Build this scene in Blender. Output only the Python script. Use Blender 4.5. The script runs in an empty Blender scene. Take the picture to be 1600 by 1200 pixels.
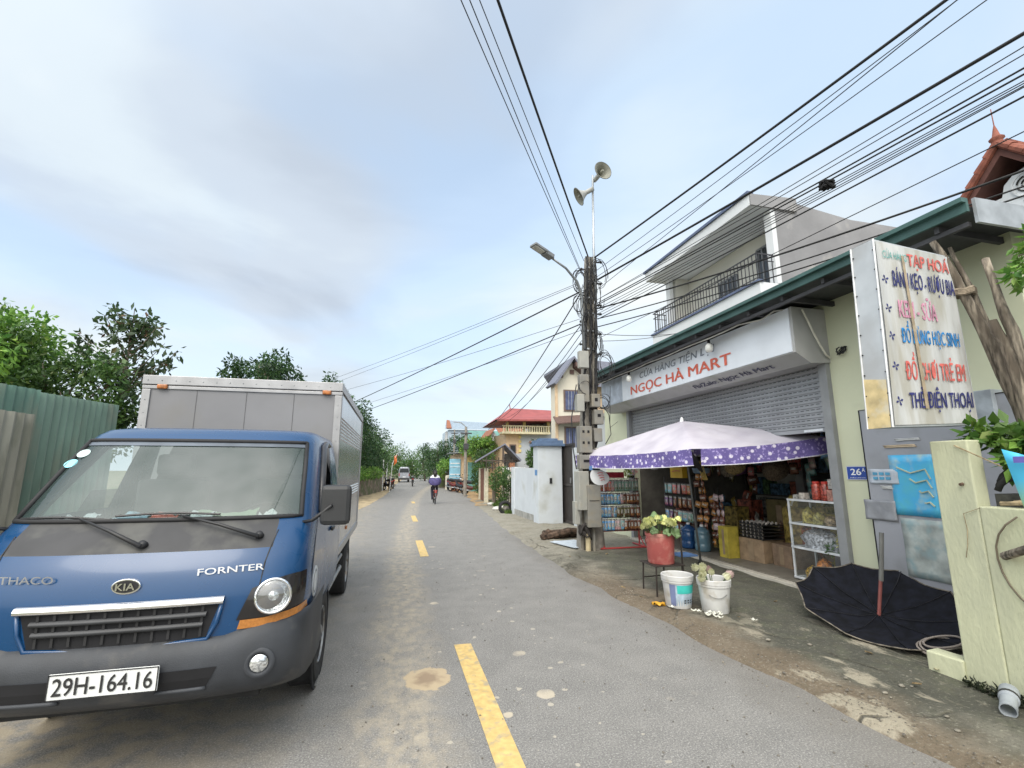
import bpy, bmesh, math, random
import numpy as np
from mathutils import Vector, Matrix
random.seed(7); rng = np.random.default_rng(7)
sc = bpy.context.scene
COL = sc.collection
R = math.radians
# ------------------------------------------------------------------ camera
cam_d = bpy.data.cameras.new('camera'); cam = bpy.data.objects.new('camera', cam_d); COL.objects.link(cam)
cam_d.sensor_width = 36; cam_d.lens = 730/1600*36; cam_d.clip_start = .05; cam_d.clip_end = 2000
cam.location = (0, 0, 1.6)
cam.rotation_euler = (R(90+10.33), 0, R(-14.0))
sc.camera = cam
sc.view_settings.view_transform = 'Standard'; sc.view_settings.look = 'None'
sc.view_settings.exposure = 0.12; sc.view_settings.gamma = 1
# ------------------------------------------------------------------ world: overcast sky with broken cloud
W = bpy.data.worlds.new('World'); sc.world = W; W.use_nodes = True
nt = W.node_tree; nt.nodes.clear(); N = nt.nodes.new; Lk = nt.links.new
SUN_EL, SUN_AZ = R(50), R(208)
out = N('ShaderNodeOutputWorld'); bg = N('ShaderNodeBackground'); bg.inputs[1].default_value = .95
sky = N('ShaderNodeTexSky'); sky.sky_type = 'NISHITA'; sky.sun_disc = False; sky.sun_elevation = SUN_EL; sky.sun_rotation = SUN_AZ
skm = N('ShaderNodeVectorMath'); skm.operation = 'SCALE'; skm.inputs['Scale'].default_value = 0.12
Lk(sky.outputs[0], skm.inputs[0])
tc = N('ShaderNodeTexCoord'); sep = N('ShaderNodeSeparateXYZ'); Lk(tc.outputs['Generated'], sep.inputs[0])
def mth(op, a, b=None, clamp=False):
    n = N('ShaderNodeMath'); n.operation = op; n.use_clamp = clamp
    for i, v in enumerate((a, b)):
        if v is None: continue
        if isinstance(v, (int, float)): n.inputs[i].default_value = v
        else: Lk(v, n.inputs[i])
    return n.outputs[0]
zz = mth('ADD', mth('MAXIMUM', sep.outputs[2], 0.0), .16)
cx_ = mth('DIVIDE', sep.outputs[0], zz); cy_ = mth('DIVIDE', sep.outputs[1], zz)
cmb = N('ShaderNodeCombineXYZ'); Lk(cx_, cmb.inputs[0]); Lk(cy_, cmb.inputs[1])
def wnoise(scale, detail, rough, off, dist=0.0):
    mp = N('ShaderNodeMapping'); mp.inputs['Location'].default_value = off; Lk(cmb.outputs[0], mp.inputs[0])
    n = N('ShaderNodeTexNoise'); n.inputs['Scale'].default_value = scale; n.inputs['Detail'].default_value = detail
    n.inputs['Roughness'].default_value = rough; n.inputs['Distortion'].default_value = dist
    Lk(mp.outputs[0], n.inputs['Vector']); return n.outputs[0]
def wramp(fac, stops):
    r = N('ShaderNodeValToRGB'); r.color_ramp.interpolation = 'EASE'
    while len(r.color_ramp.elements) < len(stops): r.color_ramp.elements.new(.5)
    for e, (p, c) in zip(r.color_ramp.elements, stops): e.position = p; e.color = (*c, 1)
    Lk(fac, r.inputs[0]); return r.outputs[0]
def wmix(fac, a, b):
    m = N('ShaderNodeMix'); m.data_type = 'RGBA'; Lk(fac, m.inputs[0]); Lk(a, m.inputs[6]); Lk(b, m.inputs[7]); return m.outputs[2]
CLOUDS = [((-.108, .858, .50), 14, -.08), ((.02, .80, .62), 14, -.07), ((.43, .70, .57), 60, .22), ((-.62, .68, .40), 18, -.02), ((-.30, .55, .78), 18, -.07), ((.30, .93, .20), 30, .14), ((-.30, .93, .25), 60, .05)]
n1 = wnoise(.8, 6, .52, (3.4, 1.2, 0), .35)
n2 = wnoise(1.1, 3, .45, (7.4, -2.2, 0), .3)
def blob(d, k, amp):
    q = N('ShaderNodeVectorMath'); q.operation = 'DOT_PRODUCT'; Lk(tc.outputs['Generated'], q.inputs[0]); q.inputs[1].default_value = Vector(d).normalized()
    return mth('MULTIPLY', mth('POWER', mth('MAXIMUM', q.outputs['Value'], 0.0), k), amp)
bl = None
for d, k, amp in CLOUDS:
    b0 = blob(d, k, amp); bl = b0 if bl is None else mth('ADD', bl, b0)
n1 = mth('ADD', n1, bl)
cloud = wramp(n1, [(.28, (.56, .64, .75)), (.42, (.66, .75, .86)), (.54, (.77, .87, .95)), (.68, (.95, 1.0, 1.01))])
blue = wramp(n2, [(.35, (0, 0, 0)), (.62, (1, 1, 1))])
bluem = mth('MULTIPLY', blue, .5)
skcol = N('ShaderNodeMix'); skcol.data_type = 'RGBA'; skcol.blend_type = 'ADD'; skcol.inputs[0].default_value = 1
Lk(skm.outputs[0], skcol.inputs[6]); skcol.inputs[7].default_value = (.36, .52, .70, 1)
mixed = wmix(bluem, cloud, skcol.outputs[2])
# whiter towards the horizon, plus glow added out of view behind the camera, round the sun, brightening the street
hor = wramp(sep.outputs[2], [(0.0, (1, 1, 1)), (.34, (0, 0, 0))])
white = N('ShaderNodeRGB'); white.outputs[0].default_value = (.86, .95, 1.0, 1)
mixed = wmix(mth('MULTIPLY', hor, .8), mixed, white.outputs[0])
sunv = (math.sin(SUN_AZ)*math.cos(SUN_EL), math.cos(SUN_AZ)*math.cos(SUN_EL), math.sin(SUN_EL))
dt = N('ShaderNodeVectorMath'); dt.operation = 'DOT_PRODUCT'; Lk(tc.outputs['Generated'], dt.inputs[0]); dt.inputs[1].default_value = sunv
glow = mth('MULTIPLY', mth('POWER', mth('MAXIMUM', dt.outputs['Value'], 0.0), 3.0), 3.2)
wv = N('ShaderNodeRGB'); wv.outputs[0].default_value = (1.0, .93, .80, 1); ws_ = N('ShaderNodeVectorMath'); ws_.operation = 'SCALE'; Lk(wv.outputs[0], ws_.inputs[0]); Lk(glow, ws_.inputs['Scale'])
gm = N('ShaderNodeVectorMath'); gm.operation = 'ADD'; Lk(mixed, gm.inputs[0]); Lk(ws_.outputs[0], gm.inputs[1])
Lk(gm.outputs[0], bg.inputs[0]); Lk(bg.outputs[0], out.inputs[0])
sd = bpy.data.lights.new('sun', 'SUN'); sd.energy = 1.5; sd.angle = R(35); sd.color = (1, .95, .87)
so = bpy.data.objects.new('sun', sd); COL.objects.link(so)
so.rotation_euler = Vector(sunv).to_track_quat('Z', 'Y').to_euler()

# ------------------------------------------------------------------ materials
MATS = {}
def M(key, col=(.5, .5, .5), rough=.6, metal=0, var=.12, scale=6, bump=0, bscale=40, spec=.5, col2=None, dirt=None, dscale=2.5, dth=.55, stretch=(1, 1, 1)):
    if key in MATS: return MATS[key]
    m = bpy.data.materials.new(key); m.use_nodes = True; t = m.node_tree; b = t.nodes['Principled BSDF']
    b.inputs['Roughness'].default_value = rough; b.inputs['Metallic'].default_value = metal
    b.inputs['Specular IOR Level'].default_value = spec
    geo = t.nodes.new('ShaderNodeNewGeometry'); mp = t.nodes.new('ShaderNodeMapping'); mp.inputs['Scale'].default_value = stretch
    t.links.new(geo.outputs['Position'], mp.inputs[0])
    def noise(s, d=5):
        n = t.nodes.new('ShaderNodeTexNoise'); n.inputs['Scale'].default_value = s; n.inputs['Detail'].default_value = d
        t.links.new(mp.outputs[0], n.inputs['Vector']); return n.outputs[0]
    def ramp(f, a, b_, ca, cb):
        r = t.nodes.new('ShaderNodeValToRGB'); e = r.color_ramp.elements
        e[0].position = a; e[1].position = b_; e[0].color = (*ca, 1); e[1].color = (*cb, 1); t.links.new(f, r.inputs[0]); return r.outputs[0]
    c2 = col2 if col2 else tuple(max(0, c*(1-2*var)) for c in col)
    c1 = tuple(min(1, c*(1+var)) for c in col)
    res = ramp(noise(scale), .35, .68, c2, c1)
    if dirt:
        mx = t.nodes.new('ShaderNodeMix'); mx.data_type = 'RGBA'
        t.links.new(ramp(noise(dscale, 8), dth-.07, dth+.1, (0, 0, 0), (1, 1, 1)), mx.inputs[0]); t.links.new(res, mx.inputs[6]); mx.inputs[7].default_value = (*dirt, 1); res = mx.outputs[2]
    t.links.new(res, b.inputs['Base Color'])
    if bump:
        bn = t.nodes.new('ShaderNodeBump'); bn.inputs['Strength'].default_value = bump; bn.inputs['Distance'].default_value = .01
        t.links.new(noise(bscale, 4), bn.inputs['Height']); t.links.new(bn.outputs[0], b.inputs['Normal'])
    MATS[key] = m; return m
def glass(key, tint=(.8, .9, .9), dust=(.5, .55, .5), ft=.45, fg=.3, rough=.04):
    if key in MATS: return MATS[key]
    m = bpy.data.materials.new(key); m.use_nodes = True; t = m.node_tree; t.nodes.clear(); n = t.nodes.new; l = t.links.new
    o = n('ShaderNodeOutputMaterial'); tr = n('ShaderNodeBsdfTransparent'); tr.inputs[0].default_value = (*tint, 1)
    g = n('ShaderNodeBsdfGlossy'); g.inputs['Roughness'].default_value = rough; d = n('ShaderNodeBsdfDiffuse'); d.inputs[0].default_value = (*dust, 1)
    a = n('ShaderNodeMixShader'); b = n('ShaderNodeMixShader')
    geo = n('ShaderNodeNewGeometry'); ns = n('ShaderNodeTexNoise'); ns.inputs['Scale'].default_value = 3; l(geo.outputs['Position'], ns.inputs['Vector'])
    mr = n('ShaderNodeMapRange'); mr.inputs[1].default_value = .3; mr.inputs[2].default_value = .7; mr.inputs[3].default_value = fg*.7; mr.inputs[4].default_value = min(1, fg*1.3); l(ns.outputs[0], mr.inputs[0])
    l(mr.outputs[0], a.inputs[0]); l(d.outputs[0], a.inputs[1]); l(g.outputs[0], a.inputs[2])
    b.inputs[0].default_value = 1-ft; l(tr.outputs[0], b.inputs[1]); l(a.outputs[0], b.inputs[2]); l(b.outputs[0], o.inputs[0])
    MATS[key] = m; return m
def leafmat(key, c1, c2, c3=None):
    if key in MATS: return MATS[key]
    m = bpy.data.materials.new(key); m.use_nodes = True; t = m.node_tree; t.nodes.clear(); n = t.nodes.new; l = t.links.new
    o = n('ShaderNodeOutputMaterial'); geo = n('ShaderNodeNewGeometry'); r = n('ShaderNodeValToRGB'); e = r.color_ramp.elements
    e[0].color = (*c1, 1); e[1].color = (*c2, 1)
    if c3: x = r.color_ramp.elements.new(.93); x.color = (*c2, 1); r.color_ramp.elements[2].color = (*c3, 1)
    l(geo.outputs['Random Per Island'], r.inputs[0])
    ns = n('ShaderNodeTexNoise'); ns.inputs['Scale'].default_value = 1.3; l(geo.outputs['Position'], ns.inputs['Vector'])
    mr = n('ShaderNodeMapRange'); mr.inputs[1].default_value = .35; mr.inputs[2].default_value = .65; mr.inputs[3].default_value = .6; mr.inputs[4].default_value = 1.35; l(ns.outputs[0], mr.inputs[0])
    sc_ = n('ShaderNodeVectorMath'); sc_.operation = 'SCALE'; l(r.outputs[0], sc_.inputs[0]); l(mr.outputs[0], sc_.inputs['Scale'])
    d = n('ShaderNodeBsdfPrincipled'); d.inputs['Roughness'].default_value = .5; l(sc_.outputs[0], d.inputs['Base Color'])
    tl = n('ShaderNodeBsdfTranslucent'); l(sc_.outputs[0], tl.inputs[0])
    mx = n('ShaderNodeMixShader'); mx.inputs[0].default_value = .35; l(d.outputs[0], mx.inputs[1]); l(tl.outputs[0], mx.inputs[2]); l(mx.outputs[0], o.inputs[0])
    MATS[key] = m; return m

# ------------------------------------------------------------------ object helpers
OFF = {}
def thing(name, label, cat, loc=(0, 0, 0), group=None, world=True, rotz=0):
    o = bpy.data.objects.new(name, None); COL.objects.link(o); o.location = loc; o.rotation_euler[2] = rotz
    o.empty_display_size = .1; o['label'] = label; o['category'] = cat
    if group: o['group'] = group
    OFF[o.name] = Vector(loc) if world else Vector((0, 0, 0)); return o
def tag(o, label, cat, group=None):
    o['label'] = label; o['category'] = cat
    if group: o['group'] = group
    return o
def struct(o): o['kind'] = 'structure'; return o
class MB:
    def __init__(s): s.v = []; s.f = []; s.m = []; s.cur = 0
    def add(s, vs, fs):
        n = len(s.v); s.v += [tuple(map(float, p)) for p in vs]; s.f += [tuple(i+n for i in f) for f in fs]; s.m += [s.cur]*len(fs); return s
    def box(s, x0, x1, y0, y1, z0, z1):
        return s.add([(x0, y0, z0), (x1, y0, z0), (x1, y1, z0), (x0, y1, z0), (x0, y0, z1), (x1, y0, z1), (x1, y1, z1), (x0, y1, z1)],
                     [(0, 3, 2, 1), (4, 5, 6, 7), (0, 1, 5, 4), (1, 2, 6, 5), (2, 3, 7, 6), (3, 0, 4, 7)])
    def cbox(s, c, d, rot=None):
        rot = rot or Matrix.Identity(3); vs = []
        for k in range(8):
            p = Vector(((-1, 1)[k & 1]*d[0]/2, (-1, 1)[(k >> 1) & 1]*d[1]/2, (-1, 1)[k >> 2]*d[2]/2)); vs.append(Vector(c)+rot @ p)
        return s.add(vs, [(0, 2, 3, 1), (4, 5, 7, 6), (0, 1, 5, 4), (1, 3, 7, 5), (3, 2, 6, 7), (2, 0, 4, 6)])
    def prism(s, pts, d):
        n = len(pts); P = [Vector(p) for p in pts]; D = Vector(d)
        return s.add(P+[p+D for p in P], [tuple(range(n))[::-1], tuple(range(n, 2*n))]+[(i, (i+1) % n, (i+1) % n+n, i+n) for i in range(n)])
    def quad(s, *p): return s.add(p, [tuple(range(len(p)))])
    def tube(s, pts, r, n=8, cap=True):
        P = [Vector(p) for p in pts]; m = len(P); rr = r if isinstance(r, (list, tuple)) else [r]*m; vs = []; prev = None
        for i, p in enumerate(P):
            d = (P[min(i+1, m-1)]-P[max(i-1, 0)]).normalized()
            if prev is None: a = d.orthogonal().normalized()
            else:
                a = prev-d*prev.dot(d); a = a.normalized() if a.length > 1e-5 else d.orthogonal().normalized()
            prev = a; b = d.cross(a)
            for k in range(n): t = 2*math.pi*k/n; vs.append(p+(a*math.cos(t)+b*math.sin(t))*rr[i])
        fs = [(i*n+k, i*n+(k+1) % n, (i+1)*n+(k+1) % n, (i+1)*n+k) for i in range(m-1) for k in range(n)]
        if cap: fs += [tuple(range(n))[::-1], tuple(range((m-1)*n, m*n))]
        return s.add(vs, fs)
    def lathe(s, prof, c=(0, 0, 0), axis=(0, 0, 1), n=20):
        ax = Vector(axis).normalized(); a = ax.orthogonal().normalized(); b = ax.cross(a); c = Vector(c); vs = []
        for r, h in prof:
            for k in range(n): t = 2*math.pi*k/n; vs.append(c+ax*h+(a*math.cos(t)+b*math.sin(t))*max(r, 1e-4))
        m = len(prof)
        return s.add(vs, [(i*n+k, i*n+(k+1) % n, (i+1)*n+(k+1) % n, (i+1)*n+k) for i in range(m-1) for k in range(n)])
    def ball(s, c, r, n=10, sq=(1, 1, 1)):
        m = n//2+1; vs = []
        for i in range(m+1):
            ph = math.pi*i/m
            for k in range(n): t = 2*math.pi*k/n; vs.append((c[0]+r*sq[0]*math.sin(ph)*math.cos(t), c[1]+r*sq[1]*math.sin(ph)*math.sin(t), c[2]+r*sq[2]*math.cos(ph)))
        return s.add(vs, [(i*n+k, (i+1)*n+k, (i+1)*n+(k+1) % n, i*n+(k+1) % n) for i in range(m) for k in range(n)])
    def grid(s, rows):
        n = len(rows[0]); vs = [p for r in rows for p in r]
        return s.add(vs, [(i*n+k, i*n+k+1, (i+1)*n+k+1, (i+1)*n+k) for i in range(len(rows)-1) for k in range(n-1)])
    def build(s, name, mats, parent=None, smooth=False, bevel=0, solid=0, world=True):
        o_ = OFF.get(parent.name, Vector((0, 0, 0))) if parent is not None else Vector((0, 0, 0))
        loc = Vector((0, 0, 0))
        if parent is None and s.v and world:
            a = np.array(s.v); loc = Vector(((a[:, 0].min()+a[:, 0].max())/2, (a[:, 1].min()+a[:, 1].max())/2, a[:, 2].min())); o_ = loc
        me = bpy.data.meshes.new(name); me.from_pydata([(p[0]-o_[0], p[1]-o_[1], p[2]-o_[2]) for p in s.v], [], s.f)
        for m in (mats if isinstance(mats, (list, tuple)) else [mats]): me.materials.append(m)
        if any(s.m): me.polygons.foreach_set('material_index', s.m)
        bm = bmesh.new(); bm.from_mesh(me)
        if smooth: bmesh.ops.remove_doubles(bm, verts=bm.verts, dist=1e-5)
        bmesh.ops.recalc_face_normals(bm, faces=bm.faces); bm.to_mesh(me); bm.free()
        if smooth: me.polygons.foreach_set('use_smooth', [True]*len(me.polygons))
        o = bpy.data.objects.new(name, me); COL.objects.link(o); o.location = loc
        if parent is not None:
            o.parent = parent; OFF[o.name] = o_
        if bevel:
            b = o.modifiers.new('b', 'BEVEL'); b.width = bevel; b.segments = 2; b.limit_method = 'ANGLE'; b.angle_limit = R(35)
        if solid:
            b = o.modifiers.new('s', 'SOLIDIFY'); b.thickness = solid; b.offset = 0
        if smooth and (bevel or smooth == 2):
            b = o.modifiers.new('e', 'EDGE_SPLIT'); b.split_angle = R(40)
        return o
def copy_tree(o, parent=None):
    c = o.copy(); COL.objects.link(c)
    if parent: c.parent = parent
    for ch in list(o.children): copy_tree(ch, c)
    return c
def text(body, name, mat, parent, org, xd, ud, w, h, bold=0, ext=.004, shear=0):
    bb_ = bold; bold = 0
    cu = bpy.data.curves.new('t', 'FONT'); cu.body = body; cu.size = 1; cu.offset = bold; cu.resolution_u = 3; cu.shear = shear
    t = bpy.data.objects.new('t', cu); COL.objects.link(t); bpy.context.view_layer.update()
    dg = bpy.context.evaluated_depsgraph_get(); me = bpy.data.meshes.new_from_object(t.evaluated_get(dg)); bpy.data.objects.remove(t)
    vs = np.array([v.co[:] for v in me.vertices]); mn = vs.min(0); mx = vs.max(0)
    xd = Vector(xd).normalized(); ud = Vector(ud).normalized(); nn = xd.cross(ud)
    org = Vector(org); P = [org+xd*((v[0]-mn[0])/(mx[0]-mn[0])*w)+ud*((v[1]-mn[1])/(mx[1]-mn[1])*h)+nn*ext for v in vs]
    b = MB()
    st = max(1, int(round(bb_/.012))) if bb_ > .001 else 0
    for q in range(-st, st+1):
        dx = q*.012/(mx[0]-mn[0])*w*1.0; b.add([p+xd*dx+ud*(abs(q)*.0)+nn*(.00025*(q+st)) for p in P], [tuple(p.vertices) for p in me.polygons])
        if q and st: b.add([p+xd*dx*.6+ud*(math.copysign(.010, q)/(mx[1]-mn[1])*h)+nn*(.00025*(q+st)+.0001) for p in P], [tuple(p.vertices) for p in me.polygons])
    bpy.data.meshes.remove(me)
    return b.build(name, mat, parent)
def leaves(name, mat, clumps, parent, n, size, shell=.55, droop=.3, aspect=.45):
    """clumps: list of (cx,cy,cz,rx,ry,rz); leaf shaped faces spread through the clumps"""
    cl = np.array(clumps, float); vol = (cl[:, 3]*cl[:, 4]*cl[:, 5])**.75; pick = rng.choice(len(cl), n, p=vol/vol.sum()); C = cl[pick]
    d = rng.normal(size=(n, 3)); d /= np.linalg.norm(d, axis=1)[:, None]; rad = shell+(1-shell)*rng.random(n)**.6; rad *= rng.uniform(.85, 1.12, n)
    P = C[:, :3]+d*C[:, 3:6]*rad[:, None]
    ax = rng.normal(size=(n, 3))*.8+d*.7; ax[:, 2] -= droop; ax /= np.linalg.norm(ax, axis=1)[:, None]
    sd_ = np.cross(ax, rng.normal(size=(n, 3))+np.array([0, 0, 1.2])); sd_ /= np.linalg.norm(sd_, axis=1)[:, None]
    nn = np.cross(ax, sd_); L = size*rng.uniform(.6, 1.4, n)[:, None]
    V = np.stack([P, P+ax*L*.5+sd_*L*aspect*.5+nn*L*.06, P+ax*L, P+ax*L*.5-sd_*L*aspect*.5+nn*L*.06], 1).reshape(-1, 3)
    o_ = OFF.get(parent.name, Vector((0, 0, 0))) if parent is not None else Vector((0, 0, 0)); V = V-np.array(o_)
    me = bpy.data.meshes.new(name); me.from_pydata(V.tolist(), [], [(4*i, 4*i+1, 4*i+2, 4*i+3) for i in range(n)]); me.materials.append(mat)
    o = bpy.data.objects.new(name, me); COL.objects.link(o)
    if parent is not None: o.parent = parent; OFF[o.name] = o_
    return o
def clumps(c, r, k, s=.4, flat=1):
    res = []
    for i in range(k):
        d = rng.normal(size=3); d /= np.linalg.norm(d); q = rng.random()**.4
        res.append((c[0]+d[0]*r[0]*q, c[1]+d[1]*r[1]*q, c[2]+d[2]*r[2]*q, *[rr*s*rng.uniform(.6, 1.3) for rr in (r[0], r[1], r[2]*flat)]))
    return res
def tree(name, label, base, c, r, k, n, size, mat, group=None, s=.4, shell=.5, trunk=.15, bark=None, limbs=7, droop=.3, aspect=.45):
    t = thing(name, label, 'tree', base, group); cl = clumps(c, r, k, s)
    m = MB(); b = Vector(base); top = Vector(c)
    mid = b.lerp(top, .5)+Vector((.1, .05, 0)); m.tube([b-Vector((0, 0, .1)), mid, top, top+Vector((0, 0, r[2]*.6))], [trunk, trunk*.75, trunk*.5, trunk*.12], 8)
    t_ = m.build('trunk', bark or M('bark', (.16, .13, .10), .9, bump=.6, scale=12), t, smooth=True)
    m = MB()
    for q in cl[:limbs*2]:
        e = Vector(q[:3]); st = mid.lerp(top, random.random()); h = st.lerp(e, .5)+Vector((0, 0, .1*r[2])); m.tube([st, h, e], [trunk*.35, trunk*.22, trunk*.06], 5)
    m.build('limb', bark or M('bark'), t, smooth=True)
    leaves('crown', mat, cl, t, n, size, shell, droop, aspect); return t
def skin(name, verts, edges, rad, mat, parent, sub=1):
    o_ = OFF.get(parent.name, Vector((0, 0, 0))) if parent is not None else Vector((0, 0, 0))
    me = bpy.data.meshes.new(name); me.from_pydata([tuple(Vector(v)-o_) for v in verts], edges, []); me.materials.append(mat)
    o = bpy.data.objects.new(name, me); COL.objects.link(o)
    if parent is not None: o.parent = parent
    md = o.modifiers.new('s', 'SKIN'); md.use_smooth_shade = True
    for i, r_ in enumerate(rad): me.skin_vertices[0].data[i].radius = (r_, r_) if not isinstance(r_, tuple) else r_
    me.skin_vertices[0].data[0].use_root = True
    sb = o.modifiers.new('u', 'SUBSURF'); sb.levels = sub; sb.render_levels = sub; return o

black = M('black_plastic', (.018, .018, .02), .45, var=.1)
rubber = M('rubber', (.02, .02, .021), .85, var=.2, scale=30, bump=.3)
steel = M('steel', (.45, .46, .47), .35, .8)
chrome = M('chrome', (.85, .86, .88), .12, 1, var=.02)
white = M('white_paint', (.78, .79, .80), .5, var=.04)
darkhole = M('dark_recess', (.01, .01, .012), .9)
# ================================================================== THE SETTING
def lerp_tab(tab, y):
    for (y0, x0), (y1, x1) in zip(tab, tab[1:]):
        if y <= y1: return x0+(x1-x0)*max(0, (y-y0))/(y1-y0)
    return tab[-1][1]
RT = [(-30, 3.1), (2, 3.12), (4, 2.95), (7, 2.8), (10, 2.9), (13, 3.07), (18, 3.5), (22.4, 3.87), (30, 4.6), (38, 4.5), (45, 4.2), (55, 4.2), (80, 5.5), (140, 12)]
LT = [(-30, -2.9), (5, -2.9), (12, -2.3), (17, -1.6), (23, -1.0), (30, -.5), (39, -.1), (52, .3), (73, 1.2), (140, 7)]
ground_m = M('dry_earth', (.23, .19, .13), .95, var=.2, scale=1.5, bump=.6, bscale=9, dirt=(.09, .12, .045), dscale=.9, dth=.5)
m = MB(); m.quad((-400, -400, -.05), (400, -400, -.05), (400, 600, -.05), (-400, 600, -.05)); struct(m.build('ground', ground_m))
# road with its own stains
def road_mat():
    m = bpy.data.materials.new('worn_asphalt'); m.use_nodes = True; t = m.node_tree; b = t.nodes['Principled BSDF']; n = t.nodes.new; l = t.links.new
    geo = n('ShaderNodeNewGeometry'); sp = n('ShaderNodeSeparateXYZ'); l(geo.outputs['Position'], sp.inputs[0])
    def ma(op, a, b_=None, c=None, cl=False):
        q = n('ShaderNodeMath'); q.operation = op; q.use_clamp = cl
        for i, v in enumerate((a, b_, c)):
            if v is None: continue
            if isinstance(v, (int, float)): q.inputs[i].default_value = v
            else: l(v, q.inputs[i])
        return q.outputs[0]
    def noise(s, d=4, st=(1, 1, 1), r=.55):
        mp = n('ShaderNodeMapping'); mp.inputs['Scale'].default_value = st; l(geo.outputs['Position'], mp.inputs[0])
        q = n('ShaderNodeTexNoise'); q.inputs['Scale'].default_value = s; q.inputs['Detail'].default_value = d; q.inputs['Roughness'].default_value = r; l(mp.outputs[0], q.inputs['Vector']); return q.outputs[0]
    def rng_(v, a, b_, c=0, d=1):
        q = n('ShaderNodeMapRange'); q.interpolation_type = 'SMOOTHSTEP'; l(v, q.inputs[0]); q.inputs[1].default_value = a; q.inputs[2].default_value = b_; q.inputs[3].default_value = c; q.inputs[4].default_value = d; return q.outputs[0]
    def mixc(f, a, c):
        q = n('ShaderNodeMix'); q.data_type = 'RGBA'; l(f, q.inputs[0])
        if isinstance(a, tuple): q.inputs[6].default_value = (*a, 1)
        else: l(a, q.inputs[6])
        q.inputs[7].default_value = (*c, 1); return q.outputs[2]
    X, Y = sp.outputs[0], sp.outputs[1]
    fine = noise(95, 3, r=.8); mid = noise(3.2, 5); big = noise(.5, 3)
    col = mixc(rng_(mid, .3, .7), (.178, .172, .163), (.216, .208, .196))
    f2 = noise(38, 4, r=.75); col = mixc(rng_(f2, .52, .7, 0, .5), col, (.38, .37, .34)); col = mixc(rng_(fine, .52, .68, 0, .75), col, (.48, .47, .44))
    col = mixc(rng_(fine, .48, .34, 0, .9), col, (.10, .10, .11))
    # dusty wheel band, bending with the road
    cxr = ma('ADD', ma('MULTIPLY', ma('MULTIPLY', Y, Y), .0016), .12)
    dx = ma('ABSOLUTE', ma('SUBTRACT', X, cxr))
    wob = ma('ADD', dx, ma('MULTIPLY', ma('SUBTRACT', noise(1.6, 5), .5), .5))
    band = ma('MULTIPLY', rng_(wob, .42, .08), rng_(noise(9, 6, (1, .6, 1), .7), .30, .72))
    col = mixc(ma('MULTIPLY', band, .72), col, (.43, .37, .275))
    # pale dust on the left lane and along both edges
    lf = ma('MULTIPLY', rng_(ma('ADD', X, ma('MULTIPLY', noise(.9), 1.2)), .5, -1.4), rng_(noise(6, 6), .38, .62))
    col = mixc(ma('MULTIPLY', lf, .62), col, (.42, .35, .24))
    # splashed mud spots
    vo = n('ShaderNodeTexVoronoi'); vo.inputs['Scale'].default_value = 3.6
    mpv = n('ShaderNodeMapping'); l(geo.outputs['Position'], mpv.inputs[0]); mpv.inputs['Scale'].default_value = (1, 1, 0)
    ad = n('ShaderNodeMix'); ad.data_type = 'VECTOR'; ad.inputs[0].default_value = .045; l(mpv.outputs[0], ad.inputs[4])
    q = n('ShaderNodeTexNoise'); q.inputs['Scale'].default_value = 9; l(geo.outputs['Position'], q.inputs['Vector']); l(q.outputs[1], ad.inputs[5]); l(ad.outputs[1], vo.inputs['Vector'])
    vs_ = n('ShaderNodeSeparateColor'); l(vo.outputs['Color'], vs_.inputs[0])
    rad = ma('MULTIPLY', ma('POWER', vs_.outputs[0], 7.0), .30)
    spot = rng_(ma('SUBTRACT', vo.outputs['Distance'], rad), .03, -.01)
    zone = rng_(ma('ABSOLUTE', ma('SUBTRACT', X, .9)), 1.6, .2); zone = ma('MULTIPLY', zone, rng_(Y, 16, 6))
    spot = ma('MULTIPLY', ma('MULTIPLY', spot, zone), rng_(noise(1.3), .40, .58))
    col = mixc(ma('MULTIPLY', spot, .8), col, (.54, .47, .36))
    vo2 = n('ShaderNodeTexVoronoi'); vo2.inputs['Scale'].default_value = 11; l(ad.outputs[1], vo2.inputs['Vector'])
    v2 = n('ShaderNodeSeparateColor'); l(vo2.outputs['Color'], v2.inputs[0])
    s2 = rng_(ma('SUBTRACT', vo2.outputs['Distance'], ma('MULTIPLY', ma('POWER', v2.outputs[1], 8.0), .3)), .02, -.01)
    col = mixc(ma('MULTIPLY', ma('MULTIPLY', s2, zone), .6), col, (.52, .47, .38))
    # the one big dried puddle
    px = ma('DIVIDE', ma('SUBTRACT', X, .33), .17); py = ma('DIVIDE', ma('SUBTRACT', Y, 4.02), .2)
    rr = ma('ADD', ma('SQRT', ma('ADD', ma('MULTIPLY', px, px), ma('MULTIPLY', py, py))), ma('MULTIPLY', ma('SUBTRACT', noise(9), .5), 1.1))
    col = mixc(rng_(rr, 1.08, .95, 0, .9), col, (.47, .37, .24)); col = mixc(rng_(rr, .8, .35, 0, .85), col, (.26, .19, .13))
    # damp dark wash near the right edge
    ed = ma('MULTIPLY', rng_(ma('ADD', X, ma('MULTIPLY', noise(2.2, 5), .7)), 2.75, 3.25), rng_(Y, 14, 9)); col = mixc(ma('MULTIPLY', ed, .4), col, (.14, .125, .105))
    l(col, b.inputs['Base Color']); b.inputs['Roughness'].default_value = .78; b.inputs['Specular IOR Level'].default_value = .35
    bp = n('ShaderNodeBump'); bp.inputs['Strength'].default_value = .55; bp.inputs['Distance'].default_value = .006; l(fine, bp.inputs['Height']); l(bp.outputs[0], b.inputs['Normal'])
    return m
rows = []; ys = [-30+i*1.0 for i in range(28)]+[-2+i*.12 for i in range(150)]+[16+i for i in range(125)]
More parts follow.
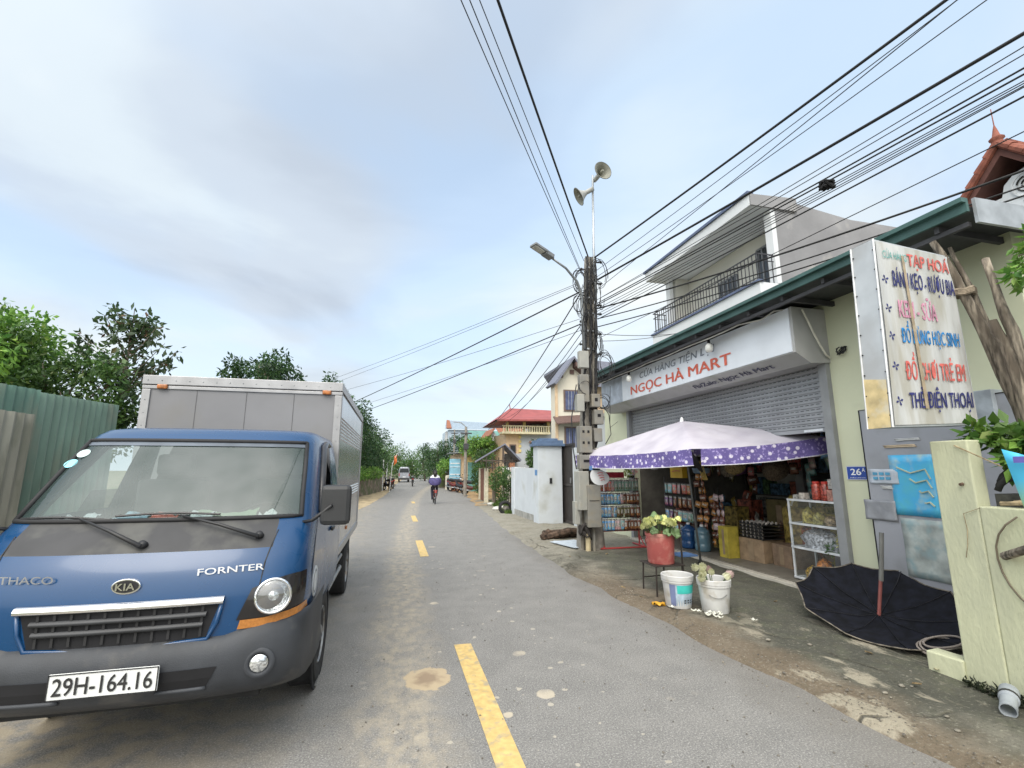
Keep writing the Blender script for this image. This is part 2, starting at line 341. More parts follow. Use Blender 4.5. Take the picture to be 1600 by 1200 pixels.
for y in ys:
    j = .05*math.sin(y*3.1)+.04*math.sin(y*7.7+1)+.03*math.sin(y*17) if -2 < y < 16 else 0
    xl, xr = lerp_tab(LT, y), lerp_tab(RT, y)+j*.7; rows.append([(xl+(xr-xl)*k/6, y, 0.0) for k in range(7)])
m = MB(); m.grid(rows); struct(m.build('road', road_mat()))
ym = M('yellow_road_paint', (.62, .44, .17), .7, var=.10, scale=18, dirt=(.36, .30, .2), dscale=14, dth=.6, bump=.3, bscale=120)
m = MB()
for y0, y1, x in ((2.55, 4.67, .69), (9.25, 11.3, .63), (15.3, 17.2, .73), (23.3, 24.6, 1.0)):
    m.quad((x-.078, y0, .004), (x+.078, y0, .004), (x+.078, y1, .004), (x-.078, y1, .004))
struct(m.build('road_marking', ym))
# right-hand verge: cement patches, mud and moss (x from the road edge to the shop fronts)
def verge_mat():
    m = bpy.data.materials.new('mossy_concrete'); m.use_nodes = True; t = m.node_tree; b = t.nodes['Principled BSDF']; n = t.nodes.new; l = t.links.new
    geo = n('ShaderNodeNewGeometry'); sp = n('ShaderNodeSeparateXYZ'); l(geo.outputs['Position'], sp.inputs[0])
    def noise(s, d=6, r=.6, st=(1, 1, 1)):
        mp = n('ShaderNodeMapping'); mp.inputs['Scale'].default_value = st; l(geo.outputs['Position'], mp.inputs[0])
        q = n('ShaderNodeTexNoise'); q.inputs['Scale'].default_value = s; q.inputs['Detail'].default_value = d; q.inputs['Roughness'].default_value = r; l(mp.outputs[0], q.inputs['Vector']); return q.outputs[0]
    def rg(v, a, b_, c=0, d=1):
        q = n('ShaderNodeMapRange'); q.interpolation_type = 'SMOOTHSTEP'; l(v, q.inputs[0]); q.inputs[1].default_value = a; q.inputs[2].default_value = b_; q.inputs[3].default_value = c; q.inputs[4].default_value = d; return q.outputs[0]
    def mul(a, b_, op='MULTIPLY'):
        q = n('ShaderNodeMath'); q.operation = op
        for i, v in enumerate((a, b_)):
            if isinstance(v, (int, float)): q.inputs[i].default_value = v
            else: l(v, q.inputs[i])
        return q.outputs[0]
    def mixc(f, a, c):
        q = n('ShaderNodeMix'); q.data_type = 'RGBA'; l(f, q.inputs[0])
        if isinstance(a, tuple): q.inputs[6].default_value = (*a, 1)
        else: l(a, q.inputs[6])
        q.inputs[7].default_value = (*c, 1); return q.outputs[2]
    X, Y = sp.outputs[0], sp.outputs[1]; ob = noise(1.1); fine = noise(38, 5, .75)
    col = mixc(rg(noise(2.4, 7, .65), .38, .64), (.10, .095, .075), (.24, .225, .18))
    # dark moss close to the shop, up to y 8
    mossz = mul(rg(mul(X, mul(noise(1.5), 1.5), 'ADD'), 3.9, 4.4), rg(Y, 9.6, 8.2))
    col = mixc(mul(mossz, .85), col, (.062, .062, .048)); col = mixc(mul(mul(mossz, rg(noise(5, 7, .7), .46, .64)), .6), col, (.11, .115, .075))
    # mud strip beside the asphalt
    mud = mul(rg(mul(X, mul(noise(2.0), .8), 'ADD'), 3.95, 3.55), rg(Y, 8, 6)); col = mixc(mul(mud, .8), col, (.155, .115, .075))
    # pale cement skim
    pale = rg(noise(1.7, 8, .62, (1.6, .7, 1)), .56, .62); pz = rg(Y, 5.4, 3.6, .1, 1)
    far = rg(Y, 8.4, 9.4); col = mixc(mul(mul(pale, pz), .8), col, (.38, .34, .26)); col = mixc(mul(far, .7), col, (.30, .28, .23)); col = mixc(mul(mul(far, rg(noise(2.2, 7), .5, .62)), .6), col, (.2, .18, .13))
    # cracks
    vo = n('ShaderNodeTexVoronoi'); vo.feature = 'DISTANCE_TO_EDGE'; vo.inputs['Scale'].default_value = .75
    ad = n('ShaderNodeMix'); ad.data_type = 'VECTOR'; ad.inputs[0].default_value = .16; l(geo.outputs['Position'], ad.inputs[4]); q = n('ShaderNodeTexNoise'); q.inputs['Scale'].default_value = 3; l(geo.outputs['Position'], q.inputs['Vector']); l(q.outputs[1], ad.inputs[5]); l(ad.outputs[1], vo.inputs['Vector'])
    crk = mul(rg(vo.outputs['Distance'], .012, .002), rg(noise(1.9), .45, .6)); col = mixc(mul(crk, .8), col, (.05, .045, .03))
    col = mixc(rg(fine, .54, .72, 0, .6), col, (.42, .40, .32)); col = mixc(rg(fine, .45, .3, 0, .8), col, (.035, .035, .025)); col = mixc(rg(noise(11, 6, .7), .5, .7, 0, .45), col, (.09, .08, .05))
    l(col, b.inputs['Base Color']); b.inputs['Roughness'].default_value = .88
    bp = n('ShaderNodeBump'); bp.inputs['Strength'].default_value = .8; bp.inputs['Distance'].default_value = .02; l(mul(fine, mul(crk, -1.2), 'ADD'), bp.inputs['Height']); l(bp.outputs[0], b.inputs['Normal'])
    return m
vm = verge_mat(); rows = []
for i in range(300):
    y = -4+i*.1; x0 = lerp_tab(RT, y)-.12; row = []
    for k in range(30):
        x = x0+(5.9-x0)*k/29; t_ = k/29
        h = .018+.03*min(1, t_*5)+.012*math.sin(x*5+y*2.3)*math.sin(y*3.7-x)+.008*math.sin(x*13+y*9)
        if k == 0: h = -.03
        if y > 12: h *= max(.3, 1-(y-12)*.1)
        row.append((x+.05*math.sin(y*4+k)*(1 if 0 < k < 8 else 0), y, h))
    rows.append(row)
m = MB(); m.grid(rows); struct(m.build('pavement', vm, smooth=True))
# left verge of ochre dirt
rows = []
for i in range(120):
    y = 4+i*.6; x1 = lerp_tab(LT, y)+.1*math.sin(y*2); rows.append([(x1-2.2+k*.32, y, .02+.02*math.sin(y*3+k)*(k < 6)-(.03 if k == 7 else 0)) for k in range(8)])
m = MB(); m.grid(rows); struct(m.build('dirt_verge', M('ochre_dirt', (.42, .33, .20), .95, var=.15, scale=3, bump=.6, dirt=(.24, .19, .12), dscale=2), smooth=True))
# sandy yard mouth on the right, past the white wall
rows = []
for i in range(40):
    y = 21+i*.6; x1 = lerp_tab(RT, y)+.1*math.sin(y*2)-.1; rows.append([(x1+k*.5, y, .012+.02*math.sin(y*3+k)*(k > 0)) for k in range(9)])
m = MB(); m.grid(rows); struct(m.build('sandy_ground', M('sandy_earth', (.40, .27, .14), .95, var=.18, scale=3, bump=.6), smooth=True))

# ================================================================== SHOP BUILDING
SH = thing('shop_building', 'single-storey pale green shop with a raised grey roller shutter and green tin eave', 'building', (5.4, 7, 0))
green = M('pale_green_render', (.58, .60, .44), .85, var=.035, scale=1.2, bump=.15, bscale=25, dirt=(.44, .44, .33), dscale=1.1, dth=.66)
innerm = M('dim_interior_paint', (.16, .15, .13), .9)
m = MB(); m.box(5.4, 5.6, 2.75, 4.72, 0, 3.82); m.box(5.4, 5.6, 10.08, 11.45, 0, 3.82); m.box(5.42, 5.6, 4.72, 10.08, 2.98, 3.82); m.box(5.6, 10, 11.25, 11.45, 0, 3.9); m.box(5.6, 10, 2.75, 2.95, 0, 3.9)
m.build('wall', green, SH)
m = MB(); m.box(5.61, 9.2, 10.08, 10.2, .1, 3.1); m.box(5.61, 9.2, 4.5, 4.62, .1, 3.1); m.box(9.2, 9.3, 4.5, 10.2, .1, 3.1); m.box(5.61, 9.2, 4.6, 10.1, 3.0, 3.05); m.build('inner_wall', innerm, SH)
m = MB(); m.box(5.36, 9.2, 4.72, 10.08, -.1, .10); m.build('floor', M('shop_floor_tile', (.20, .185, .155), .5, var=.1), SH)
m = MB(); m.box(5.25, 5.37, 4.80, 10.05, -.1, .085); m.build('threshold', M('threshold_stone', (.52, .49, .42), .7, var=.1, bump=.2), SH, bevel=.008)
gm_ = M('grey_powder_coat', (.26, .27, .28), .55, var=.06)
for y in (4.72, 10.0):
    m = MB(); m.box(5.33, 5.42, y, y+.10, .0, 3.0); m.box(5.335, 5.35, y+.10, y+.125, .0, 3.0); m.build('shutter_guide', gm_, SH, bevel=.004)
# rolled shutter: profiled slats
m = MB(); rows = []; z = 2.13
while z < 3.05:
    rows += [[(5.43, 4.83, z), (5.43, 10.0, z)], [(5.418, 4.83, z+.012), (5.418, 10.0, z+.012)], [(5.418, 4.83, z+.052), (5.418, 10.0, z+.052)], [(5.43, 4.83, z+.062), (5.43, 10.0, z+.062)]]; z += .068
m.grid(rows); m.box(5.405, 5.45, 4.83, 10.0, 2.08, 2.13)
m.cur = 1; z = 2.13+.044
while z < 3.0:
    y = 4.95
    while y < 9.95: m.box(5.413, 5.4175, y, y+.05, z, z+.006); y += .085
    z += .068
m.build('roller_shutter', [M('shutter_slat_grey', (.33, .34, .36), .45, .25, var=.06, scale=3), darkhole], SH)
m = MB(); m.box(5.398, 5.404, 4.93, 5.22, 2.09, 2.12); m.build('shutter_sticker', M('sticker_white', (.7, .74, .78), .5), SH)
# sign box
sg = MB(); pr = [(5.42, 3.66), (4.87, 3.66), (4.87, 3.06), (5.09, 2.93), (5.42, 2.95)]
sg.prism([(x, 4.70, z) for x, z in pr], (0, 5.75, 0)); sgb = sg.build('sign_box', M('sign_box_grey', (.42, .42, .42), .6, var=.07, scale=2, dirt=(.30, .31, .27), dscale=2, dth=.6), SH)
m = MB(); m.box(4.858, 4.872, 4.74, 9.35, 3.075, 3.65); m.build('sign_face', M('sign_face_white', (.72, .76, .82), .45, var=.05, scale=1.5, dirt=(.48, .52, .58), dscale=.9, dth=.62), sgb)
m = MB(); m.box(4.858, 4.872, 9.36, 10.40, 3.075, 3.65); m.build('side_panel', M('sign_side_blue_grey', (.42, .47, .55), .5), sgb)
XD, UD = (0, -1, 0), (0, 0, 1)
text('CỬA HÀNG TIỆN LỢI', 'lettering', M('faded_grey_letter', (.22, .25, .30), .6), sgb, (4.855, 8.55, 3.405), XD, UD, 2.35, .20, .008, shear=.15)
text('NGỌC HÀ MART', 'lettering', M('faded_red_letter', (.62, .13, .08), .6, var=.15, scale=20), sgb, (4.855, 8.95, 3.11), XD, UD, 3.1, .27, .03)
ud = Vector((-.22, 0, .13)).normalized()
text('Fb/Zalo: Ngọc Hà Mart', 'lettering', M('navy_letter', (.03, .03, .09), .6), sgb, Vector((5.04, 6.95, 2.953)), XD, ud, 1.75, .12, .006, ext=.004)
# eave and roof
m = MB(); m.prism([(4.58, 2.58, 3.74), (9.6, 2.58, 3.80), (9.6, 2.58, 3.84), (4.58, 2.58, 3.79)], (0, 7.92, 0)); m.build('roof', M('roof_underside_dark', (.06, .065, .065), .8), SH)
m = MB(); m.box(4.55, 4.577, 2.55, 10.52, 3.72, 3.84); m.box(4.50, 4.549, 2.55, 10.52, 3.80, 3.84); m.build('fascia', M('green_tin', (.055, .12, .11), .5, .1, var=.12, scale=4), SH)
m = MB()
for i in range(14): y = 2.8+i*.58; m.box(4.60, 5.4, y, y+.04, 3.66, 3.72)
m.box(4.62, 4.66, 2.6, 10.4, 3.62, 3.66); m.build('rafter', M('dark_steel', (.05, .05, .055), .7), SH)
m = MB(); m.prism([(4.62, 2.55, 3.84), (9.6, 2.55, 3.90), (9.6, 2.55, 3.66), (4.62, 2.55, 3.62)], (0, -.025, 0)); m.build('rake_fascia', M('grey_metal_sheet', (.38, .40, .42), .45, .3), SH)
# bulbs and loose cable under the eave
for y, w in ((8.76, 'left-hand'), (6.15, 'right-hand')):
    t = thing('light_bulb', 'white hanging bulb under the eave, '+('near the utility pole over NGỌC' if w == 'left-hand' else 'larger one over the word LỢI of the sign'), 'bulb', (4.72, y, 3.42), 'bulbs hanging in front of the shop sign')
    m = MB(); r = .055 if y > 7 else .06; m.lathe([(0, 0), (r*.7, .008), (r, .04), (r, .10), (r*.5, .14)], (4.72, y, 3.40), n=14); m.build('bulb', M('bulb_white', (.75, .76, .72), .3), t, smooth=True)
    m = MB(); m.lathe([(r*.5, .14), (.025, .15), (.022, .2), (0, .2)], (4.72, y, 3.40), n=10); m.tube([(4.72, y, 3.6), (4.72, y, 3.66)], .006, 5); m.build('socket', black, t, smooth=True)
m = MB(); pts = [(4.66, 10.3-.35*i, 3.615-.02*abs(math.sin(i*.9))) for i in range(15)]+[(4.72, 5.05, 3.58), (4.8, 4.9, 3.66), (4.95, 4.72, 3.64)]
m.tube(pts, .011, 6); tag(m.build('eave_wire', M('grey_conduit', (.45, .44, .40), .6)), 'pale wire strung along the eave above the shop sign', 'wire')
m = MB(); pts = [(5.0, 4.66, 3.62), (5.08, 4.66, 3.45), (5.12, 4.64, 3.3), (5.2, 4.64, 3.15), (5.3, 4.66, 3.03), (5.36, 4.66, 3.0)]
m.tube(pts, .013, 6); tag(m.build('white_cable', M('white_cable', (.62, .60, .52), .6)), 'pale cable curving down the end of the shop sign box', 'wire')
m = MB()
for k in range(5):
    a0 = random.random()*6; m.tube([(5.36+.03*math.sin(a0+i), 4.5+.05*math.cos(a0*2+i*1.1), 3.06+.05*math.sin(a0+i*1.3)) for i in range(7)], .006, 5)
tag(m.build('tangled_wire', black), 'tangle of black wire on the green wall beside the sign box', 'wire')

# pale wall of the next plot, behind the utility pole
t = thing('side_house', 'pale grey rendered wall of the low house between the shop and the brown gate', 'building', (5.6, 12.2, 0))
m = MB(); m.box(5.5, 9.5, 11.46, 12.75, 0, 3.0); m.build('wall', M('grey_white_render', (.50, .52, .53), .85, var=.06, scale=1, bump=.1, dirt=(.36, .38, .38), dscale=1.2, dth=.62), t)
m = MB(); m.box(5.42, 9.55, 11.46, 12.8, 3.0, 3.08); m.build('coping', M('grey_cement', (.34, .34, .32), .9), t)

# ================================================================== BALCONY HOUSE BEHIND
BH = thing('balcony_house', 'grey cement house with a railed balcony and blue roof edge rising behind the shop', 'building', (9, 10, 0))
cem = M('raw_cement', (.27, .27, .28), .92, var=.09, scale=1.2, bump=.3, bscale=14, dirt=(.40, .39, .37), dscale=1.7, dth=.63)
wh = M('white_render', (.66, .68, .70), .8, var=.03, scale=1)
m = MB(); m.prism([(8.12, 8.0, 0), (13.5, 8.0, 0), (13.5, 8.0, 7.05), (8.12, 8.0, 7.72)], (0, .2, 0)); m.box(8.7, 13.5, 8.2, 8.35, 0, 7.4); m.build('side_wall', cem, BH)
m = MB(); m.box(8.65, 8.8, 8.2, 12.2, 5.62, 7.38); m.box(8.2, 13.4, 12.0, 12.2, 0, 7.4); m.box(8.65, 8.8, 8.2, 12.2, 0, 5.3); m.build('front_wall', M('cream_render', (.56, .55, .50), .85, var=.04, scale=1), BH)
m = MB(); m.box(7.52, 8.78, 7.98, 12.35, 5.27, 5.60); m.build('balcony_slab', wh, BH)
m = MB(); m.box(7.47, 7.60, 7.95, 12.38, 5.60, 5.65); m.build('balcony_trim', M('navy_trim', (.10, .13, .22), .6), BH)
m = MB(); m.prism([(7.45, 7.98, 7.40), (8.7, 7.98, 7.40), (8.7, 7.98, 7.72), (7.45, 7.98, 7.66)], (0, 4.5, 0)); m.build('roof_slab', wh, BH)
m = MB(); m.prism([(7.46, 7.945, 7.40), (8.72, 7.945, 7.40), (8.72, 7.945, 7.73), (7.46, 7.945, 7.665)], (0, .03, 0)); m.build('roof_cheek', cem, BH)
m = MB(); m.box(7.40, 7.56, 7.95, 12.52, 7.665, 7.73); m.build('roof_trim', M('navy_trim'), BH)
m = MB(); m.box(8.7, 13.4, 8.21, 12.5, 7.41, 7.6); m.build('roof', cem, BH)
for y in (8.0, 12.05): m = MB(); m.box(8.0, 8.12, y-.012, y+.19, 5.62, 7.40); m.build('pilaster', wh, BH)
rl = M('dark_iron', (.035, .035, .04), .5); m = MB()
y = 8.05
while y < 12.3: m.box(7.545, 7.56, y, y+.014, 5.66, 6.28); y += .115
m.box(7.54, 7.565, 8.03, 12.32, 6.28, 6.305); m.box(7.54, 7.565, 8.03, 12.32, 6.13, 6.145); m.box(7.54, 7.565, 8.03, 12.32, 5.72, 5.735)
for yy in (8.03, 12.3):
    x = 7.6
    while x < 8.0: m.box(x, x+.014, yy, yy+.014, 5.62, 6.28); x += .115
    m.box(7.56, 8.0, yy, yy+.02, 6.28, 6.305); m.box(7.56, 8.0, yy, yy+.02, 6.13, 6.145)
m.build('railing', rl, BH)
for y0, y1, z1 in ((8.45, 9.15, 7.0), (9.9, 10.6, 6.7)):
    m = MB(); m.box(8.62, 8.66, y0, y1, 5.7, z1); m.build('window', M('dark_glass', (.03, .035, .04), .15), BH)
    m = MB()
    for q in range(5): yy = y0+(y1-y0)*q/4; m.box(8.60, 8.618, yy-.02, yy+.02, 5.7, z1)
    m.box(8.60, 8.618, y0, y1, z1-.03, z1+.02); m.build('window_frame', M('grey_frame', (.2, .21, .22), .5), BH)
# ================================================================== RED GABLED HOUSE (far right)
GH = thing('gabled_house', 'white house front with stepped gable, round emblem and red tiled verge on the far right', 'building', (9.4, 3.5, 0))
white_r = M('gable_white', (.70, .73, .76), .8, var=.04, scale=2)
ye = [5.0, 4.6, 4.6, 4.25, 4.25, 3.95]; zz_ = [5.35, 5.35, 5.62, 5.62, 5.82, 5.82]
pts = [(9.2, y+.14+(.06 if y > 5 else 0), z+.02) for y, z in ((5.15, 3.0), (5.15, 5.38), (4.95, 5.38), (4.95, 5.60), (4.72, 5.60), (4.72, 5.82), (4.55, 5.82), (4.5, 6.0), (4.36, 6.12), (4.2, 6.15), (3.9, 6.13), (3.7, 6.0), (3.6, 5.82), (3.4, 5.82), (3.4, 5.6), (3.1, 5.6), (3.1, 3.0))]
m = MB(); m.prism(pts, (.2, 0, 0)); m.box(9.45, 14, 2.2, 5.3, 2.5, 5.0); m.build('gable_wall', white_r, GH)
tile = M('red_tile', (.26, .085, .055), .8, var=.18, scale=9, bump=.4)
soff = M('dark_red_soffit', (.12, .05, .04), .85)
m = MB(); top = Vector((8.98, 4.5, 6.62)); le = Vector((8.98, 5.80, 5.05)); re = Vector((8.98, 3.2, 5.05))
for e in (le, re):
    for q in (0, 1): pass
    m.prism([top, e, e+Vector((0, 0, -.16)), top+Vector((0, 0, -.2))], (5, 0, 0))
m.build('roof', soff, GH)
m = MB()
for e in (le, re):
    for i in range(9): a, b = top.lerp(e, i/9), top.lerp(e, (i+1.08)/9); m.tube([a+Vector((-.02, 0, .02)), b+Vector((-.02, 0, .035))], [.055, .065], 8)
    for i in range(12): a, b = top.lerp(e, i/12), top.lerp(e, (i+1)/12); m.box(9.0, 14, min(a.y, b.y), max(a.y, b.y), min(a.z, b.z)+.0, max(a.z, b.z)+.03)
m.build('roof_tile', tile, GH, smooth=False)
m = MB(); m.lathe([(.09, -.05), (.07, .06), (.1, .09), (.05, .14), (.03, .24), (.008, .33), (.006, .62)], tuple(top), n=8); m.build('finial', tile, GH, smooth=True)
m = MB(); m.lathe([(0, 0), (.2, 0), (.2, .03), (.175, .03), (.17, .02), (0, .02)], (9.2, 4.36, 5.90), (-1, 0, 0), 28); m.build('emblem_disc', M('emblem_white', (.7, .72, .74), .7), GH)
m = MB()
for k in range(4):
    for rad_ in (.06, .12):
        a0 = math.pi/2*k+.18; arc = [(9.165, 4.36+rad_*math.cos(a0+j*.3), 5.90+rad_*math.sin(a0+j*.3)) for j in range(5)]; m.tube(arc, .012, 5)
m.box(9.155, 9.17, 4.35, 4.37, 5.77, 6.03); m.build('emblem', black, GH)
m = MB(); m.prism([(9.19, 4.45, 5.66), (9.19, 4.27, 5.66), (9.19, 4.31, 5.30), (9.19, 4.40, 5.30)], (.02, 0, 0)); m.build('grey_panel', M('grey_mortar', (.3, .3, .31), .9), GH)
# grey end wall and gutter at the right edge of the shop
t = thing('grey_annexe', 'bare grey wall beyond the green shop wall, behind the wooden poles', 'building', (6, 1.5, 0))
m = MB(); m.box(5.7, 5.9, -1.5, 2.74, 0, 3.35); m.build('wall', M('annexe_grey', (.30, .31, .33), .9, var=.08, scale=1.5, bump=.2), t)

# ================================================================== BLUE BOX TRUCK
TX, TY = -1.31, 2.93
TK = thing('box_truck', 'blue cab box truck with grey cargo box facing the camera on the left lane', 'truck', (TX, TY+2.5, 0))
blue = bpy.data.materials.new('truck_blue'); blue.use_nodes = True; b_ = blue.node_tree.nodes['Principled BSDF']
b_.inputs['Base Color'].default_value = (.004, .046, .135, 1); b_.inputs['Metallic'].default_value = .0; b_.inputs['Roughness'].default_value = .32
b_.inputs['Coat Weight'].default_value = .3; b_.inputs['Coat Roughness'].default_value = .08
_t = blue.node_tree; _n = _t.nodes.new('ShaderNodeTexNoise'); _g = _t.nodes.new('ShaderNodeNewGeometry'); _n.inputs['Scale'].default_value = 3; _n.inputs['Detail'].default_value = 7
_t.links.new(_g.outputs['Position'], _n.inputs['Vector']); _r = _t.nodes.new('ShaderNodeMapRange'); _r.inputs[3].default_value = .15; _r.inputs[4].default_value = .38; _t.links.new(_n.outputs[0], _r.inputs[0]); _t.links.new(_r.outputs[0], b_.inputs['Roughness'])
trimgrey = M('bumper_grey', (.038, .042, .050), .6, var=.15, scale=4, bump=.15, bscale=200, dirt=(.12, .112, .10), dscale=3, dth=.6)
cowl = M('cowl_black', (.035, .035, .038), .55, var=.1, dirt=(.07, .07, .065), dscale=5)
gasket = M('gasket', (.015, .015, .017), .7)
PROF = [(.56, .05, .80), (.66, .03, .825), (.76, .02, .835), (.90, .02, .84), (1.0, .035, .838), (1.09, .065, .832), (1.155, .11, .828), (1.22, .175, .825), (1.275, .245, .82), (1.31, .28, .813),
        (1.45, .40, .79), (1.62, .555, .765), (1.79, .72, .735), (1.835, .775, .72), (1.872, .85, .70), (1.895, .98, .655), (1.90, 1.1, .60)]
XS = [0, .2, .4, .55, .68, .78, .86, .92, .96, .985, 1.0]; DS = [0, .003, .012, .024, .042, .062, .09, .125, .165, .225, .36]
FS = [.06, .30, .60, .66, .85, 1.0]
def prof(z):
    for a, b in zip(PROF, PROF[1:]):
        if z <= b[0]: k = max(0, (z-a[0])/(b[0]-a[0])); return a[1]+(b[1]-a[1])*k, a[2]+(b[2]-a[2])*k
    return PROF[-1][1:]
def ds(x):
    x = abs(x)
    for i in range(len(XS)-1):
        if x <= XS[i+1]: k = (x-XS[i])/(XS[i+1]-XS[i]); return DS[i]+(DS[i+1]-DS[i])*k
    return DS[-1]
def C(xn, z, off=0):
    s0, w = prof(z); return Vector((TX+xn*w+(off*.5*(1 if xn > 0 else -1) if abs(xn) > .9 else 0), TY+s0+ds(xn)-off, z))
def sidept(f, z, sg):
    s0, w = prof(z); sc_ = s0+DS[-1]; return Vector((TX+sg*w, TY+sc_+(1.95-sc_)*f, z))
full = [('c', x) for x in [-v for v in XS[::-1]][:-1]+XS]
rowsP = []
for z, s0, w in PROF:
    rowsP.append([sidept(f, z, -1) for f in FS[::-1]]+[C(x, z) for _, x in full]+[sidept(f, z, 1) for f in FS])
nS = len(FS); nF = len(full)
def col_x(k): return full[k-nS][1] if nS <= k < nS+nF else None
body = MB(); ck = MB()
for j in range(len(PROF)-1):
    for k in range(len(rowsP[0])-1):
        q = (rowsP[j][k], rowsP[j][k+1], rowsP[j+1][k+1], rowsP[j+1][k]); xa, xb = col_x(k), col_x(k+1)
        side_l = k < nS; side_r = k >= nS+nF-1
        if 9 <= j <= 11 and xa is not None and xb is not None and abs(xa) <= .925 and abs(xb) <= .925: continue     # windscreen
        if 9 <= j <= 11 and (side_l or side_r):
            idx = (nS-1-k) if side_l else (k-(nS+nF-1))                                                              # 0: corner..f0
            if 1 <= idx <= 2: continue                                                                               # door window
        if j in (6, 7, 8) and xa is not None and xb is not None and abs(xa) <= .79 and abs(xb) <= .79: ck.quad(*q)
        else: body.quad(*q)
body.add(rowsP[-1], [tuple(range(len(rowsP[-1])))])
bd = body.build('body', blue, TK, smooth=True)
bk = MB(); bk.quad(*[rowsP[0][0], rowsP[0][-1], rowsP[8][-1], rowsP[8][0]]); bk.quad(rowsP[8][0], rowsP[8][-1], rowsP[-1][-1], rowsP[-1][0]); bk.build('rear_panel', M('cab_inside', (.05, .05, .055), .8), TK)
ck.build('cowl_panel', cowl, TK, smooth=True)
# windscreen and its gasket
xs = [x for _, x in full if abs(x) <= .925]; zs = [PROF[j][0] for j in range(9, 13)]
m = MB(); m.grid([[C(x, z, -.004) for x in xs] for z in zs]); ws = m.build('windscreen', glass('windscreen_glass', (.72, .80, .80), (.13, .19, .175), .68, .36), TK, smooth=True)
m = MB(); m.grid([[C(x, z, .003) for x in xs] for z in (1.755, 1.79)]); m.build('sun_strip', M('sun_strip', (.10, .12, .15), .25), ws, smooth=True)
loop = [C(x, zs[0], .004) for x in xs]+[C(xs[-1], z, .004) for z in zs[1:]]+[C(x, zs[-1], .004) for x in xs[::-1]]+[C(xs[0], z, .004) for z in zs[::-1]]
m = MB(); m.tube(loop, .014, 8); m.build('windscreen_gasket', gasket, TK, smooth=True)
for sx, sz in ((-.858, 1.70), (-.895, 1.635)):
    m = MB(); p = C(sx, sz, .008); nrm = Vector((-.15, -1, .95)).normalized(); m.lathe([(0, .0), (.036, 0), (.036, .002), (0, .002)], p, nrm, 20)
    m.build('sticker', M('sticker_pale' if sz > 1.66 else 'sticker_cyan', (.5, .62, .62) if sz > 1.66 else (.25, .62, .72), .5), ws)
# wipers
for (px_, pz), (ax_, az), (b0, b1) in (((.005, 1.19), (-.38, 1.325), (-.72, -.22)), ((.56, 1.215), (.12, 1.335), (-.22, .32))):
    m = MB(); w = .82; m.lathe([(0, 0), (.022, 0), (.02, .03), (0, .034)], C(px_/w, pz, .0), (0, -1, .5), 10)
    a = C(px_/w, pz, .035); e = C(ax_/w, az, .035); m.tube([a, a.lerp(e, .5)+Vector((0, -.012, .01)), e], [.013, .010, .006], 6)
    wp = m.build('wiper', black, TK, smooth=True)
    m = MB(); m.tube([C((b0+(b1-b0)*q/8)/w, az+.012*math.sin(q/8*math.pi)-(.01 if b0 < -.5 else -.0)*q/8, .014) for q in range(9)], .007, 5); m.build('wiper_blade', black, wp)
# seams
m = MB(); m.tube([C(.79, 1.24, .002), C(.77, 1.16, .002), C(.75, 1.08, .002), C(.735, .97, .002)], .004, 4); m.tube([C(-.79, 1.24, .002), C(-.77, 1.16, .002), C(-.75, 1.08, .002), C(-.735, .97, .002)], .004, 4); m.build('seam', gasket, TK)
# grille
w = .84
def patch(x0, x1, z0, z1, off, n=10, slant=0):
    return [[C((x0+slant*(1-j)+(x1-x0-2*slant*(1-j))*i/n)/w, z0+(z1-z0)*j, off) for i in range(n+1)] for j in (0, 1)]
m = MB(); m.grid(patch(-.44, .44, .725, .905, .004, slant=.05)); gr = m.build('grille', darkhole, TK)
for z, h, o in ((.845, .008, .024), (.795, .008, .022)):
    m = MB(); hw = .40-(.9-z)*.25; A = [[C((-hw+2*hw*i/12)/w, z+dz, oo) for i in range(13)] for dz, oo in ((0, .008), (-.006, o), (h, o-.004), (h+.008, .008))]; m.grid(A); m.build('slat', M('grille_slat', (.035, .037, .042), .5), gr, smooth=True)
m = MB()
for i in range(11): xx = -.36+.072*i; m.grid([[C(xx/w, .74, .012), C((xx+.012)/w, .74, .012)], [C(xx/w, .89, .012), C((xx+.012)/w, .89, .012)]])
m.build('mesh_bar', M('grille_bar', (.018, .018, .02), .7), gr)
m = MB(); m.grid([[C((-.46+.92*i/14)/w, z, o) for i in range(15)] for z, o in ((.892, .006), (.897, .026), (.912, .030), (.926, .022), (.930, .004))]); m.build('chrome_strip', chrome, gr, smooth=True)
m = MB(); m.tube([C(x/w, z, .006) for x, z in ((-.45, .90), (-.435, .80), (-.40, .722), (-.2, .712), (0, .710), (.2, .712), (.40, .722), (.435, .80), (.45, .90))], .012, 6); m.build('surround', blue, gr, smooth=True)
# badge and lettering
e0 = C(0, 1.005, .012); m = MB(); a = [(e0+Vector((.066*math.cos(t), 0, .038*math.sin(t)))) for t in [i*math.pi/16 for i in range(32)]]
m.prism(a, (0, .02, 0)); em = m.build('emblem', chrome, TK, bevel=.003)
m = MB(); m.prism([(e0+Vector((.057*math.cos(t), -.003, .030*math.sin(t)))) for t in [i*math.pi/16 for i in range(32)]], (0, .004, 0)); m.build('emblem_field', gasket, em)
text('KIA', 'lettering', chrome, em, e0+Vector((-.042, -.001, -.017)), (1, 0, 0), UD, .084, .034, .02, .006)
silver = M('silver_letter', (.75, .76, .78), .35, .2, var=.03)
p0, p1 = C(.315/w, 1.038, .008), C(.63/w, 1.046, .010); text('FORNTER', 'lettering', silver, TK, p0, p1-p0, UD, (p1-p0).length, .034, .014, .004)
p0, p1 = C(-.575/w, 1.035, .010), C(-.33/w, 1.03, .008); text('THACO', 'lettering', M('dim_silver', (.35, .36, .38), .4, .5), TK, p0, p1-p0, UD, (p1-p0).length, .036, .01, .004)
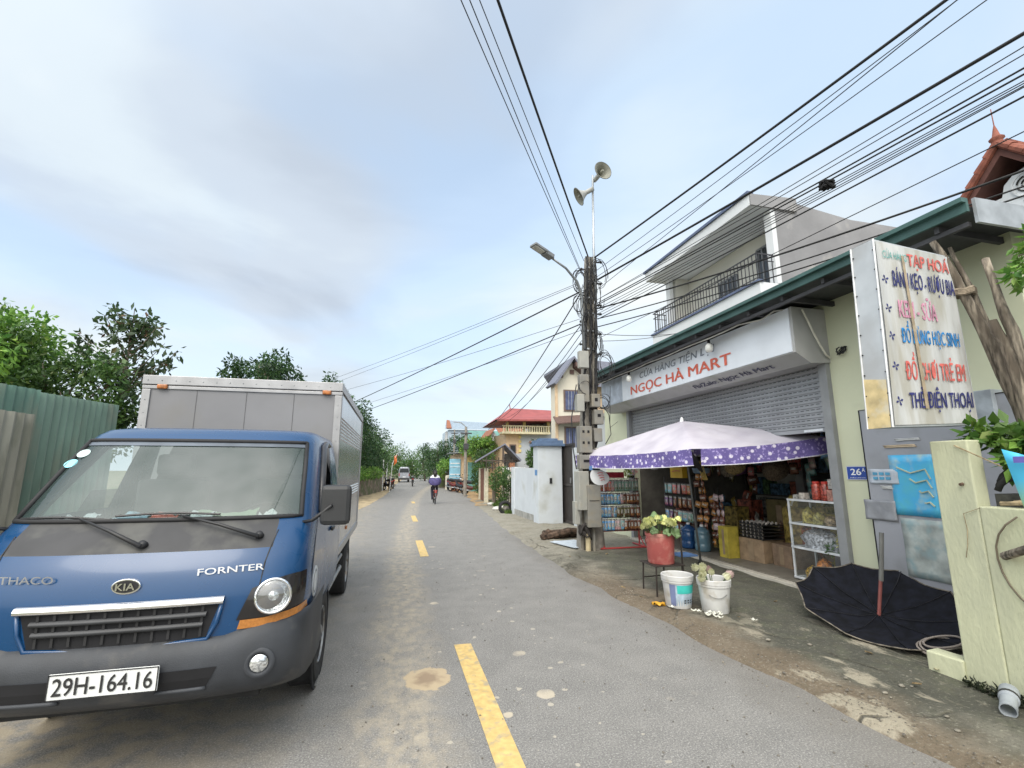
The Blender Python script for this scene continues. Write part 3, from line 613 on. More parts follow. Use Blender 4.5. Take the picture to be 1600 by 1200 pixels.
# headlights
for sg_ in (-1, 1):
    P = lambda x, z, o=.005: C(sg_*x/w, z, o)
    m = MB(); pts_top = [(.585, .955), (.68, .992), (.775, 1.008), (.828, 1.008)]; pts_bot = [(.525, .80), (.66, .80), (.76, .815), (.825, .83)]
    def dens(pp, n=5): return [tuple(pp[i][q]+(pp[i+1][q]-pp[i][q])*k/n for q in (0, 1)) for i in range(len(pp)-1) for k in range(n)]+[pp[-1]]
    T_, B_ = dens(pts_top), dens(pts_bot)
    m.grid([[P(b[0]+(a[0]-b[0])*v/6, b[1]+(a[1]-b[1])*v/6, .008+.008*math.sin(math.pi*v/6)) for a, b in zip(T_, B_)] for v in range(7)])
    hl = m.build('headlight', M('headlight_housing', (.02, .018, .018), .12), TK, smooth=True)
    c = P(.69, .908, .016); ax = Vector((sg_*.22, -1, .06)).normalized()
    m = MB(); m.lathe([(.080, -.03), (.095, .0), (.095, .016), (.083, .020), (.080, .004)], c, ax, 28); m.build('chrome_ring', chrome, hl, smooth=True)
    m = MB(); m.lathe([(.084, .012), (.07, -.005), (.045, -.02), (.02, -.03), (0, -.03)], c, ax, 28); m.lathe([(.03, -.02), (.03, .0), (.022, .012), (0, .014)], c, ax, 14)
    m.build('reflector', M('reflector', (.75, .77, .80), .18, .9, var=.3, scale=60, bump=.5, bscale=90), hl, smooth=True)
    m = MB(); m.lathe([(.086, .012), (.06, .026), (.03, .033), (0, .035)], c, ax, 24); m.build('lens', glass('lens_glass', (.92, .95, .97), (.7, .7, .7), .72, .6), hl, smooth=True)
    m = MB(); a_ = dens([(.535, .755), (.66, .758), (.76, .775), (.835, .79)]); c_ = dens([(.545, .80), (.66, .80), (.76, .815), (.832, .83)]); m.grid([[P(x, z, .012) for x, z in q] for q in (a_, c_)]); m.build('indicator_strip', M('amber_lens', (.42, .17, .04), .2, var=.1, scale=90), hl)
# bumper: own loft
def BP(xn, z, off=0):
    W_ = .862; k = max(0, (z-.44)/.3); s = {0: 0}[0]; prof_ = [(.40, .12), (.44, .05), (.48, .0), (.56, -.03), (.64, -.035), (.70, -.015), (.735, .03), (.83, .04)]
    for a, b in zip(prof_, prof_[1:]):
        if z <= b[0]: q = max(0, (z-a[0])/(b[0]-a[0])); s = a[1]+(b[1]-a[1])*q; break
    else: s = .04
    return Vector((TX+xn*W_, TY+s+ds(xn)*1.05-off, z))
def lift(xn): t = min(1, max(0, (abs(xn)-.60)/.12)); return .05*t*t*(3-2*t)
zb = [.40, .44, .48, .53, .58, .64, .69, .715, .735]; rows = []
for z in zb:
    r_ = []
    for sgn, seq in ((-1, [.9, .6, .3]), (0, None), (1, [.3, .6, .9])):
        if seq is None: r_ += [BP(x, z)+Vector((0, 0, lift(x)*max(0, (z-.60)/.135))) for _, x in full]
        else: r_ += [BP(sgn, z)+Vector((0, .5*f, lift(1)*max(0, (z-.60)/.135)-(.0 if z > .5 else -.02))) for f in seq]
    rows.append(r_)
rows.append([p+Vector((0, .05, .004)) for p in rows[-1]]); rows.insert(0, [p+Vector((0, .25, .0)) for p in rows[0]])
m = MB(); m.grid(rows); bp_ = m.build('bumper', trimgrey, TK, smooth=True)
def bpatch(x0, x1, z0, z1, off, n=8, sl0=0, sl1=0): return [[BP((x0+sl0*(1-j)+(x1-x0+(sl1-sl0)*(1-j))*i/n)/.862, z0+(z1-z0)*j, off) for i in range(n+1)] for j in (0, .5, 1)]
for x0, x1, a, b in ((-.55, -.20, .05, 0), (.20, .47, 0, -.05)):
    m = MB(); m.grid(bpatch(x0, x1, .50, .60, .004, sl0=a, sl1=b)); m.build('air_slot', darkhole, bp_)
    m = MB(); m.tube([BP((x0+a+(x1+b-x0-a)*i/8)/.862, .497, .004) for i in range(9)], .011, 6); m.build('slot_lip', trimgrey, bp_, smooth=True)
for sg_ in (-1, 1):
    c = BP(sg_*.66/.862, .585, .006); ax = Vector((sg_*.15, -1, 0)).normalized()
    m = MB(); m.lathe([(.075, -.004), (.062, .006), (.046, -.002), (.046, -.03)], c, ax, 22); fg = m.build('fog_lamp', trimgrey, bp_, smooth=True)
    m = MB(); m.lathe([(.044, .002), (.034, .010), (.015, .015), (0, .016)], c, ax, 20); m.build('fog_lens', M('fog_lens', (.75, .77, .8), .1, .7, var=.3, scale=80), fg, smooth=True)
# number plate
pc = Vector((TX, TY-.052, .585)); m = MB(); m.cbox(pc, (.455, .012, .115)); np_ = m.build('number_plate', M('plate_white', (.72, .73, .72), .45, var=.04), TK, bevel=.004)
m = MB()
for dx, dz, sx_, sz_ in ((0, .0545, .452, .004), (0, -.0545, .452, .004), (.2245, 0, .004, .113), (-.2245, 0, .004, .113)): m.cbox(pc+Vector((dx, -.0075, dz)), (sx_, .004, sz_))
m.build('plate_rim', gasket, np_)
text('29H-164.16', 'lettering', M('plate_black', (.02, .02, .02), .6), np_, pc+Vector((-.205, -.008, -.037)), (1, 0, 0), UD, .41, .076, .012, .002)
# doors, windows, mirrors
for sg_ in (-1, 1):
    X_ = lambda f, z, o=0: sidept(f, z, sg_)+Vector((sg_*o, 0, 0))
    m = MB(); outl = [X_(.0, 1.30, .003), X_(0, 1.0, .003), X_(.0, .70, .003), X_(.10, .64, .003), X_(.66, .64, .003), X_(.66, 1.3, .003), X_(.62, 1.82, .003)]; m.tube(outl, .0035, 4)
    dr = m.build('door_seam', gasket, TK)
    m = MB(); c = X_(.60, 1.12, .012); m.cbox(c, (.02, .13, .03)); m.build('door_handle', black, TK, bevel=.006)
    m = MB(); m.tube([X_(.03, 1.31, .012), X_(.06, 1.55, .012), X_(.11, 1.76, .012), X_(.30, 1.81, .014), X_(.62, 1.80, .012)], [.018, .03, .03, .024, .012], 6); m.build('window_visor', M('smoked_visor', (.04, .04, .045), .3), TK, smooth=True)
    m = MB(); m.grid([[X_(.30, 1.31, -.01), X_(.60, 1.31, -.01)], [X_(.30, 1.45, -.01), X_(.60, 1.45, -.01)]]); m.build('side_window', glass('side_glass', (.5, .55, .55), (.2, .2, .2), .6, .6), TK)
    m = MB(); a = C(sg_*.96, 1.27, .01); e = Vector((TX+sg_*.94, TY+.33, 1.375)); m.tube([a+Vector((-sg_*.05, 0, -.005)), a+Vector((sg_*.03, -.03, .01)), e+Vector((0, -.02, 0))], .011, 6); mr = m.build('mirror', black, TK, smooth=True)
    m = MB(); m.cbox(e+Vector((sg_*.02, .02, .0)), (.185, .06, .25)); mh = m.build('mirror_head', M('mirror_black', (.025, .026, .028), .5, bump=.2, bscale=200), mr, bevel=.028)
    m = MB(); m.cbox(e+Vector((sg_*.02, .052, 0)), (.15, .004, .21)); m.build('mirror_glass', chrome, mr)
m = MB(); c = sidept(.02, .90, 1)+Vector((.002, .0, 0)); m.lathe([(0, 0), (.095, 0), (.095, .003), (0, .003)], sidept(.10, .88, 1), (1, 0, 0), 28); ds_ = m.build('door_decal', M('decal_white', (.6, .62, .64), .5), TK)
m = MB(); m.lathe([(.06, 0.004), (.075, .004)], sidept(.10, .88, 1), (1, 0, 0), 28); m.build('decal_ring', M('decal_grey', (.2, .22, .26), .5), ds_)
# cab interior
m = MB(); m.box(TX-.74, TX+.74, TY+.42, TY+.80, 1.0, 1.275); m.build('dashboard', M('dash_grey', (.10, .115, .11), .7, var=.15), TK, bevel=.03)
for x in (-.42, .42):
    m = MB(); m.box(TX+x-.24, TX+x+.24, TY+1.45, TY+1.6, .95, 1.52); m.box(TX+x-.25, TX+x+.25, TY+1.0, TY+1.5, .85, 1.0); m.box(TX+x-.13, TX+x+.13, TY+1.47, TY+1.57, 1.55, 1.72); m.build('cab_seat', M('seat_grey', (.07, .075, .08), .9), TK, bevel=.03)
m = MB(); cc = Vector((TX+.42, TY+.86, 1.25)); ax = Vector((0, -.5, .8)).normalized(); u = Vector((1, 0, 0)); v = ax.cross(u); m.tube([cc+(u*math.cos(t)+v*math.sin(t))*.19 for t in [i*math.pi/12 for i in range(25)]], .014, 6, False); m.tube([cc-u*.19, cc+u*.19], .012, 5); m.build('steering_wheel', black, TK, smooth=True)
# windscreen clutter
cl_ = [('paper_sheet', 'white folded papers behind the truck windscreen at the left end of the dash', 'paper', (.62, .64, .66), (-.52, .50, .16, .10)), ('plastic_bag', 'pale blue plastic bag on the dash of the blue truck', 'bag', (.30, .45, .55), (-.28, .50, .18, .12)),
       ('red_cloth', 'red and orange cloth on the dash near the middle of the windscreen', 'cloth', (.55, .10, .06), (-.08, .49, .15, .10)), ('paper_sheet', 'white paper standing on the dash right of the red cloth', 'paper', (.7, .72, .72), (.13, .50, .13, .11)),
       ('paper_sheet', 'small white card on the dash near the mirror end of the windscreen', 'paper', (.72, .73, .72), (.52, .48, .11, .07)), ('green_towel', 'crumpled green towel lying along the dash of the truck', 'towel', (.20, .30, .17), (.25, .58, .36, .12))]
for nme, lab, cat, colr, (x, s, sx_, sy_) in cl_:
    m = MB(); n_ = 7; m.grid([[(TX+x+(i/n_-.5)*sx_, TY+s+(j/n_)*sy_, 1.285+.055*(j/n_)*(.6+.4*math.sin(i*.9+x*7))+.012*math.sin(i*1.1+j*1.3+x*9)+.006*math.cos(i*1.7-j)) for i in range(n_+1)] for j in range(n_+1)])
    tag(m.build(nme, M('clutter%d' % int(abs(x)*100+colr[0]*10), colr, .7, var=.1), solid=.003), lab, cat)
# wheels, arches, underbody
tyre_p = [(.0, -.09), (.20, -.09), (.24, -.105), (.31, -.10), (.335, -.075), (.335, .075), (.31, .10), (.24, .105), (.20, .09)]
for y, sg_, lx in ((TY+1.27, 1, .715), (TY+1.27, -1, .715), (TY+3.95, 1, .66), (TY+3.95, -1, .66)):
    c = Vector((TX+sg_*lx, y, .335)); m = MB(); m.lathe([(r_, h) for r_, h in tyre_p], c, (sg_, 0, 0), 36); wl = m.build('wheel', rubber, TK, smooth=2)
    m = MB(); m.lathe([(.205, .088), (.195, .098), (.18, .06), (.10, .05), (.07, .085), (.05, .10), (0, .10)], c, (sg_, 0, 0), 28); m.build('rim', M('wheel_steel', (.30, .31, .32), .5, .5, dirt=(.16, .13, .10), dscale=9), wl, smooth=2)
for sg_ in (-1, 1):
    m = MB(); m.lathe([(0, 0), (.40, 0), (.40, .012), (.375, .012), (.375, .0)], (TX+sg_*.80, TY+1.27, .36), (sg_, 0, 0), 32); m.build('wheel_arch', darkhole, TK)
m = MB(); m.box(TX-.62, TX+.62, TY+.25, TY+1.9, .34, .58); m.box(TX-.38, TX-.28, TY+.3, TY+5.2, .52, .70); m.box(TX+.28, TX+.38, TY+.3, TY+5.2, .52, .70); m.tube([(TX-.75, TY+3.95, .335), (TX+.75, TY+3.95, .335)], .06, 8); m.tube([(TX-.75, TY+1.27, .335), (TX+.75, TY+1.27, .335)], .04, 8); m.build('chassis', M('chassis_black', (.02, .02, .02), .9), TK)
m = MB(); m.box(TX+.30, TX+.60, TY+2.3, TY+3.2, .38, .66); m.build('fuel_tank', M('tank_grey', (.10, .10, .10), .6), TK, bevel=.03)
for z in (.42, .56):
    m = MB(); m.tube([(TX+.70, TY+2.05, z), (TX+.72, TY+2.15, z), (TX+.72, TY+3.45, z), (TX+.70, TY+3.5, z)], .022, 6); m.build('side_guard_rail', M('rail_grey', (.30, .31, .32), .5, .4), TK, smooth=True)
m = MB(); m.box(TX+.50, TX+.74, TY+4.40, TY+4.42, .18, .66); m.build('mud_flap', rubber, TK)
# cargo box
BX0, BX1, BY0, BY1, BZ0, BZ1 = -2.30, -.555, 5.02, 8.35, .70, 2.46
bxm = M('box_front_grey', (.20, .20, .21), .6, .1, var=.06, scale=1.5, dirt=(.19, .185, .18), dscale=1.6, dth=.6); alu = M('aluminium_trim', (.36, .36, .37), .38, .5, var=.08)
m = MB(); m.box(BX0, BX1, BY0, BY1, BZ0, BZ1); bx = m.build('cargo_box', bxm, TK, bevel=.006)
m = MB(); m.box(BX0-.015, BX1+.015, BY0-.02, BY0+.03, BZ1-.075, BZ1+.012); m.box(BX0-.015, BX1+.015, BY0-.012, BY0+.03, BZ1-.115, BZ1-.083); m.build('front_top_rail', alu, bx, bevel=.004)
for x0 in (BX0-.012, BX1-.058):
    m = MB(); m.box(x0, x0+.07, BY0-.014, BY0-.002, BZ0, BZ1-.12); m.build('corner_post', alu, bx, bevel=.004)
m = MB(); m.box(BX1+.001, BX1+.014, BY0+.03, BY1+.01, BZ1-.07, BZ1+.01); m.box(BX1+.001, BX1+.012, BY0-.0, BY0+.06, BZ0, BZ1-.08); m.box(BX1+.001, BX1+.014, BY1-.05, BY1+.01, BZ0, BZ1-.08); m.box(BX1+.001, BX1+.014, BY0+.03, BY1, BZ0-.02, BZ0+.06)
m.box(BX0-.014, BX0-.001, BY0, BY1, BZ1-.07, BZ1+.01); m.build('edge_trim', alu, bx)
inox = M('polished_panel', (.42, .43, .45), .22, .85, var=.1, scale=2, stretch=(1, 1, .3))
m = MB(); rows = []; z = BZ0+.06; 
while z < BZ1-.08:
    rib = any(abs(z-c) < .045 for c in (1.28, 1.36, 1.95, 2.03, 2.11)); rows.append([(BX1+.002+(.009 if rib and int(z/.012) % 3 == 0 else 0), BY0+.06, z), (BX1+.002+(.009 if rib and int(z/.012) % 3 == 0 else 0), BY1-.05, z)]); z += .012
m.grid(rows); m.build('side_panel', inox, bx)
m = MB(); [m.box(x, x+.004, BY0-.003, BY0-.001, BZ0, BZ1-.12) for x in (-1.86, -1.43, -1.0)]; m.build('panel_seam', M('seam_grey', (.10, .10, .105), .7), bx)
m = MB(); [m.ball((BX0+.03+.115*k, BY0-.022, BZ1-.035), .006, 5) for k in range(15)]; [m.ball((x, BY0-.016, BZ0+.1+.12*k), .005, 5) for k in range(13) for x in (BX0+.022, BX1-.022)]; m.build('rivet', steel, bx)
for x in (-2.145, -.69):
    m = MB(); m.cbox((x, BY0-.022, 2.365), (.085, .03, .042)); m.build('marker_lamp', M('marker_amber', (.42, .14, .03), .3, var=.2, scale=40), bx, bevel=.01)
m = MB(); m.box(BX1+.004, BX1+.016, 6.4, 6.5, .86, .90); m.build('side_marker', M('marker_amber'), bx)

# ================================================================== LEFT SIDE: fence, trees, walls
def corrugated(m, x, y0, y1, z0, z1f, pitch=.09, amp=.014):
    n = int((y1-y0)/pitch*6); m.grid([[(x+amp*math.sin(2*math.pi*(i/n)*(y1-y0)/pitch), y0+(y1-y0)*i/n, z0 if j == 0 else z1f(y0+(y1-y0)*i/n)) for i in range(n+1)] for j in (0, 1)])
t = thing('corrugated_fence', 'green corrugated metal sheet fence beyond the left side of the truck', 'fence', (-3.55, 5.5, 0))
for y0, y1, zz0, colr, k in ((3.0, 4.7, 2.34, (.15, .27, .22), 'a'), (4.66, 5.75, 2.36, (.16, .28, .22), 'b'), (5.72, 7.25, 2.38, (.20, .30, .24), 'c')):
    m = MB(); corrugated(m, -3.55-(.02 if k == 'c' else 0), y0, y1, .0, lambda y: zz0+.035*(y-y0), .12, .02)
    m.build('metal_sheet', M('green_sheet_'+k, colr, .5, .15, var=.14, scale=3, dirt=(.24, .27, .21), dscale=3.5, dth=.58, stretch=(1, 1, .35)), t)
m = MB(); corrugated(m, -3.47, 4.95, 5.62, .0, lambda y: 2.13, .12, .018); m.build('metal_sheet', M('pale_sheet', (.34, .33, .27), .7, var=.12, scale=5, dirt=(.22, .22, .17), dscale=6, stretch=(1, 1, .3)), t)
m = MB()
for y in (3.2, 5.2, 7.2): m.box(-3.66, -3.6, y, y+.06, 0, 2.3)
m.build('post', M('dark_steel'), t)
t = thing('brick_pier', 'rough unplastered brick pier beside the pale corrugated sheet at the left edge', 'wall', (-3.40, 4.6, 0))
m = MB()
for r_ in range(26):
    for k in range(2): y = 4.45+k*.24+(.12 if r_ % 2 else 0)-.1; m.cbox((-3.40, y, .04+r_*.082), (.12+random.random()*.02, .22, .068), Matrix.Rotation(random.uniform(-.04, .04), 3, 'Z'))
m.box(-3.45, -3.38, 4.3, 4.85, 0, 2.1); m.build('brickwork', M('old_brick', (.30, .15, .09), .95, var=.3, scale=9, bump=.6, dirt=(.35, .28, .22), dscale=8), t)

L_bright = leafmat('leaf_bright', (.06, .16, .03), (.20, .36, .06), (.36, .46, .12))
L_mid = leafmat('leaf_mid', (.03, .08, .022), (.10, .19, .045), (.20, .26, .09))
L_dark = leafmat('leaf_dark', (.015, .05, .018), (.055, .12, .035), (.12, .19, .06))
L_olive = leafmat('leaf_olive', (.03, .055, .02), (.09, .12, .04), (.22, .16, .06))
tree('broadleaf_tree', 'bright green feathery tree above the corrugated fence at the left edge', (-8.0, 10.5, 0), (-7.9, 10.2, 3.5), (1.9, 1.7, 1.05), 46, 13000, .12, L_bright, s=.30, shell=.35, trunk=.14, droop=.6)
tree('broadleaf_tree', 'dense mid-green tree behind the fence between the bright tree and the truck box', (-6.2, 10.8, 0), (-6.4, 10.6, 2.75), (1.5, 1.1, 1.05), 34, 8000, .11, L_mid, s=.32, shell=.35, trunk=.12)
# sparse tree with large leaves: crown as leaf sprays along real branches
st = thing('sparse_tree', 'thin tree with sparse large dark leaves against the sky, left of the truck box', 'tree', (-5.35, 10.8, 0))
m = MB(); tips = []; base = Vector((-5.4, 10.8, 0)); mid = Vector((-5.35, 10.8, 3.0)); m.tube([base, (-5.45, 10.8, 1.6), mid, (-5.3, 10.8, 4.2), (-5.32, 10.8, 4.85)], [.06, .05, .04, .02, .006], 6)
for k in range(46):
    z0 = random.uniform(2.5, 4.4); a0 = random.random()*6.28; s0 = Vector((-5.33, 10.8, z0)); L_ = random.uniform(.5, 1.0)*(1 if z0 < 3.9 else .65)
    e = s0+Vector((math.cos(a0)*L_*.85, math.sin(a0)*L_*.85, random.uniform(.3, .75))); m.tube([s0, s0.lerp(e, .5)+Vector((0, 0, -.05)), e], [.014, .009, .004], 4); tips += [(*(s0.lerp(e, f)), .13, .13, .12) for f in (.45, .7, .9, 1.0)]
e = Vector((-4.45, 10.8, 4.0)); m.tube([(-5.3, 10.8, 3.1), (-4.85, 10.8, 3.5), e], [.018, .012, .005], 5); tips += [(*Vector((-5.3, 10.8, 3.1)).lerp(e, f), .12, .12, .12) for f in (.6, .8, 1)]
m.build('trunk', M('bark'), st); leaves('crown', leafmat('leaf_large_dark', (.03, .06, .03), (.08, .13, .05), (.20, .09, .06)), tips, st, 1250, .15, .1, .5, .42)
tree('round_tree', 'dark tree top showing above the middle of the truck cargo box', (-4.6, 17, 0), (-4.55, 17, 4.4), (1.25, 1.2, 1.1), 26, 5500, .13, L_dark, s=.34)
# the tall tree mass on the far left of the road
for i, (x, y, z, r_, n_, lab) in enumerate(((-3.3, 26, 3.6, (1.3, 2.6, 2.4), 9000, 'tall dark tree right behind the cargo box, nearest of the roadside row on the left'),
      (-2.7, 31, 3.5, (1.5, 3.0, 2.1), 9000, 'second dark tree of the left roadside row, overhanging the stone wall'),
      (-2.1, 37, 3.1, (1.6, 3.4, 1.9), 7000, 'third dark tree of the left roadside row, above the parked motorbike'),
      (-1.5, 46, 2.8, (1.5, 4, 1.9), 4500, 'lower tree of the left row behind the orange flag'), (-1.6, 58, 3.1, (1.8, 5, 2.6), 3500, 'farthest tree of the left row beside the van'))):
    tree('roadside_tree', lab, (x-.6, y, 0), (x, y, z), r_, 40, n_, .17, L_dark if i < 3 else L_mid, 'dark trees along the left of the road', s=.33, trunk=.16)
t = thing('stone_wall', 'low weathered stone and brick wall along the left verge under the trees', 'wall', (-2.2, 30, 0))
m = MB(); ptsw = [(-2.6, 25), (-1.95, 29), (-1.4, 32), (-.8, 36), (-.7, 38)]
for (xa, ya), (xb, yb) in zip(ptsw, ptsw[1:]): m.prism([(xa, ya, 0), (xb, yb, 0), (xb-.25, yb, 0), (xa-.25, ya, 0)], (0, 0, 1.42+.1*math.sin(ya)))
m.build('masonry', M('stone_masonry', (.24, .19, .15), .95, var=.3, scale=5, bump=.8, bscale=12, dirt=(.10, .12, .06), dscale=2, dth=.5), t)
t = thing('creeper_bush', 'green creeper spilling over the low stone wall on the left', 'bush', (-1.9, 30, 0)); leaves('foliage', L_bright, [(-1.9+.22*k-.1, 28+k*1.6, 1.35, .42, .9, .38) for k in range(5)]+[(-2.1, 27, 1.2, .3, .8, .5)], t, 3200, .13)
t = thing('trailing_vine', 'dull green vine hanging down the near end of the stone wall', 'bush', (-1.95, 26, 0)); leaves('foliage', L_olive, [(-2.0, 26.3, .7, .15, .7, .7), (-2.15, 24.6, .9, .15, .6, .5)], t, 1300, .12)
for k, (x, y) in enumerate(((-.75, 36.6), (-.50, 38.5))):
    m = MB(); m.tube([(x, y, 0), (x, y, 2.3-.2*k)], .035, 6); tag(m.build('white_post', white), ['thin white post left of the orange flag pole', 'second thin white post closer to the van'][k], 'post', 'white posts under the left trees')
t = thing('flag', 'orange red flag hanging from a pole under the left trees', 'flag', (.05, 36, 0))
m = MB(); m.tube([(-.22, 36, 0), (-.10, 36, 2.0), (.22, 36, 2.75)], .02, 5); m.build('pole', white, t)
m = MB(); m.grid([[(.2-.05*i+.02*math.sin(j*2), 36+.05*math.sin(i+j), 2.7-.13*j-.05*i) for i in range(5)] for j in range(6)]); m.build('cloth', M('flag_orange', (.62, .15, .04), .8), t, smooth=True)

# ================================================================== VEHICLES DOWN THE ROAD
def motorbike(name, label, loc, rz, colr, rider=None, group=None):
    t = thing(name, label, 'motorbike', loc, group, world=False, rotz=rz); cm = M('bike_'+str(int(colr[0]*99))+str(int(colr[2]*99)), colr, .3)
    for y in (-.62, .60):
        m = MB(); m.lathe([(.22, -.03), (.285, -.03), (.30, 0), (.285, .03), (.22, .03), (.22, -.03)], (0, y, .30), (1, 0, 0), 20); w_ = m.build('wheel', rubber, t, smooth=True)
        m = MB(); m.lathe([(.05, -.03), (.05, .03)], (0, y, .30), (1, 0, 0), 10)
        for k in range(6): a = k*math.pi/3; m.tube([(0, y, .30), (0, y+.22*math.cos(a), .30+.22*math.sin(a))], .008, 4)
        m.build('hub', steel, w_)
    m = MB(); m.tube([(0, .60, .30), (0, .50, .62), (0, .40, .95)], [.05, .06, .045], 8); m.tube([(0, .42, .62), (0, .15, .42), (0, -.25, .42), (0, -.62, .55), (0, -.85, .72)], [.09, .10, .13, .11, .05], 8); m.build('fairing', cm, t, smooth=True)
    m = MB(); m.tube([(0, .12, .74), (0, -.15, .77), (0, -.55, .80), (0, -.75, .83)], [.07, .11, .12, .08], 8); m.build('seat', black, t, smooth=True)
    m = MB(); m.tube([(-.33, .30, 1.0), (-.12, .38, .98), (.12, .38, .98), (.33, .30, 1.0)], .016, 6); m.build('handlebar', black, t)
    m = MB(); m.ball((0, .48, .90), .09, 10); m.build('headlight', M('lamp_glass', (.6, .62, .65), .15), t, smooth=True)
    m = MB(); m.cbox((0, -.88, .70), (.14, .04, .07)); m.build('tail_light', M('tail_red', (.4, .02, .02), .3), t)
    for sx in (-.27, .27): m = MB(); m.tube([(sx, .32, 1.0), (sx*1.2, .30, 1.15)], .006, 4); m.ball((sx*1.2, .30, 1.18), .05, 8, (1, .3, .8)); m.build('mirror', black, t)
    m = MB(); m.tube([(.12, -.1, .28), (.13, -.5, .30), (.13, -.85, .36)], [.03, .04, .05], 8); m.build('exhaust', steel, t, smooth=True)
    return t
motorbike('motorbike', 'dark motorbike parked at the left verge by the stone wall', (-.42, 37.5, 0), R(20), (.02, .02, .025))
motorbike('motorbike', 'motorbike parked behind the first one at the left verge', (-.15, 41, 0), R(15), (.10, .02, .02))
for i, (x, y, rz, cc_, lab) in enumerate(((4.55, 32.5, 200, (.03, .03, .04), 'black motorbike parked nearest the utility pole at the peach shop'), (4.4, 34.2, 215, (.12, .02, .02), 'dark red motorbike parked in front of the peach shop'), (4.2, 36, 190, (.04, .05, .10), 'blue-black motorbike parked farthest along the peach shop'), (4.85, 29.4, 230, (.12, .04, .03), 'brown motorbike parked on sandy ground right of the far utility pole'))):
    motorbike('motorbike', lab, (x, y, .02), R(rz), cc_, group='motorbikes parked by the peach shop')
def person(label, base, verts, edges, rad, group=None): return thing('person', label, 'person', base)
# rider in the middle distance on a scooter
motorbike('scooter', 'small dark scooter standing in the road to the right of the distant van', (1.78, 46, 0), 0, (.05, .05, .06))
# pupil on a bicycle, near
BXx, BYy = 1.93, 22.9
bt = thing('bicycle', 'bicycle with a red rear rack ridden away by a pupil in the right lane', 'bicycle', (BXx, BYy, 0), world=False)
for y in (-.42, .55):
    m = MB(); m.lathe([(.265, -.018), (.285, 0), (.265, .018), (.25, 0)], (0, y, .285), (1, 0, 0), 28); w_ = m.build('wheel', rubber, bt, smooth=True)
    m = MB()
    for k in range(9): a = k*math.pi/4.5; m.tube([(0, y, .285), (0, y+.255*math.cos(a), .285+.255*math.sin(a))], .003, 3)
    m.lathe([(.03, -.04), (.03, .04)], (0, y, .285), (1, 0, 0), 8); m.build('hub', steel, w_)
m = MB(); m.tube([(0, .55, .285), (0, .42, .80), (0, .40, .92)], .018, 6); m.tube([(0, .43, .72), (0, .05, .30), (0, -.42, .285)], .018, 6); m.tube([(0, .05, .30), (0, -.12, .78)], .016, 6); m.tube([(0, -.42, .285), (0, -.10, .68)], .012, 6); m.build('frame', M('bike_frame_dark', (.03, .03, .035), .4), bt)
m = MB(); m.tube([(-.26, .22, .94), (-.1, .40, .93), (.1, .40, .93), (.26, .22, .94)], .013, 6); m.build('handlebar', steel, bt)
m = MB(); m.cbox((0, -.42, .62), (.15, .36, .02)); m.cbox((0, -.60, .56), (.10, .02, .07)); m.tube([(.06, -.42, .30), (.06, -.5, .61)], .008, 4); m.tube([(-.06, -.42, .30), (-.06, -.5, .61)], .008, 4); m.build('rear_rack', M('rack_red', (.35, .05, .04), .5), bt)
m = MB(); m.grid([[(-.03+.06*i, -.42-.30*math.cos(a), .285+.30*math.sin(a)) for i in (0, 1)] for a in [R(-10+15*k) for k in range(10)]]); m.build('mudguard', M('mudguard_dark', (.04, .04, .045), .4), bt)
m = MB(); m.tube([(0, -.14, .82), (0, -.28, .83)], [.05, .09], 8); m.build('saddle', black, bt, smooth=True)
pt = thing('person', 'pupil in a white-shouldered navy jacket cycling away, long dark hair', 'person', (BXx, BYy, 0), world=False)
skin('body', [(0, -.2, .90), (0, -.12, 1.08), (0, -.02, 1.24), (0, .04, 1.33), (0, .07, 1.44), (.15, .0, 1.23), (.27, .05, 1.05), (.25, .22, .95), (-.15, .0, 1.23), (-.27, .05, 1.05), (-.25, .22, .95), (.12, .14, .78), (.11, .06, .42), (.11, .14, .34), (-.12, .12, .66), (-.11, .0, .25), (-.11, .08, .19)],
     [(0, 1), (1, 2), (2, 3), (3, 4), (2, 5), (5, 6), (6, 7), (2, 8), (8, 9), (9, 10), (0, 11), (11, 12), (12, 13), (0, 14), (14, 15), (15, 16)], [.13, .11, .12, .04, .085, .05, .04, .03, .05, .04, .03, .07, .045, .03, .07, .045, .03], M('dark_trousers', (.03, .03, .05), .8), pt)
m = MB(); prf = [(.19, .86), (.25, .93), (.30, 1.02), (.285, 1.12), (.23, 1.20)]; prf2 = [(.23, 1.20), (.20, 1.26), (.14, 1.31), (.06, 1.345)]
def ovl(m, prf, sy, yo): m.grid([[(r_*math.cos(a)+.02*math.sin(3*a), r_*sy*math.sin(a)+yo(z), z+.01*math.sin(5*a)) for a in [i*math.pi/10 for i in range(21)]] for r_, z in prf])
ovl(m, prf, .62, lambda z: -.16+(z-.9)*.45); m.build('jacket_body', M('navy_jacket', (.06, .05, .16), .75, var=.15, scale=9), pt, smooth=True)
m = MB(); ovl(m, prf2, .62, lambda z: -.16+(z-.9)*.45); m.build('jacket_shoulder', M('white_jacket', (.70, .71, .74), .75), pt, smooth=True)
m = MB(); m.ball((0, .03, 1.46), .105, 12, (1, 1.1, 1.1)); m.tube([(0, -.03, 1.50), (0, -.10, 1.38), (0, -.13, 1.24)], [.09, .10, .05], 10); m.build('hair', M('black_hair', (.012, .01, .01), .5), pt, smooth=True)
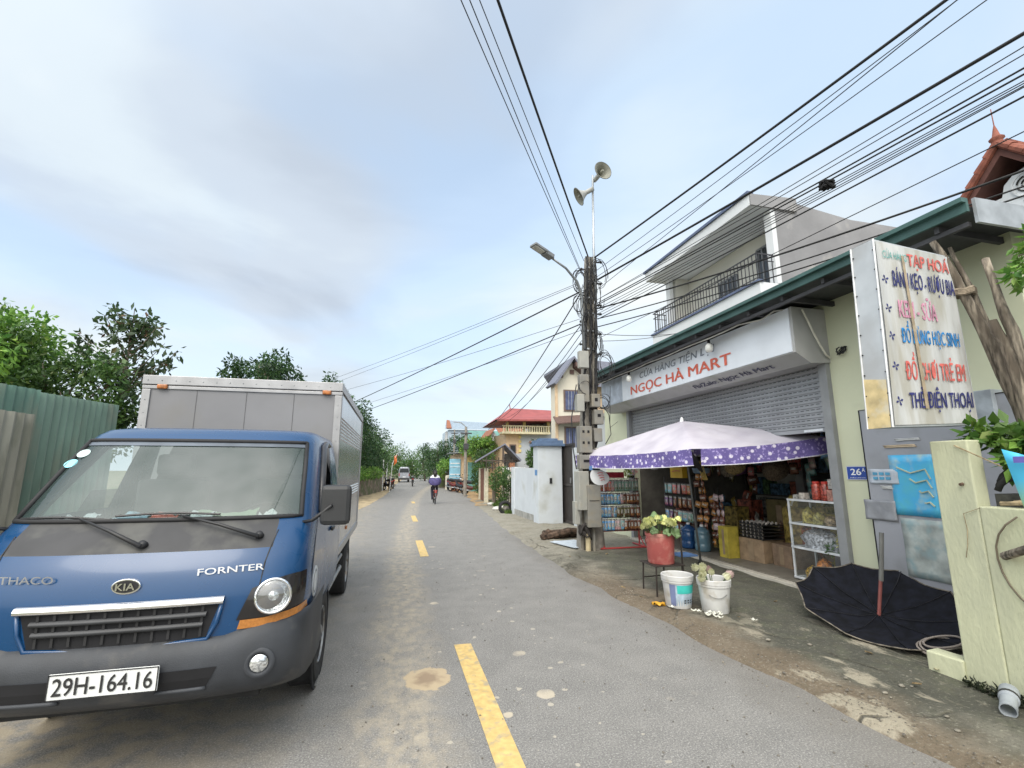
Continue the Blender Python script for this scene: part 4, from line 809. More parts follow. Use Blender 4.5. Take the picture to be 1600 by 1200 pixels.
# van
VX, VY = 1.30, 60.5
t = thing('van', 'silver minivan driving away in the distance in the left part of the road', 'van', (VX, VY+2, 0)); vm_ = M('van_silver', (.42, .44, .50), .3, .4)
m = MB(); pr = [(-.83, .30), (-.86, .70), (-.84, 1.15), (-.72, 1.75), (-.55, 1.86), (.55, 1.86), (.72, 1.75), (.84, 1.15), (.86, .70), (.83, .30)]
m.prism([(VX+x*.78, VY, z) for x, z in pr], (0, 3.9, 0)); m.build('body', vm_, t, bevel=.06)
m = MB(); m.prism([(VX+x*.78, VY-.012, z) for x, z in ((-.74, 1.18), (-.64, 1.66), (.64, 1.66), (.74, 1.18))], (0, .01, 0)); m.build('rear_window', M('dark_glass'), t)
m = MB(); m.box(VX-.66, VX+.66, VY-.06, VY+.05, .32, .55); m.build('bumper', M('bumper_dark', (.06, .06, .065), .5), t, bevel=.02)
for s_ in (-1, 1):
    m = MB(); m.box(VX+s_*.60-.045, VX+s_*.60+.045, VY-.02, VY+.02, .75, 1.12); m.build('tail_light', M('tail_red'), t)
    for yy in (.6, 3.2): m = MB(); m.lathe([(0, -.09), (.28, -.09), (.3, 0), (.28, .09), (0, .09)], (VX+s_*.58, VY+yy, .30), (1, 0, 0), 16); m.build('wheel', rubber, t, smooth=True)
m = MB(); m.box(VX-.2, VX+.2, VY-.018, VY, .60, .70); m.build('number_plate', white, t)

# ================================================================== RIGHT SIDE FAR STREET
# low white wall, pillar, gate
t = thing('boundary_wall', 'low white rendered wall between the blue-capped pillar and the weedy plot', 'wall', (4.3, 15.5, 0))
wr = M('white_wall_render', (.56, .60, .64), .85, var=.05, scale=1.5, bump=.15, dirt=(.44, .46, .45), dscale=1.5, dth=.6)
m = MB(); m.box(4.24, 4.42, 13.9, 16.9, 0, 1.64); m.box(4.20, 4.46, 16.6, 16.95, 0, 1.68); m.build('panel', wr, t)
m = MB(); m.box(4.225, 4.235, 13.9, 16.58, 0, .22); m.build('base_stain', M('wall_base_grey', (.34, .34, .32), .9, var=.15, scale=4), t)
t = thing('gate_pillar', 'white square gate pillar with a blue stepped cap', 'pillar', (4.5, 13.8, 0))
m = MB(); m.box(4.15, 4.90, 13.45, 13.95, 0, 2.28); m.build('shaft', wr, t, bevel=.006)
m = MB(); m.box(4.06, 4.99, 13.36, 14.04, 2.28, 2.36); m.box(4.11, 4.94, 13.41, 13.99, 2.36, 2.46); m.box(4.25, 4.8, 13.5, 13.9, 2.46, 2.52); m.build('cap', M('cap_blue', (.10, .16, .27), .6, var=.1), t, bevel=.008)
m = MB(); m.box(4.50, 4.58, 13.43, 13.448, 1.18, 1.34); m.build('doorbell', black, t, bevel=.005)
m = MB(); m.box(4.137, 4.148, 13.55, 13.75, 1.42, 1.58); m.build('house_plate', M('plate_blue', (.10, .25, .50), .5), t)
t = thing('metal_gate', 'dark brown ribbed metal gate between the white pillar and the utility pole', 'gate', (5.0, 13.5, 0))
gb = M('gate_brown', (.055, .048, .045), .5, .2, var=.1)
m = MB(); y = 12.75
while y < 14.2: m.box(4.99, 5.01, y, y+.055, .12, 2.28); y += .09
m.box(5.0, 5.012, 12.75, 14.25, .1, 2.3); m.build('panel', gb, t)
m = MB(); m.box(4.97, 5.03, 12.7, 14.3, 2.28, 2.34); m.box(4.97, 5.03, 12.7, 14.3, 1.12, 1.18); m.box(4.97, 5.03, 12.7, 14.3, .06, .13); m.box(4.96, 5.03, 14.22, 14.3, .05, 2.3); m.box(4.96, 5.03, 12.68, 12.76, .05, 2.3); m.build('gate_frame', gb, t)
m = MB(); m.box(4.93, 4.97, 12.85, 12.89, 1.2, 1.36); m.build('handle', steel, t)
m = MB(); m.box(4.95, 5.4, 12.45, 12.7, 0, 2.2); tag(m.build('white_pier', wr), 'narrow white pier right of the brown gate, behind the utility pole', 'pillar')
# cream three-storey house
t = thing('tower_house', 'tall cream house with gabled roof, blue barred windows and a small tiled canopy', 'building', (8.2, 20.5, 0))
crm = M('cream_paint', (.66, .62, .52), .8, var=.03, scale=1); pch = M('peach_paint', (.62, .46, .30), .8, var=.05)
m = MB(); m.box(7.05, 8.6, 20, 20.7, 0, 5.6); m.prism([(7.05, 20, 5.6), (8.6, 20, 5.6), (7.85, 20, 6.55)], (0, .7, 0)); m.build('wall', crm, t)
m = MB(); m.box(8.6, 10.5, 20.4, 24, 0, 5.6); m.box(7.0, 7.12, 19.93, 20.0, 0, 5.5); m.box(8.45, 8.62, 19.93, 20.0, 0, 5.5); m.build('side_wing', pch, t)
m = MB(); m.prism([(6.85, 19.6, 5.42), (7.85, 19.6, 6.74), (7.85, 19.6, 6.62), (6.95, 19.6, 5.36)], (0, 1.3, 0)); m.prism([(8.85, 19.6, 5.42), (7.85, 19.6, 6.74), (7.85, 19.6, 6.62), (8.75, 19.6, 5.36)], (0, 4.6, 0)); m.prism([(8.3, 20.2, 6.75), (12, 20.2, 6.6), (12, 19.9, 5.4), (8.3, 19.9, 5.4)], (0, .1, 0)); m.build('roof', M('slate_blue_tile', (.17, .18, .23), .7, var=.1, scale=20), t)
m = MB(); m.prism([(7.9, 19.55, 6.45), (9.1, 19.55, 5.5), (9.0, 19.55, 5.4), (7.9, 19.55, 6.25)], (0, .5, 0)); m.prism([(6.9, 19.5, 3.55), (8.8, 19.5, 3.75), (8.8, 20.0, 4.05), (6.9, 20.0, 3.9)], (0, 0, .05)); m.build('canopy', M('brown_tile', (.13, .08, .07), .8, var=.15, scale=20), t)
for z0, z1 in ((4.2, 5.2), (2.3, 3.5)):
    m = MB(); m.box(7.42, 8.16, 19.96, 19.99, z0, z1); w_ = m.build('window', M('window_brown', (.16, .11, .09), .6), t)
    m = MB(); m.box(7.50, 8.08, 19.94, 19.959, z0+.07, z1-.07); m.build('pane', M('pane_blue', (.10, .12, .22), .2), w_)
    m = MB(); [m.box(7.5+.145*k-.01, 7.5+.145*k+.01, 19.92, 19.939, z0+.07, z1-.07) for k in range(1, 4)]; m.build('window_bar', M('bar_grey', (.3, .32, .36), .5), w_)
m = MB(); m.box(7.25, 7.4, 19.95, 20, 5.75, 5.95); m.box(7.75, 7.95, 19.95, 20, 5.95, 6.15); m.build('gable_ornament', M('brown_tile'), t)
# red roofed house with balcony
t = thing('red_roof_house', 'two-storey blue-grey house with red sheet roof terrace and yellow balustrade', 'building', (9, 31, 0))
bg_ = M('blue_grey_render', (.46, .50, .55), .85, var=.05, scale=1, dirt=(.36, .38, .40), dscale=1)
m = MB(); m.box(8.05, 12.5, 30, 36, 0, 3.95); m.box(9.9, 12.5, 30, 36, 3.95, 5.0); m.build('wall', bg_, t)
m = MB(); m.box(7.1, 8.04, 30, 34, 0, 3.95); m.build('corner_bay', pch, t)
m = MB(); [m.box(7.92, 8.10, 29.95, 30.0, 2.1+.3*k, 2.28+.3*k) for k in range(6)]; m.build('quoin', M('yellow_trim', (.64, .52, .22), .8), t)
m = MB(); m.add([(6.2, 28.9, 4.62), (12.8, 28.9, 4.75), (12.8, 35, 4.7), (6.2, 34, 4.6), (7.6, 31, 5.72), (12.6, 31, 5.62), (6.2, 28.9, 4.72), (12.8, 28.9, 4.85)], [(0, 1, 7, 6), (6, 7, 5, 4), (2, 3, 4, 5), (3, 6, 4), (7, 2, 5), (0, 3, 2, 1)]); m.build('roof', M('red_sheet_roof', (.30, .075, .07), .55, var=.08, scale=2), t)
m = MB(); m.tube([(7.6, 31, 5.7), (7.55, 31, 6.0)], .03, 5); m.tube([(11.9, 31, 5.6), (11.9, 31, 5.9)], .03, 5); m.build('finial', M('red_sheet_roof'), t)
for x in (7.0, 8.15, 9.8): m = MB(); m.box(x, x+.17, 29.6, 29.77, 3.98, 4.72); m.build('column', M('yellow_trim'), t)
m = MB(); m.box(6.7, 9.95, 29.4, 30.4, 3.86, 4.0); m.box(6.7, 9.95, 29.4, 29.5, 4.33, 4.40); [m.box(6.75+.16*k, 6.82+.16*k, 29.42, 29.48, 4.0, 4.33) for k in range(20)]; m.build('balustrade', M('cream_yellow', (.68, .62, .42), .8), t)
m = MB(); m.box(8.9, 9.9, 30.2, 30.3, 4.0, 4.6); m.build('dark_opening', M('dim_interior_paint'), t)
for x0, x1, z0, z1 in ((8.75, 9.45, 2.1, 3.3), (7.3, 7.75, 1.6, 3.2)):
    m = MB(); m.box(x0, x1, 29.94, 29.99, z0, z1); w_ = m.build('window', M('window_brown'), t); m = MB(); m.box(x0+.07, x1-.07, 29.92, 29.939, z0+.07, z1-.07); m.build('pane', M('dark_glass'), w_)
m = MB(); m.box(8.65, 9.55, 29.7, 29.99, 3.32, 3.42); m.build('window_hood', M('pinkish', (.45, .25, .2), .8), t)
# brick tiled house between
t = thing('tiled_house', 'old house with rust-red tiled gable roof left of the red sheet roof', 'building', (6.6, 36, 0))
m = MB(); m.prism([(6.9, 36, 0), (8.1, 36, 0), (8.1, 36, 3.7), (7.5, 36, 4.5), (6.9, 36, 3.7)], (0, 4, 0)); m.box(8.1, 10, 36, 40, 0, 3.7); m.build('wall', M('off_white', (.52, .52, .52), .85), t)
m = MB(); m.prism([(7.6, 36.2, 4.95), (10.5, 36.2, 4.95), (10.5, 34.8, 3.8), (8.0, 34.8, 3.8)], (0, .06, 0)); m.prism([(7.55, 35.7, 4.8), (7.55, 35.7, 4.68), (6.8, 35.7, 3.7), (6.8, 35.7, 3.82)], (0, 4, 0)); m.build('roof', M('rust_tile', (.30, .12, .07), .85, var=.2, scale=15), t)
# pale blue tall house + teal sheet house in the distance
t = thing('blue_house', 'tall pale blue house with a white sheet roof rising behind the far trees', 'building', (8.4, 55, 0))
m = MB(); m.box(6.05, 11.5, 55, 62, 0, 6.15); m.build('wall', M('pale_blue_paint', (.42, .50, .58), .8, var=.05), t)
m = MB(); m.prism([(5.6, 54.6, 6.2), (11.8, 54.6, 6.2), (11.5, 57, 7.2), (6.0, 57, 7.4)], (0, .1, .06)); m.build('roof', M('white_sheet', (.26, .32, .38), .5), t)
m = MB(); m.prism([(5.75, 54.55, 6.25), (6.35, 54.55, 6.25), (6.35, 56.9, 7.35), (6.0, 56.9, 7.4)], (0, -.02, .1)); m.build('rusty_roof_edge', M('rust_tile'), t)
m = MB(); [m.box(10.2+.33*k, 10.4+.33*k, 54.93, 54.99, 5.35, 5.95) for k in range(4)]; m.build('window', M('dark_glass'), t)
m = MB(); [m.box(5.6+.1*k, 6.04, 54.9+.5*k, 55.3+.5*k, 3.2, 4.4+k*.8) for k in range(3)]; m.build('stair_wall', M('off_white'), t)
t = thing('teal_house', 'lower house wing clad in teal sheet in front of the pale blue house', 'building', (8.5, 46, 0))
m = MB(); m.box(7.1, 11.5, 46, 52, 0, 4.5); m.build('wall', M('blue_wall', (.34, .42, .50), .8, var=.08), t)
m = MB(); m.box(7.0, 11.5, 45.9, 45.97, 4.3, 5.35); m.build('teal_cladding', M('teal_sheet', (.20, .40, .38), .6, var=.08), t)
m = MB(); m.box(7.25, 8.1, 45.9, 45.97, 2.9, 4.0); m.build('window', M('dark_glass'), t)
# peach shop
t = thing('peach_shop', 'peach-painted shop with a teal door and a light blue signboard', 'building', (5.5, 37, 0))
m = MB(); m.prism([(4.75, 35, 0), (7.5, 34, 0), (7.5, 40, 0), (4.6, 40, 0)], (0, 0, 2.75)); m.build('wall', pch, t)
m = MB(); m.prism([(4.3, 34.6, 2.75), (7.6, 33.5, 2.85), (7.6, 40, 2.95), (4.3, 40, 2.85)], (0, 0, .07)); m.build('roof', M('grey_tin', (.2, .22, .23), .6), t)
m = MB(); m.prism([(5.3, 34.76, 0), (6.35, 34.38, 0), (6.35, 34.38, 2.1), (5.3, 34.76, 2.1)], (-.01, -.03, 0)); m.build('door', M('teal_door', (.14, .34, .33), .6), t)
m = MB(); m.prism([(5.1, 34.84, 2.1), (6.5, 34.33, 2.1), (6.5, 34.33, 2.5), (5.1, 34.84, 2.5)], (-.01, -.02, 0)); m.build('door_lintel', M('yellow_trim'), t)
m = MB(); m.prism([(4.0, 35.2, .9), (4.78, 34.95, .9), (4.78, 34.95, 2.35), (4.0, 35.2, 2.35)], (0, -.08, 0)); sb_ = m.build('signboard', M('sign_cyan', (.22, .45, .58), .5, var=.1, scale=3), t)
m = MB(); [m.prism([(4.05, 35.1, z), (4.72, 34.88, z), (4.72, 34.88, z+h), (4.05, 35.1, z+h)], (0, -.02, 0)) for z, h in ((2.0, .05), (1.75, .03), (1.2, .06), (1.0, .03))]; m.build('sign_stripe', white, sb_)
m = MB(); m.prism([(4.15, 35.3, 0), (4.78, 35.0, 0), (4.78, 35.0, .9), (4.15, 35.3, .9)], (0, .1, 0)); m.build('brick_base', M('brick_red', (.36, .16, .09), .9, var=.2, scale=12), t)
# far utility poles
def upole(name, lab, x, y, h, lean=0, arm=False):
    t = thing(name, lab, 'pole', (x, y, 0)); m = MB(); m.tube([(x, y, 0), (x+lean, y, h)], [.11, .075], 8); m.build('shaft', M('concrete_pole', (.26, .24, .21), .9, var=.12, scale=6, bump=.3), t)
    m = MB(); m.cbox((x+lean*.9, y-.12, h-.4), (.7, .06, .08)); m.cbox((x+lean*.8, y-.14, h-1.2), (.28, .16, .35)); m.build('crossarm', M('dark_steel'), t)
    if arm: m = MB(); m.tube([(x, y, h), (x-.3, y, h+.25), (x-.8, y, h+.3)], .03, 6); m.build('lamp_arm', steel, t)
    return t
upole('utility_pole', 'mid-distance concrete utility pole at the start of the sandy ground', 4.2, 28.5, 4.15, arm=True)
upole('utility_pole', 'distant slim utility pole among the right-hand trees', 5.9, 48, 5.6)
# trees on the right, far
for i, (x, y, z, r_, n_, mt, lab) in enumerate(((4.4, 50, 2.9, (1.6, 3, 1.7), 5000, L_dark, 'left tree of the pair in the road gap, right of the van'), (7.0, 51, 3.7, (2.1, 3, 1.7), 6000, L_dark, 'broad dark tree in front of the pale blue house'),
      (4.5, 41, 1.7, (.9, 1.5, .8), 2600, L_bright, 'small bright green tree hanging over the wall beside the peach shop'), (3.9, 66, 2.4, (1.6, 4, 2.4), 2600, L_mid, 'far tree closing the end of the road'), (6.2, 33.5, 3.2, (1.5, 1.8, .7), 4200, L_bright, 'yellow-green tree top behind the grey gate roof'))):
    tree('garden_tree', lab, (x+.3, y, 0), (x, y, z), r_, 34, n_, .17, mt, 'trees on the right of the road', s=.34, trunk=.14)
t = thing('hedge_tree', 'dark bushy tree hanging over the plot wall left of the grey gate roof', 'tree', (5.0, 27.5, 0)); leaves('crown', L_mid, [(5.0, 27.5, 1.9, .55, .6, .8), (4.8, 27.2, 1.2, .45, .5, .7), (5.3, 28, 2.3, .6, .6, .5), (4.75, 27, .7, .3, .4, .5)], t, 2600, .13)
m = MB(); m.tube([(5.1, 27.6, 0), (5.0, 27.5, 2.2)], [.09, .04], 6); m.build('trunk', M('bark'), t)
tree('distant_tree', 'hazy grey-green tree beyond the end of the road', (1.2, 110, 0), (1.2, 110, 3.5), (3.5, 3, 3.4), 20, 1500, .35, L_mid)
tree('distant_tree', 'hazy tree on the right of the road end', (6.5, 95, 0), (6.5, 95, 3.2), (4.0, 3, 3.0), 20, 1500, .35, L_mid)
for k, (x, y, z, r_, lab) in enumerate(((3.0, 82, 1.8, (3.2, 2, 2.2), 'low bushy tree closing the road end between the two rows'), (-1.5, 90, 2.2, (4, 2, 2.8), 'bushy tree on the left of the far road bend'), (9, 75, 3.0, (4, 3, 3.4), 'large tree behind the far garden wall'), (-4.5, 60, 2.6, (3, 6, 3), 'wide tree behind the left roadside row'), (-5.0, 40, 2.6, (3, 8, 3), 'long dark tree mass behind the stone wall'))):
    tree('distant_tree', lab, (x, y, 0), (x, y, z), r_, 26, 3200, .32, L_mid if k < 3 else L_dark, shell=.2)
# stone wall under right trees
m = MB(); m.prism([(3.9, 42, 0), (4.6, 42, 0), (5.4, 60, 0), (4.7, 60, 0)], (0, 0, 1.25)); tag(m.build('garden_wall', M('stone_masonry')), 'low stone wall along the far right side, under the small bright tree', 'wall')
m = MB(); m.prism([(4.05, 38.2, 0), (4.9, 36.2, 0), (4.9, 36.2, 1.3), (4.05, 38.2, 1.1)], (.1, .05, 0)); tag(m.build('cream_wall', crm), 'short cream wall stepping up to the peach shop', 'wall')
# gate roof plot
t = thing('roofed_gate', 'small slate-blue gabled roof over an old garden gate with wrought metal scrolls', 'gate', (4.9, 22, 0))
slate = M('slate_blue_tile')
m = MB(); m.prism([(3.75, 22.4, 1.98), (4.95, 21.2, 2.78), (4.95, 21.2, 2.71), (3.75, 22.4, 1.9)], (.5, 2.9, 0)); m.prism([(5.75, 21.2, 2.02), (4.95, 21.2, 2.78), (4.95, 21.2, 2.71), (5.70, 21.2, 1.95)], (.5, 2.9, 0)); m.build('roof', slate, t)
m = MB(); m.box(4.86, 4.94, 21.3, 21.36, 1.9, 2.65); [m.box(4.2+.3*k, 4.24+.3*k, 21.9, 21.94, 1.5, 2.15) for k in range(5)]; m.box(4.0, 5.7, 21.6, 21.66, 1.96, 2.02); m.build('roof_frame', M('dark_timber', (.09, .07, .06), .9), t)
m = MB()
for k in range(4): cxk = 4.35+.30*k; m.tube([(cxk+.10*math.cos(a), 21.55, 1.78+.10*math.sin(a)) for a in [j*math.pi/6 for j in range(13)]], .014, 5, False)
m.box(4.2, 5.6, 21.54, 21.56, 1.64, 1.67); m.box(4.2, 5.6, 21.54, 21.56, 1.90, 1.92); m.build('scrollwork', rl, t)
for x, y, colr in ((4.5, 25.2, (.62, .58, .45)), (4.32, 22.7, (.62, .58, .45))):
    m = MB(); m.box(x, x+.16, y, y+.3, 0, 1.66); m.build('gatepost', M('post_cream', colr, .8), t)
m = MB(); m.box(4.46, 4.54, 23.4, 24.7, .05, 1.62); m.build('brown_door', M('brown_gate_leaf', (.20, .09, .06), .7, var=.1), t)
m = MB(); m.box(5.25, 5.5, 21.5, 21.75, 0, 1.9); m.build('brick_post', M('brick_red'), t)
t = thing('picket_fence', 'cream wall topped with white pickets behind the creeper', 'fence', (5.0, 20.5, 0))
m = MB(); m.box(4.75, 5.9, 20.9, 21.0, 0, 1.30); m.build('base_wall', crm, t)
m = MB(); [m.box(4.78+.085*k, 4.82+.085*k, 20.93, 20.97, 1.30, 1.68) for k in range(13)]; m.build('picket', white, t)
m = MB(); m.box(4.95, 5.05, 17.6, 20.2, .08, 1.25); tag(m.build('red_brown_gate', M('brown_gate_leaf')), 'red-brown sheet gate beside the creeper bush', 'gate')
m = MB(); m.box(5.6, 9.0, 17.5, 17.7, 0, 2.0); m.box(5.6, 8.2, 24, 24.2, 0, 2.4); tag(m.build('grey_yard_wall', bg_), 'pale grey yard wall behind the low white wall', 'wall')
t = thing('creeper_bush', 'leafy creeper bush climbing a post in the weedy plot', 'bush', (4.6, 19.8, 0)); leaves('foliage', L_mid, [(4.55, 19.9, .75, .30, .5, .62), (4.75, 19.4, 1.2, .40, .5, .34), (4.35, 20.6, 1.1, .25, .4, .4), (5.0, 19.0, 1.28, .3, .3, .18), (4.6, 20.2, 1.5, .3, .4, .2)], t, 3000, .10)
m = MB(); m.tube([(4.6, 19.8, 0), (4.55, 19.8, 1.2)], [.05, .03], 6); m.tube([(4.4, 21.0, 0), (4.42, 21.0, 1.3)], [.09, .08], 6); m.build('trunk', M('bark'), t)
tree('palm_bush', 'dark pointed bush rising behind the low white wall next to the pillar cap', (5.9, 18.6, 0), (5.75, 18.3, 1.9), (.45, .4, .75), 12, 1500, .2, L_mid, droop=-.3, aspect=.25)
g = MB()
for k in range(5200):
    y = random.uniform(16.8, 22.5); x0 = lerp_tab(RT, y)+.55; x = random.uniform(x0, 4.95 if y > 17.2 else 4.2)
    if math.sin(x*4+y*2)+math.sin(y*5) < -.5: continue
    h = random.uniform(.04, .17); a = random.random()*6.28; dx, dy = .012*math.cos(a), .012*math.sin(a); bx_, by_ = random.uniform(-.05, .05), random.uniform(-.05, .05); g.add([(x-dx, y-dy, .03), (x+dx, y+dy, .03), (x+bx_, y+by_, .03+h)], [(0, 1, 2)])
o = g.build('grass', leafmat('grass_leaf', (.06, .12, .02), (.16, .26, .05))); o['kind'] = 'stuff'
for k, (x, y, s_, lab) in enumerate(((4.0, 18.4, .2, 'pale broken slab lying in the grass nearest the tyre'), (4.25, 20.9, .17, 'whitish rubble lump in the grass below the creeper'), (4.35, 19.0, .14, 'small white stone by the low wall end'))):
    m = MB(); m.ball((x, y, .08), s_, 7, (1.1, .8, .5)); tag(m.build('rubble_stone', M('pale_rubble', (.55, .54, .50), .9, var=.1)), lab, 'stone', 'stones in the weedy plot')
t = thing('old_tyre', 'old black tyre with rubbish against the end of the low white wall', 'tyre', (4.0, 17.1, 0))  # a single tyre with a lump of rubbish inside it
m = MB(); [m.tube([(4.02+.2*math.cos(a), 17.1+.02*q, .22+.2*math.sin(a)) for a in [j*math.pi/8 for j in range(17)]], .05, 6, False) for q in (0, 5)]; m.build('tread', rubber, t, smooth=True)
m = MB(); m.ball((4.05, 17.15, .18), .15, 7, (1, .8, .8)); m.build('rubbish', M('rubbish_grey', (.16, .15, .13), .9, var=.3, scale=12), t)
# wood log and sheet by the pole
m = MB(); m.tube([(3.36, 10.5, .12), (3.7, 10.55, .13), (4.25, 10.7, .13)], [.12, .11, .10], 9); m.tube([(3.4, 10.42, .10), (3.9, 10.4, .22), (4.2, 10.5, .2)], [.07, .08, .06], 7); m.tube([(3.3, 10.45, .08), (3.5, 10.5, .2)], [.08, .09], 7)
tag(m.build('wood_log', M('rotten_wood', (.10, .065, .045), .95, var=.4, scale=14, bump=.9, bscale=20)), 'dark rotten log lying on the pavement left of the utility pole', 'log')
m = MB(); m.cbox((3.72, 9.55, .075), (.62, .9, .012), Matrix.Rotation(.25, 3, 'Z')); m.cbox((3.55, 9.75, .085), (.4, .3, .01), Matrix.Rotation(-.3, 3, 'Z')); tag(m.build('plastic_sheet', M('pale_sheet_blue', (.50, .56, .62), .5, var=.08)), 'pale blue-white sheet lying flat at the foot of the utility pole', 'sheet')

# ================================================================== NEAR UTILITY POLE
UP = thing('utility_pole', 'near concrete utility pole crowded with meter boxes, wire coils and cables', 'pole', (3.75, 9.05, 0))
conc = M('pole_concrete', (.27, .25, .22), .92, var=.15, scale=7, bump=.5, bscale=30, dirt=(.16, .145, .12), dscale=4)
pole_at = lambda z: Vector((3.78+(4.03-3.78)*z/6.25, 9.05, z))
m = MB(); rows = []
for z in (0, 1.5, 3, 4.5, 6.25):
    c = pole_at(z); w = .17-.085*z/6.25; d = .12-.05*z/6.25; rows.append([(c.x+a*w, c.y+b*d, z) for a, b in ((-1, -1), (-.6, -1), (-.55, -.6), (.55, -.6), (.6, -1), (1, -1), (1, 1), (-1, 1), (-1, -1))])
m.grid(rows); m.add(rows[-1][:-1], [tuple(range(8))]); m.build('shaft', conc, UP)
m = MB(); m.lathe([(.24, 0), (.26, .1), (.22, .62), (.17, .68), (0, .68)], (3.93, 9.12, 0), n=12); m.build('concrete_footing', conc, UP, smooth=True)
boxg = M('meter_grey', (.21, .205, .185), .7, var=.08, scale=4, dirt=(.22, .20, .16), dscale=6); boxl = M('meter_light', (.33, .33, .30), .6, var=.06, dirt=(.32, .31, .27), dscale=6)
hole = darkhole
def mbox(cx, cy, z0, z1, w, d, mt, rz=0, name='meter_box', wins=()):
    Rr = Matrix.Rotation(rz, 3, 'Z'); m = MB(); m.cbox((cx, cy, (z0+z1)/2), (w, d, z1-z0), Rr); o = m.build(name, mt, UP, bevel=.012)
    for (wx, wz, ww, wh_) in wins:
        m = MB(); m.cbox(Vector((cx, cy, 0))+Rr @ Vector((wx, -d/2-.002, 0))+Vector((0, 0, wz)), (ww, .008, wh_), Rr); m.build('meter_window', hole, o)
    return o
mbox(3.73, 8.84, 3.66, 4.02, .21, .13, boxl)
mbox(3.72, 8.84, 2.95, 3.52, .20, .14, boxg); mbox(3.96, 8.84, 2.85, 3.12, .19, .16, boxg, wins=((0, 3.0, .06, .07),)); mbox(4.02, 8.85, 2.50, 2.80, .2, .15, boxg, wins=((0, 2.68, .07, .06),))
mbox(3.62, 8.83, 2.75, 3.1, .16, .16, boxl); mbox(4.0, 8.86, 2.15, 2.42, .18, .13, boxg)
mbox(3.70, 8.82, 1.92, 2.45, .27, .18, boxg, .05, wins=((-.06, 2.34, .045, .05), (.05, 2.34, .045, .05), (-.06, 2.12, .045, .05), (.05, 2.12, .045, .05)))
mbox(3.70, 8.82, 1.60, 1.88, .28, .18, boxg, -.04, wins=((0, 1.76, .12, .05),))
mbox(3.98, 8.80, 1.66, 2.02, .13, .08, boxl)
mbox(3.60, 8.78, .82, 1.56, .22, .22, boxl, .1, 'cabinet'); mbox(3.80, 8.74, .50, 1.30, .27, .24, boxg, -.06, 'cabinet', wins=((0, 1.0, .2, .012),))
mbox(3.50, 8.85, .55, .98, .10, .16, boxl, 0, 'cabinet')
m = MB()
for k in range(12): a = random.random()*6; m.tube([(3.66+.12*math.sin(a+i*.9), 8.80+.06*math.cos(a*2+i), .50-.02*i+.13*math.sin(a+i*1.4)) for i in range(7)], .014, 5)
m.build('cable_clump', M('dusty_cable', (.045, .04, .038), .85), UP, smooth=True)
m = MB(); m.tube([(3.72, 8.82, 0), (3.72, 8.82, .46)], .05, 10); m.build('yellow_pipe', M('pipe_ochre', (.50, .42, .26), .6, var=.1), UP)
m = MB(); m.tube([(3.84, 8.80, 0), (3.84, 8.80, .55)], .03, 8); m.build('grey_pipe', boxg, UP)
cabm = M('cable_black', (.014, .014, .016), .6)
def coil(c, r_, n, jit, sx=1, sz=1):
    m = MB()
    for k in range(n):
        cc = Vector(c)+Vector([random.uniform(-jit, jit) for _ in range(3)]); rr_ = r_*random.uniform(.8, 1.1); ph = random.random()*6
        m.tube([(cc.x+rr_*sx*math.cos(a+ph), cc.y+.05*math.sin(a*1.5), cc.z+rr_*sz*math.sin(a+ph)) for a in [j*math.pi/9 for j in range(16)]], .0065, 5)
    return m.build('wire_coil', cabm, UP, smooth=True)
coil((4.25, 8.9, 3.75), .22, 8, .05, .8, 1.3); coil((4.2, 8.9, 5.85), .2, 4, .05, .9, 1.5); coil((3.75, 8.9, 5.6), .16, 8, .06, .9, 1.6); coil((3.72, 8.8, 3.25), .12, 4, .03); coil((4.15, 8.85, 2.95), .14, 4, .05)
coil((3.85, 8.85, 4.6), .16, 5, .08, .8, 1.8); coil((4.05, 8.85, 5.3), .17, 6, .1, .7, 2.0); coil((3.72, 8.85, 5.05), .13, 6, .08, .9, 1.6); coil((4.1, 8.85, 4.2), .12, 5, .08, .7, 2.2)
m = MB()
for k in range(64):
    z0 = random.uniform(1.4, 5.4); z1 = min(6.2, z0+random.uniform(.6, 2.0)); sx = random.choice((-1, -1, 1, 1, 0)); n_ = 8
    ph = random.random()*6; m.tube([pole_at(z0+(z1-z0)*i/n_)+Vector((sx*(.16-.012*z0)+.03*math.sin(ph+i*1.9), -.13-.02*math.cos(ph+i*2.3), 0)) for i in range(n_+1)], random.choice((.007, .011, .017)), 5)
m.build('riser_cable', cabm, UP, smooth=True)
m = MB()
for z, s in ((6.1, 1), (5.9, -1), (5.6, 1), (5.3, -1), (5.1, 1), (4.9, 1), (4.7, -1), (4.45, 1), (4.2, -1), (4.0, 1)):
    c = pole_at(z)+Vector((s*.13, -.1, 0)); m.tube([c, c+Vector((s*.1, -.02, 0))], .018, 6); m.ball(c+Vector((s*.10, -.02, 0)), .03, 6)
m.build('cable_clamp', M('clamp_dark', (.04, .04, .04), .6), UP)
m = MB(); [m.box(pole_at(z).x-.15+.01*z, pole_at(z).x+.15-.01*z, 8.91+.006*z, 8.925+.006*z, z, z+.03) for z in (5.95, 5.62, 5.25, 4.9, 4.5, 4.1)]; m.build('steel_band', steel, UP)
m = MB(); pts = [(3.55, 8.80, 3.3), (3.42, 8.78, 2.6), (3.44, 8.78, 2.0), (3.5, 8.78, 1.6)]; m.tube(pts, .012, 5); pts = [(4.12, 8.8, 2.9), (4.25, 8.8, 2.7), (4.28, 8.8, 2.3), (4.15, 8.8, 2.1)]; m.tube(pts, .009, 5); m.tube([(4.3, 8.8, 3.3), (4.6, 9.5, 2.5), (5.3, 10.5, 2.75)], .006, 4); m.build('slack_cable', cabm, UP, smooth=True)
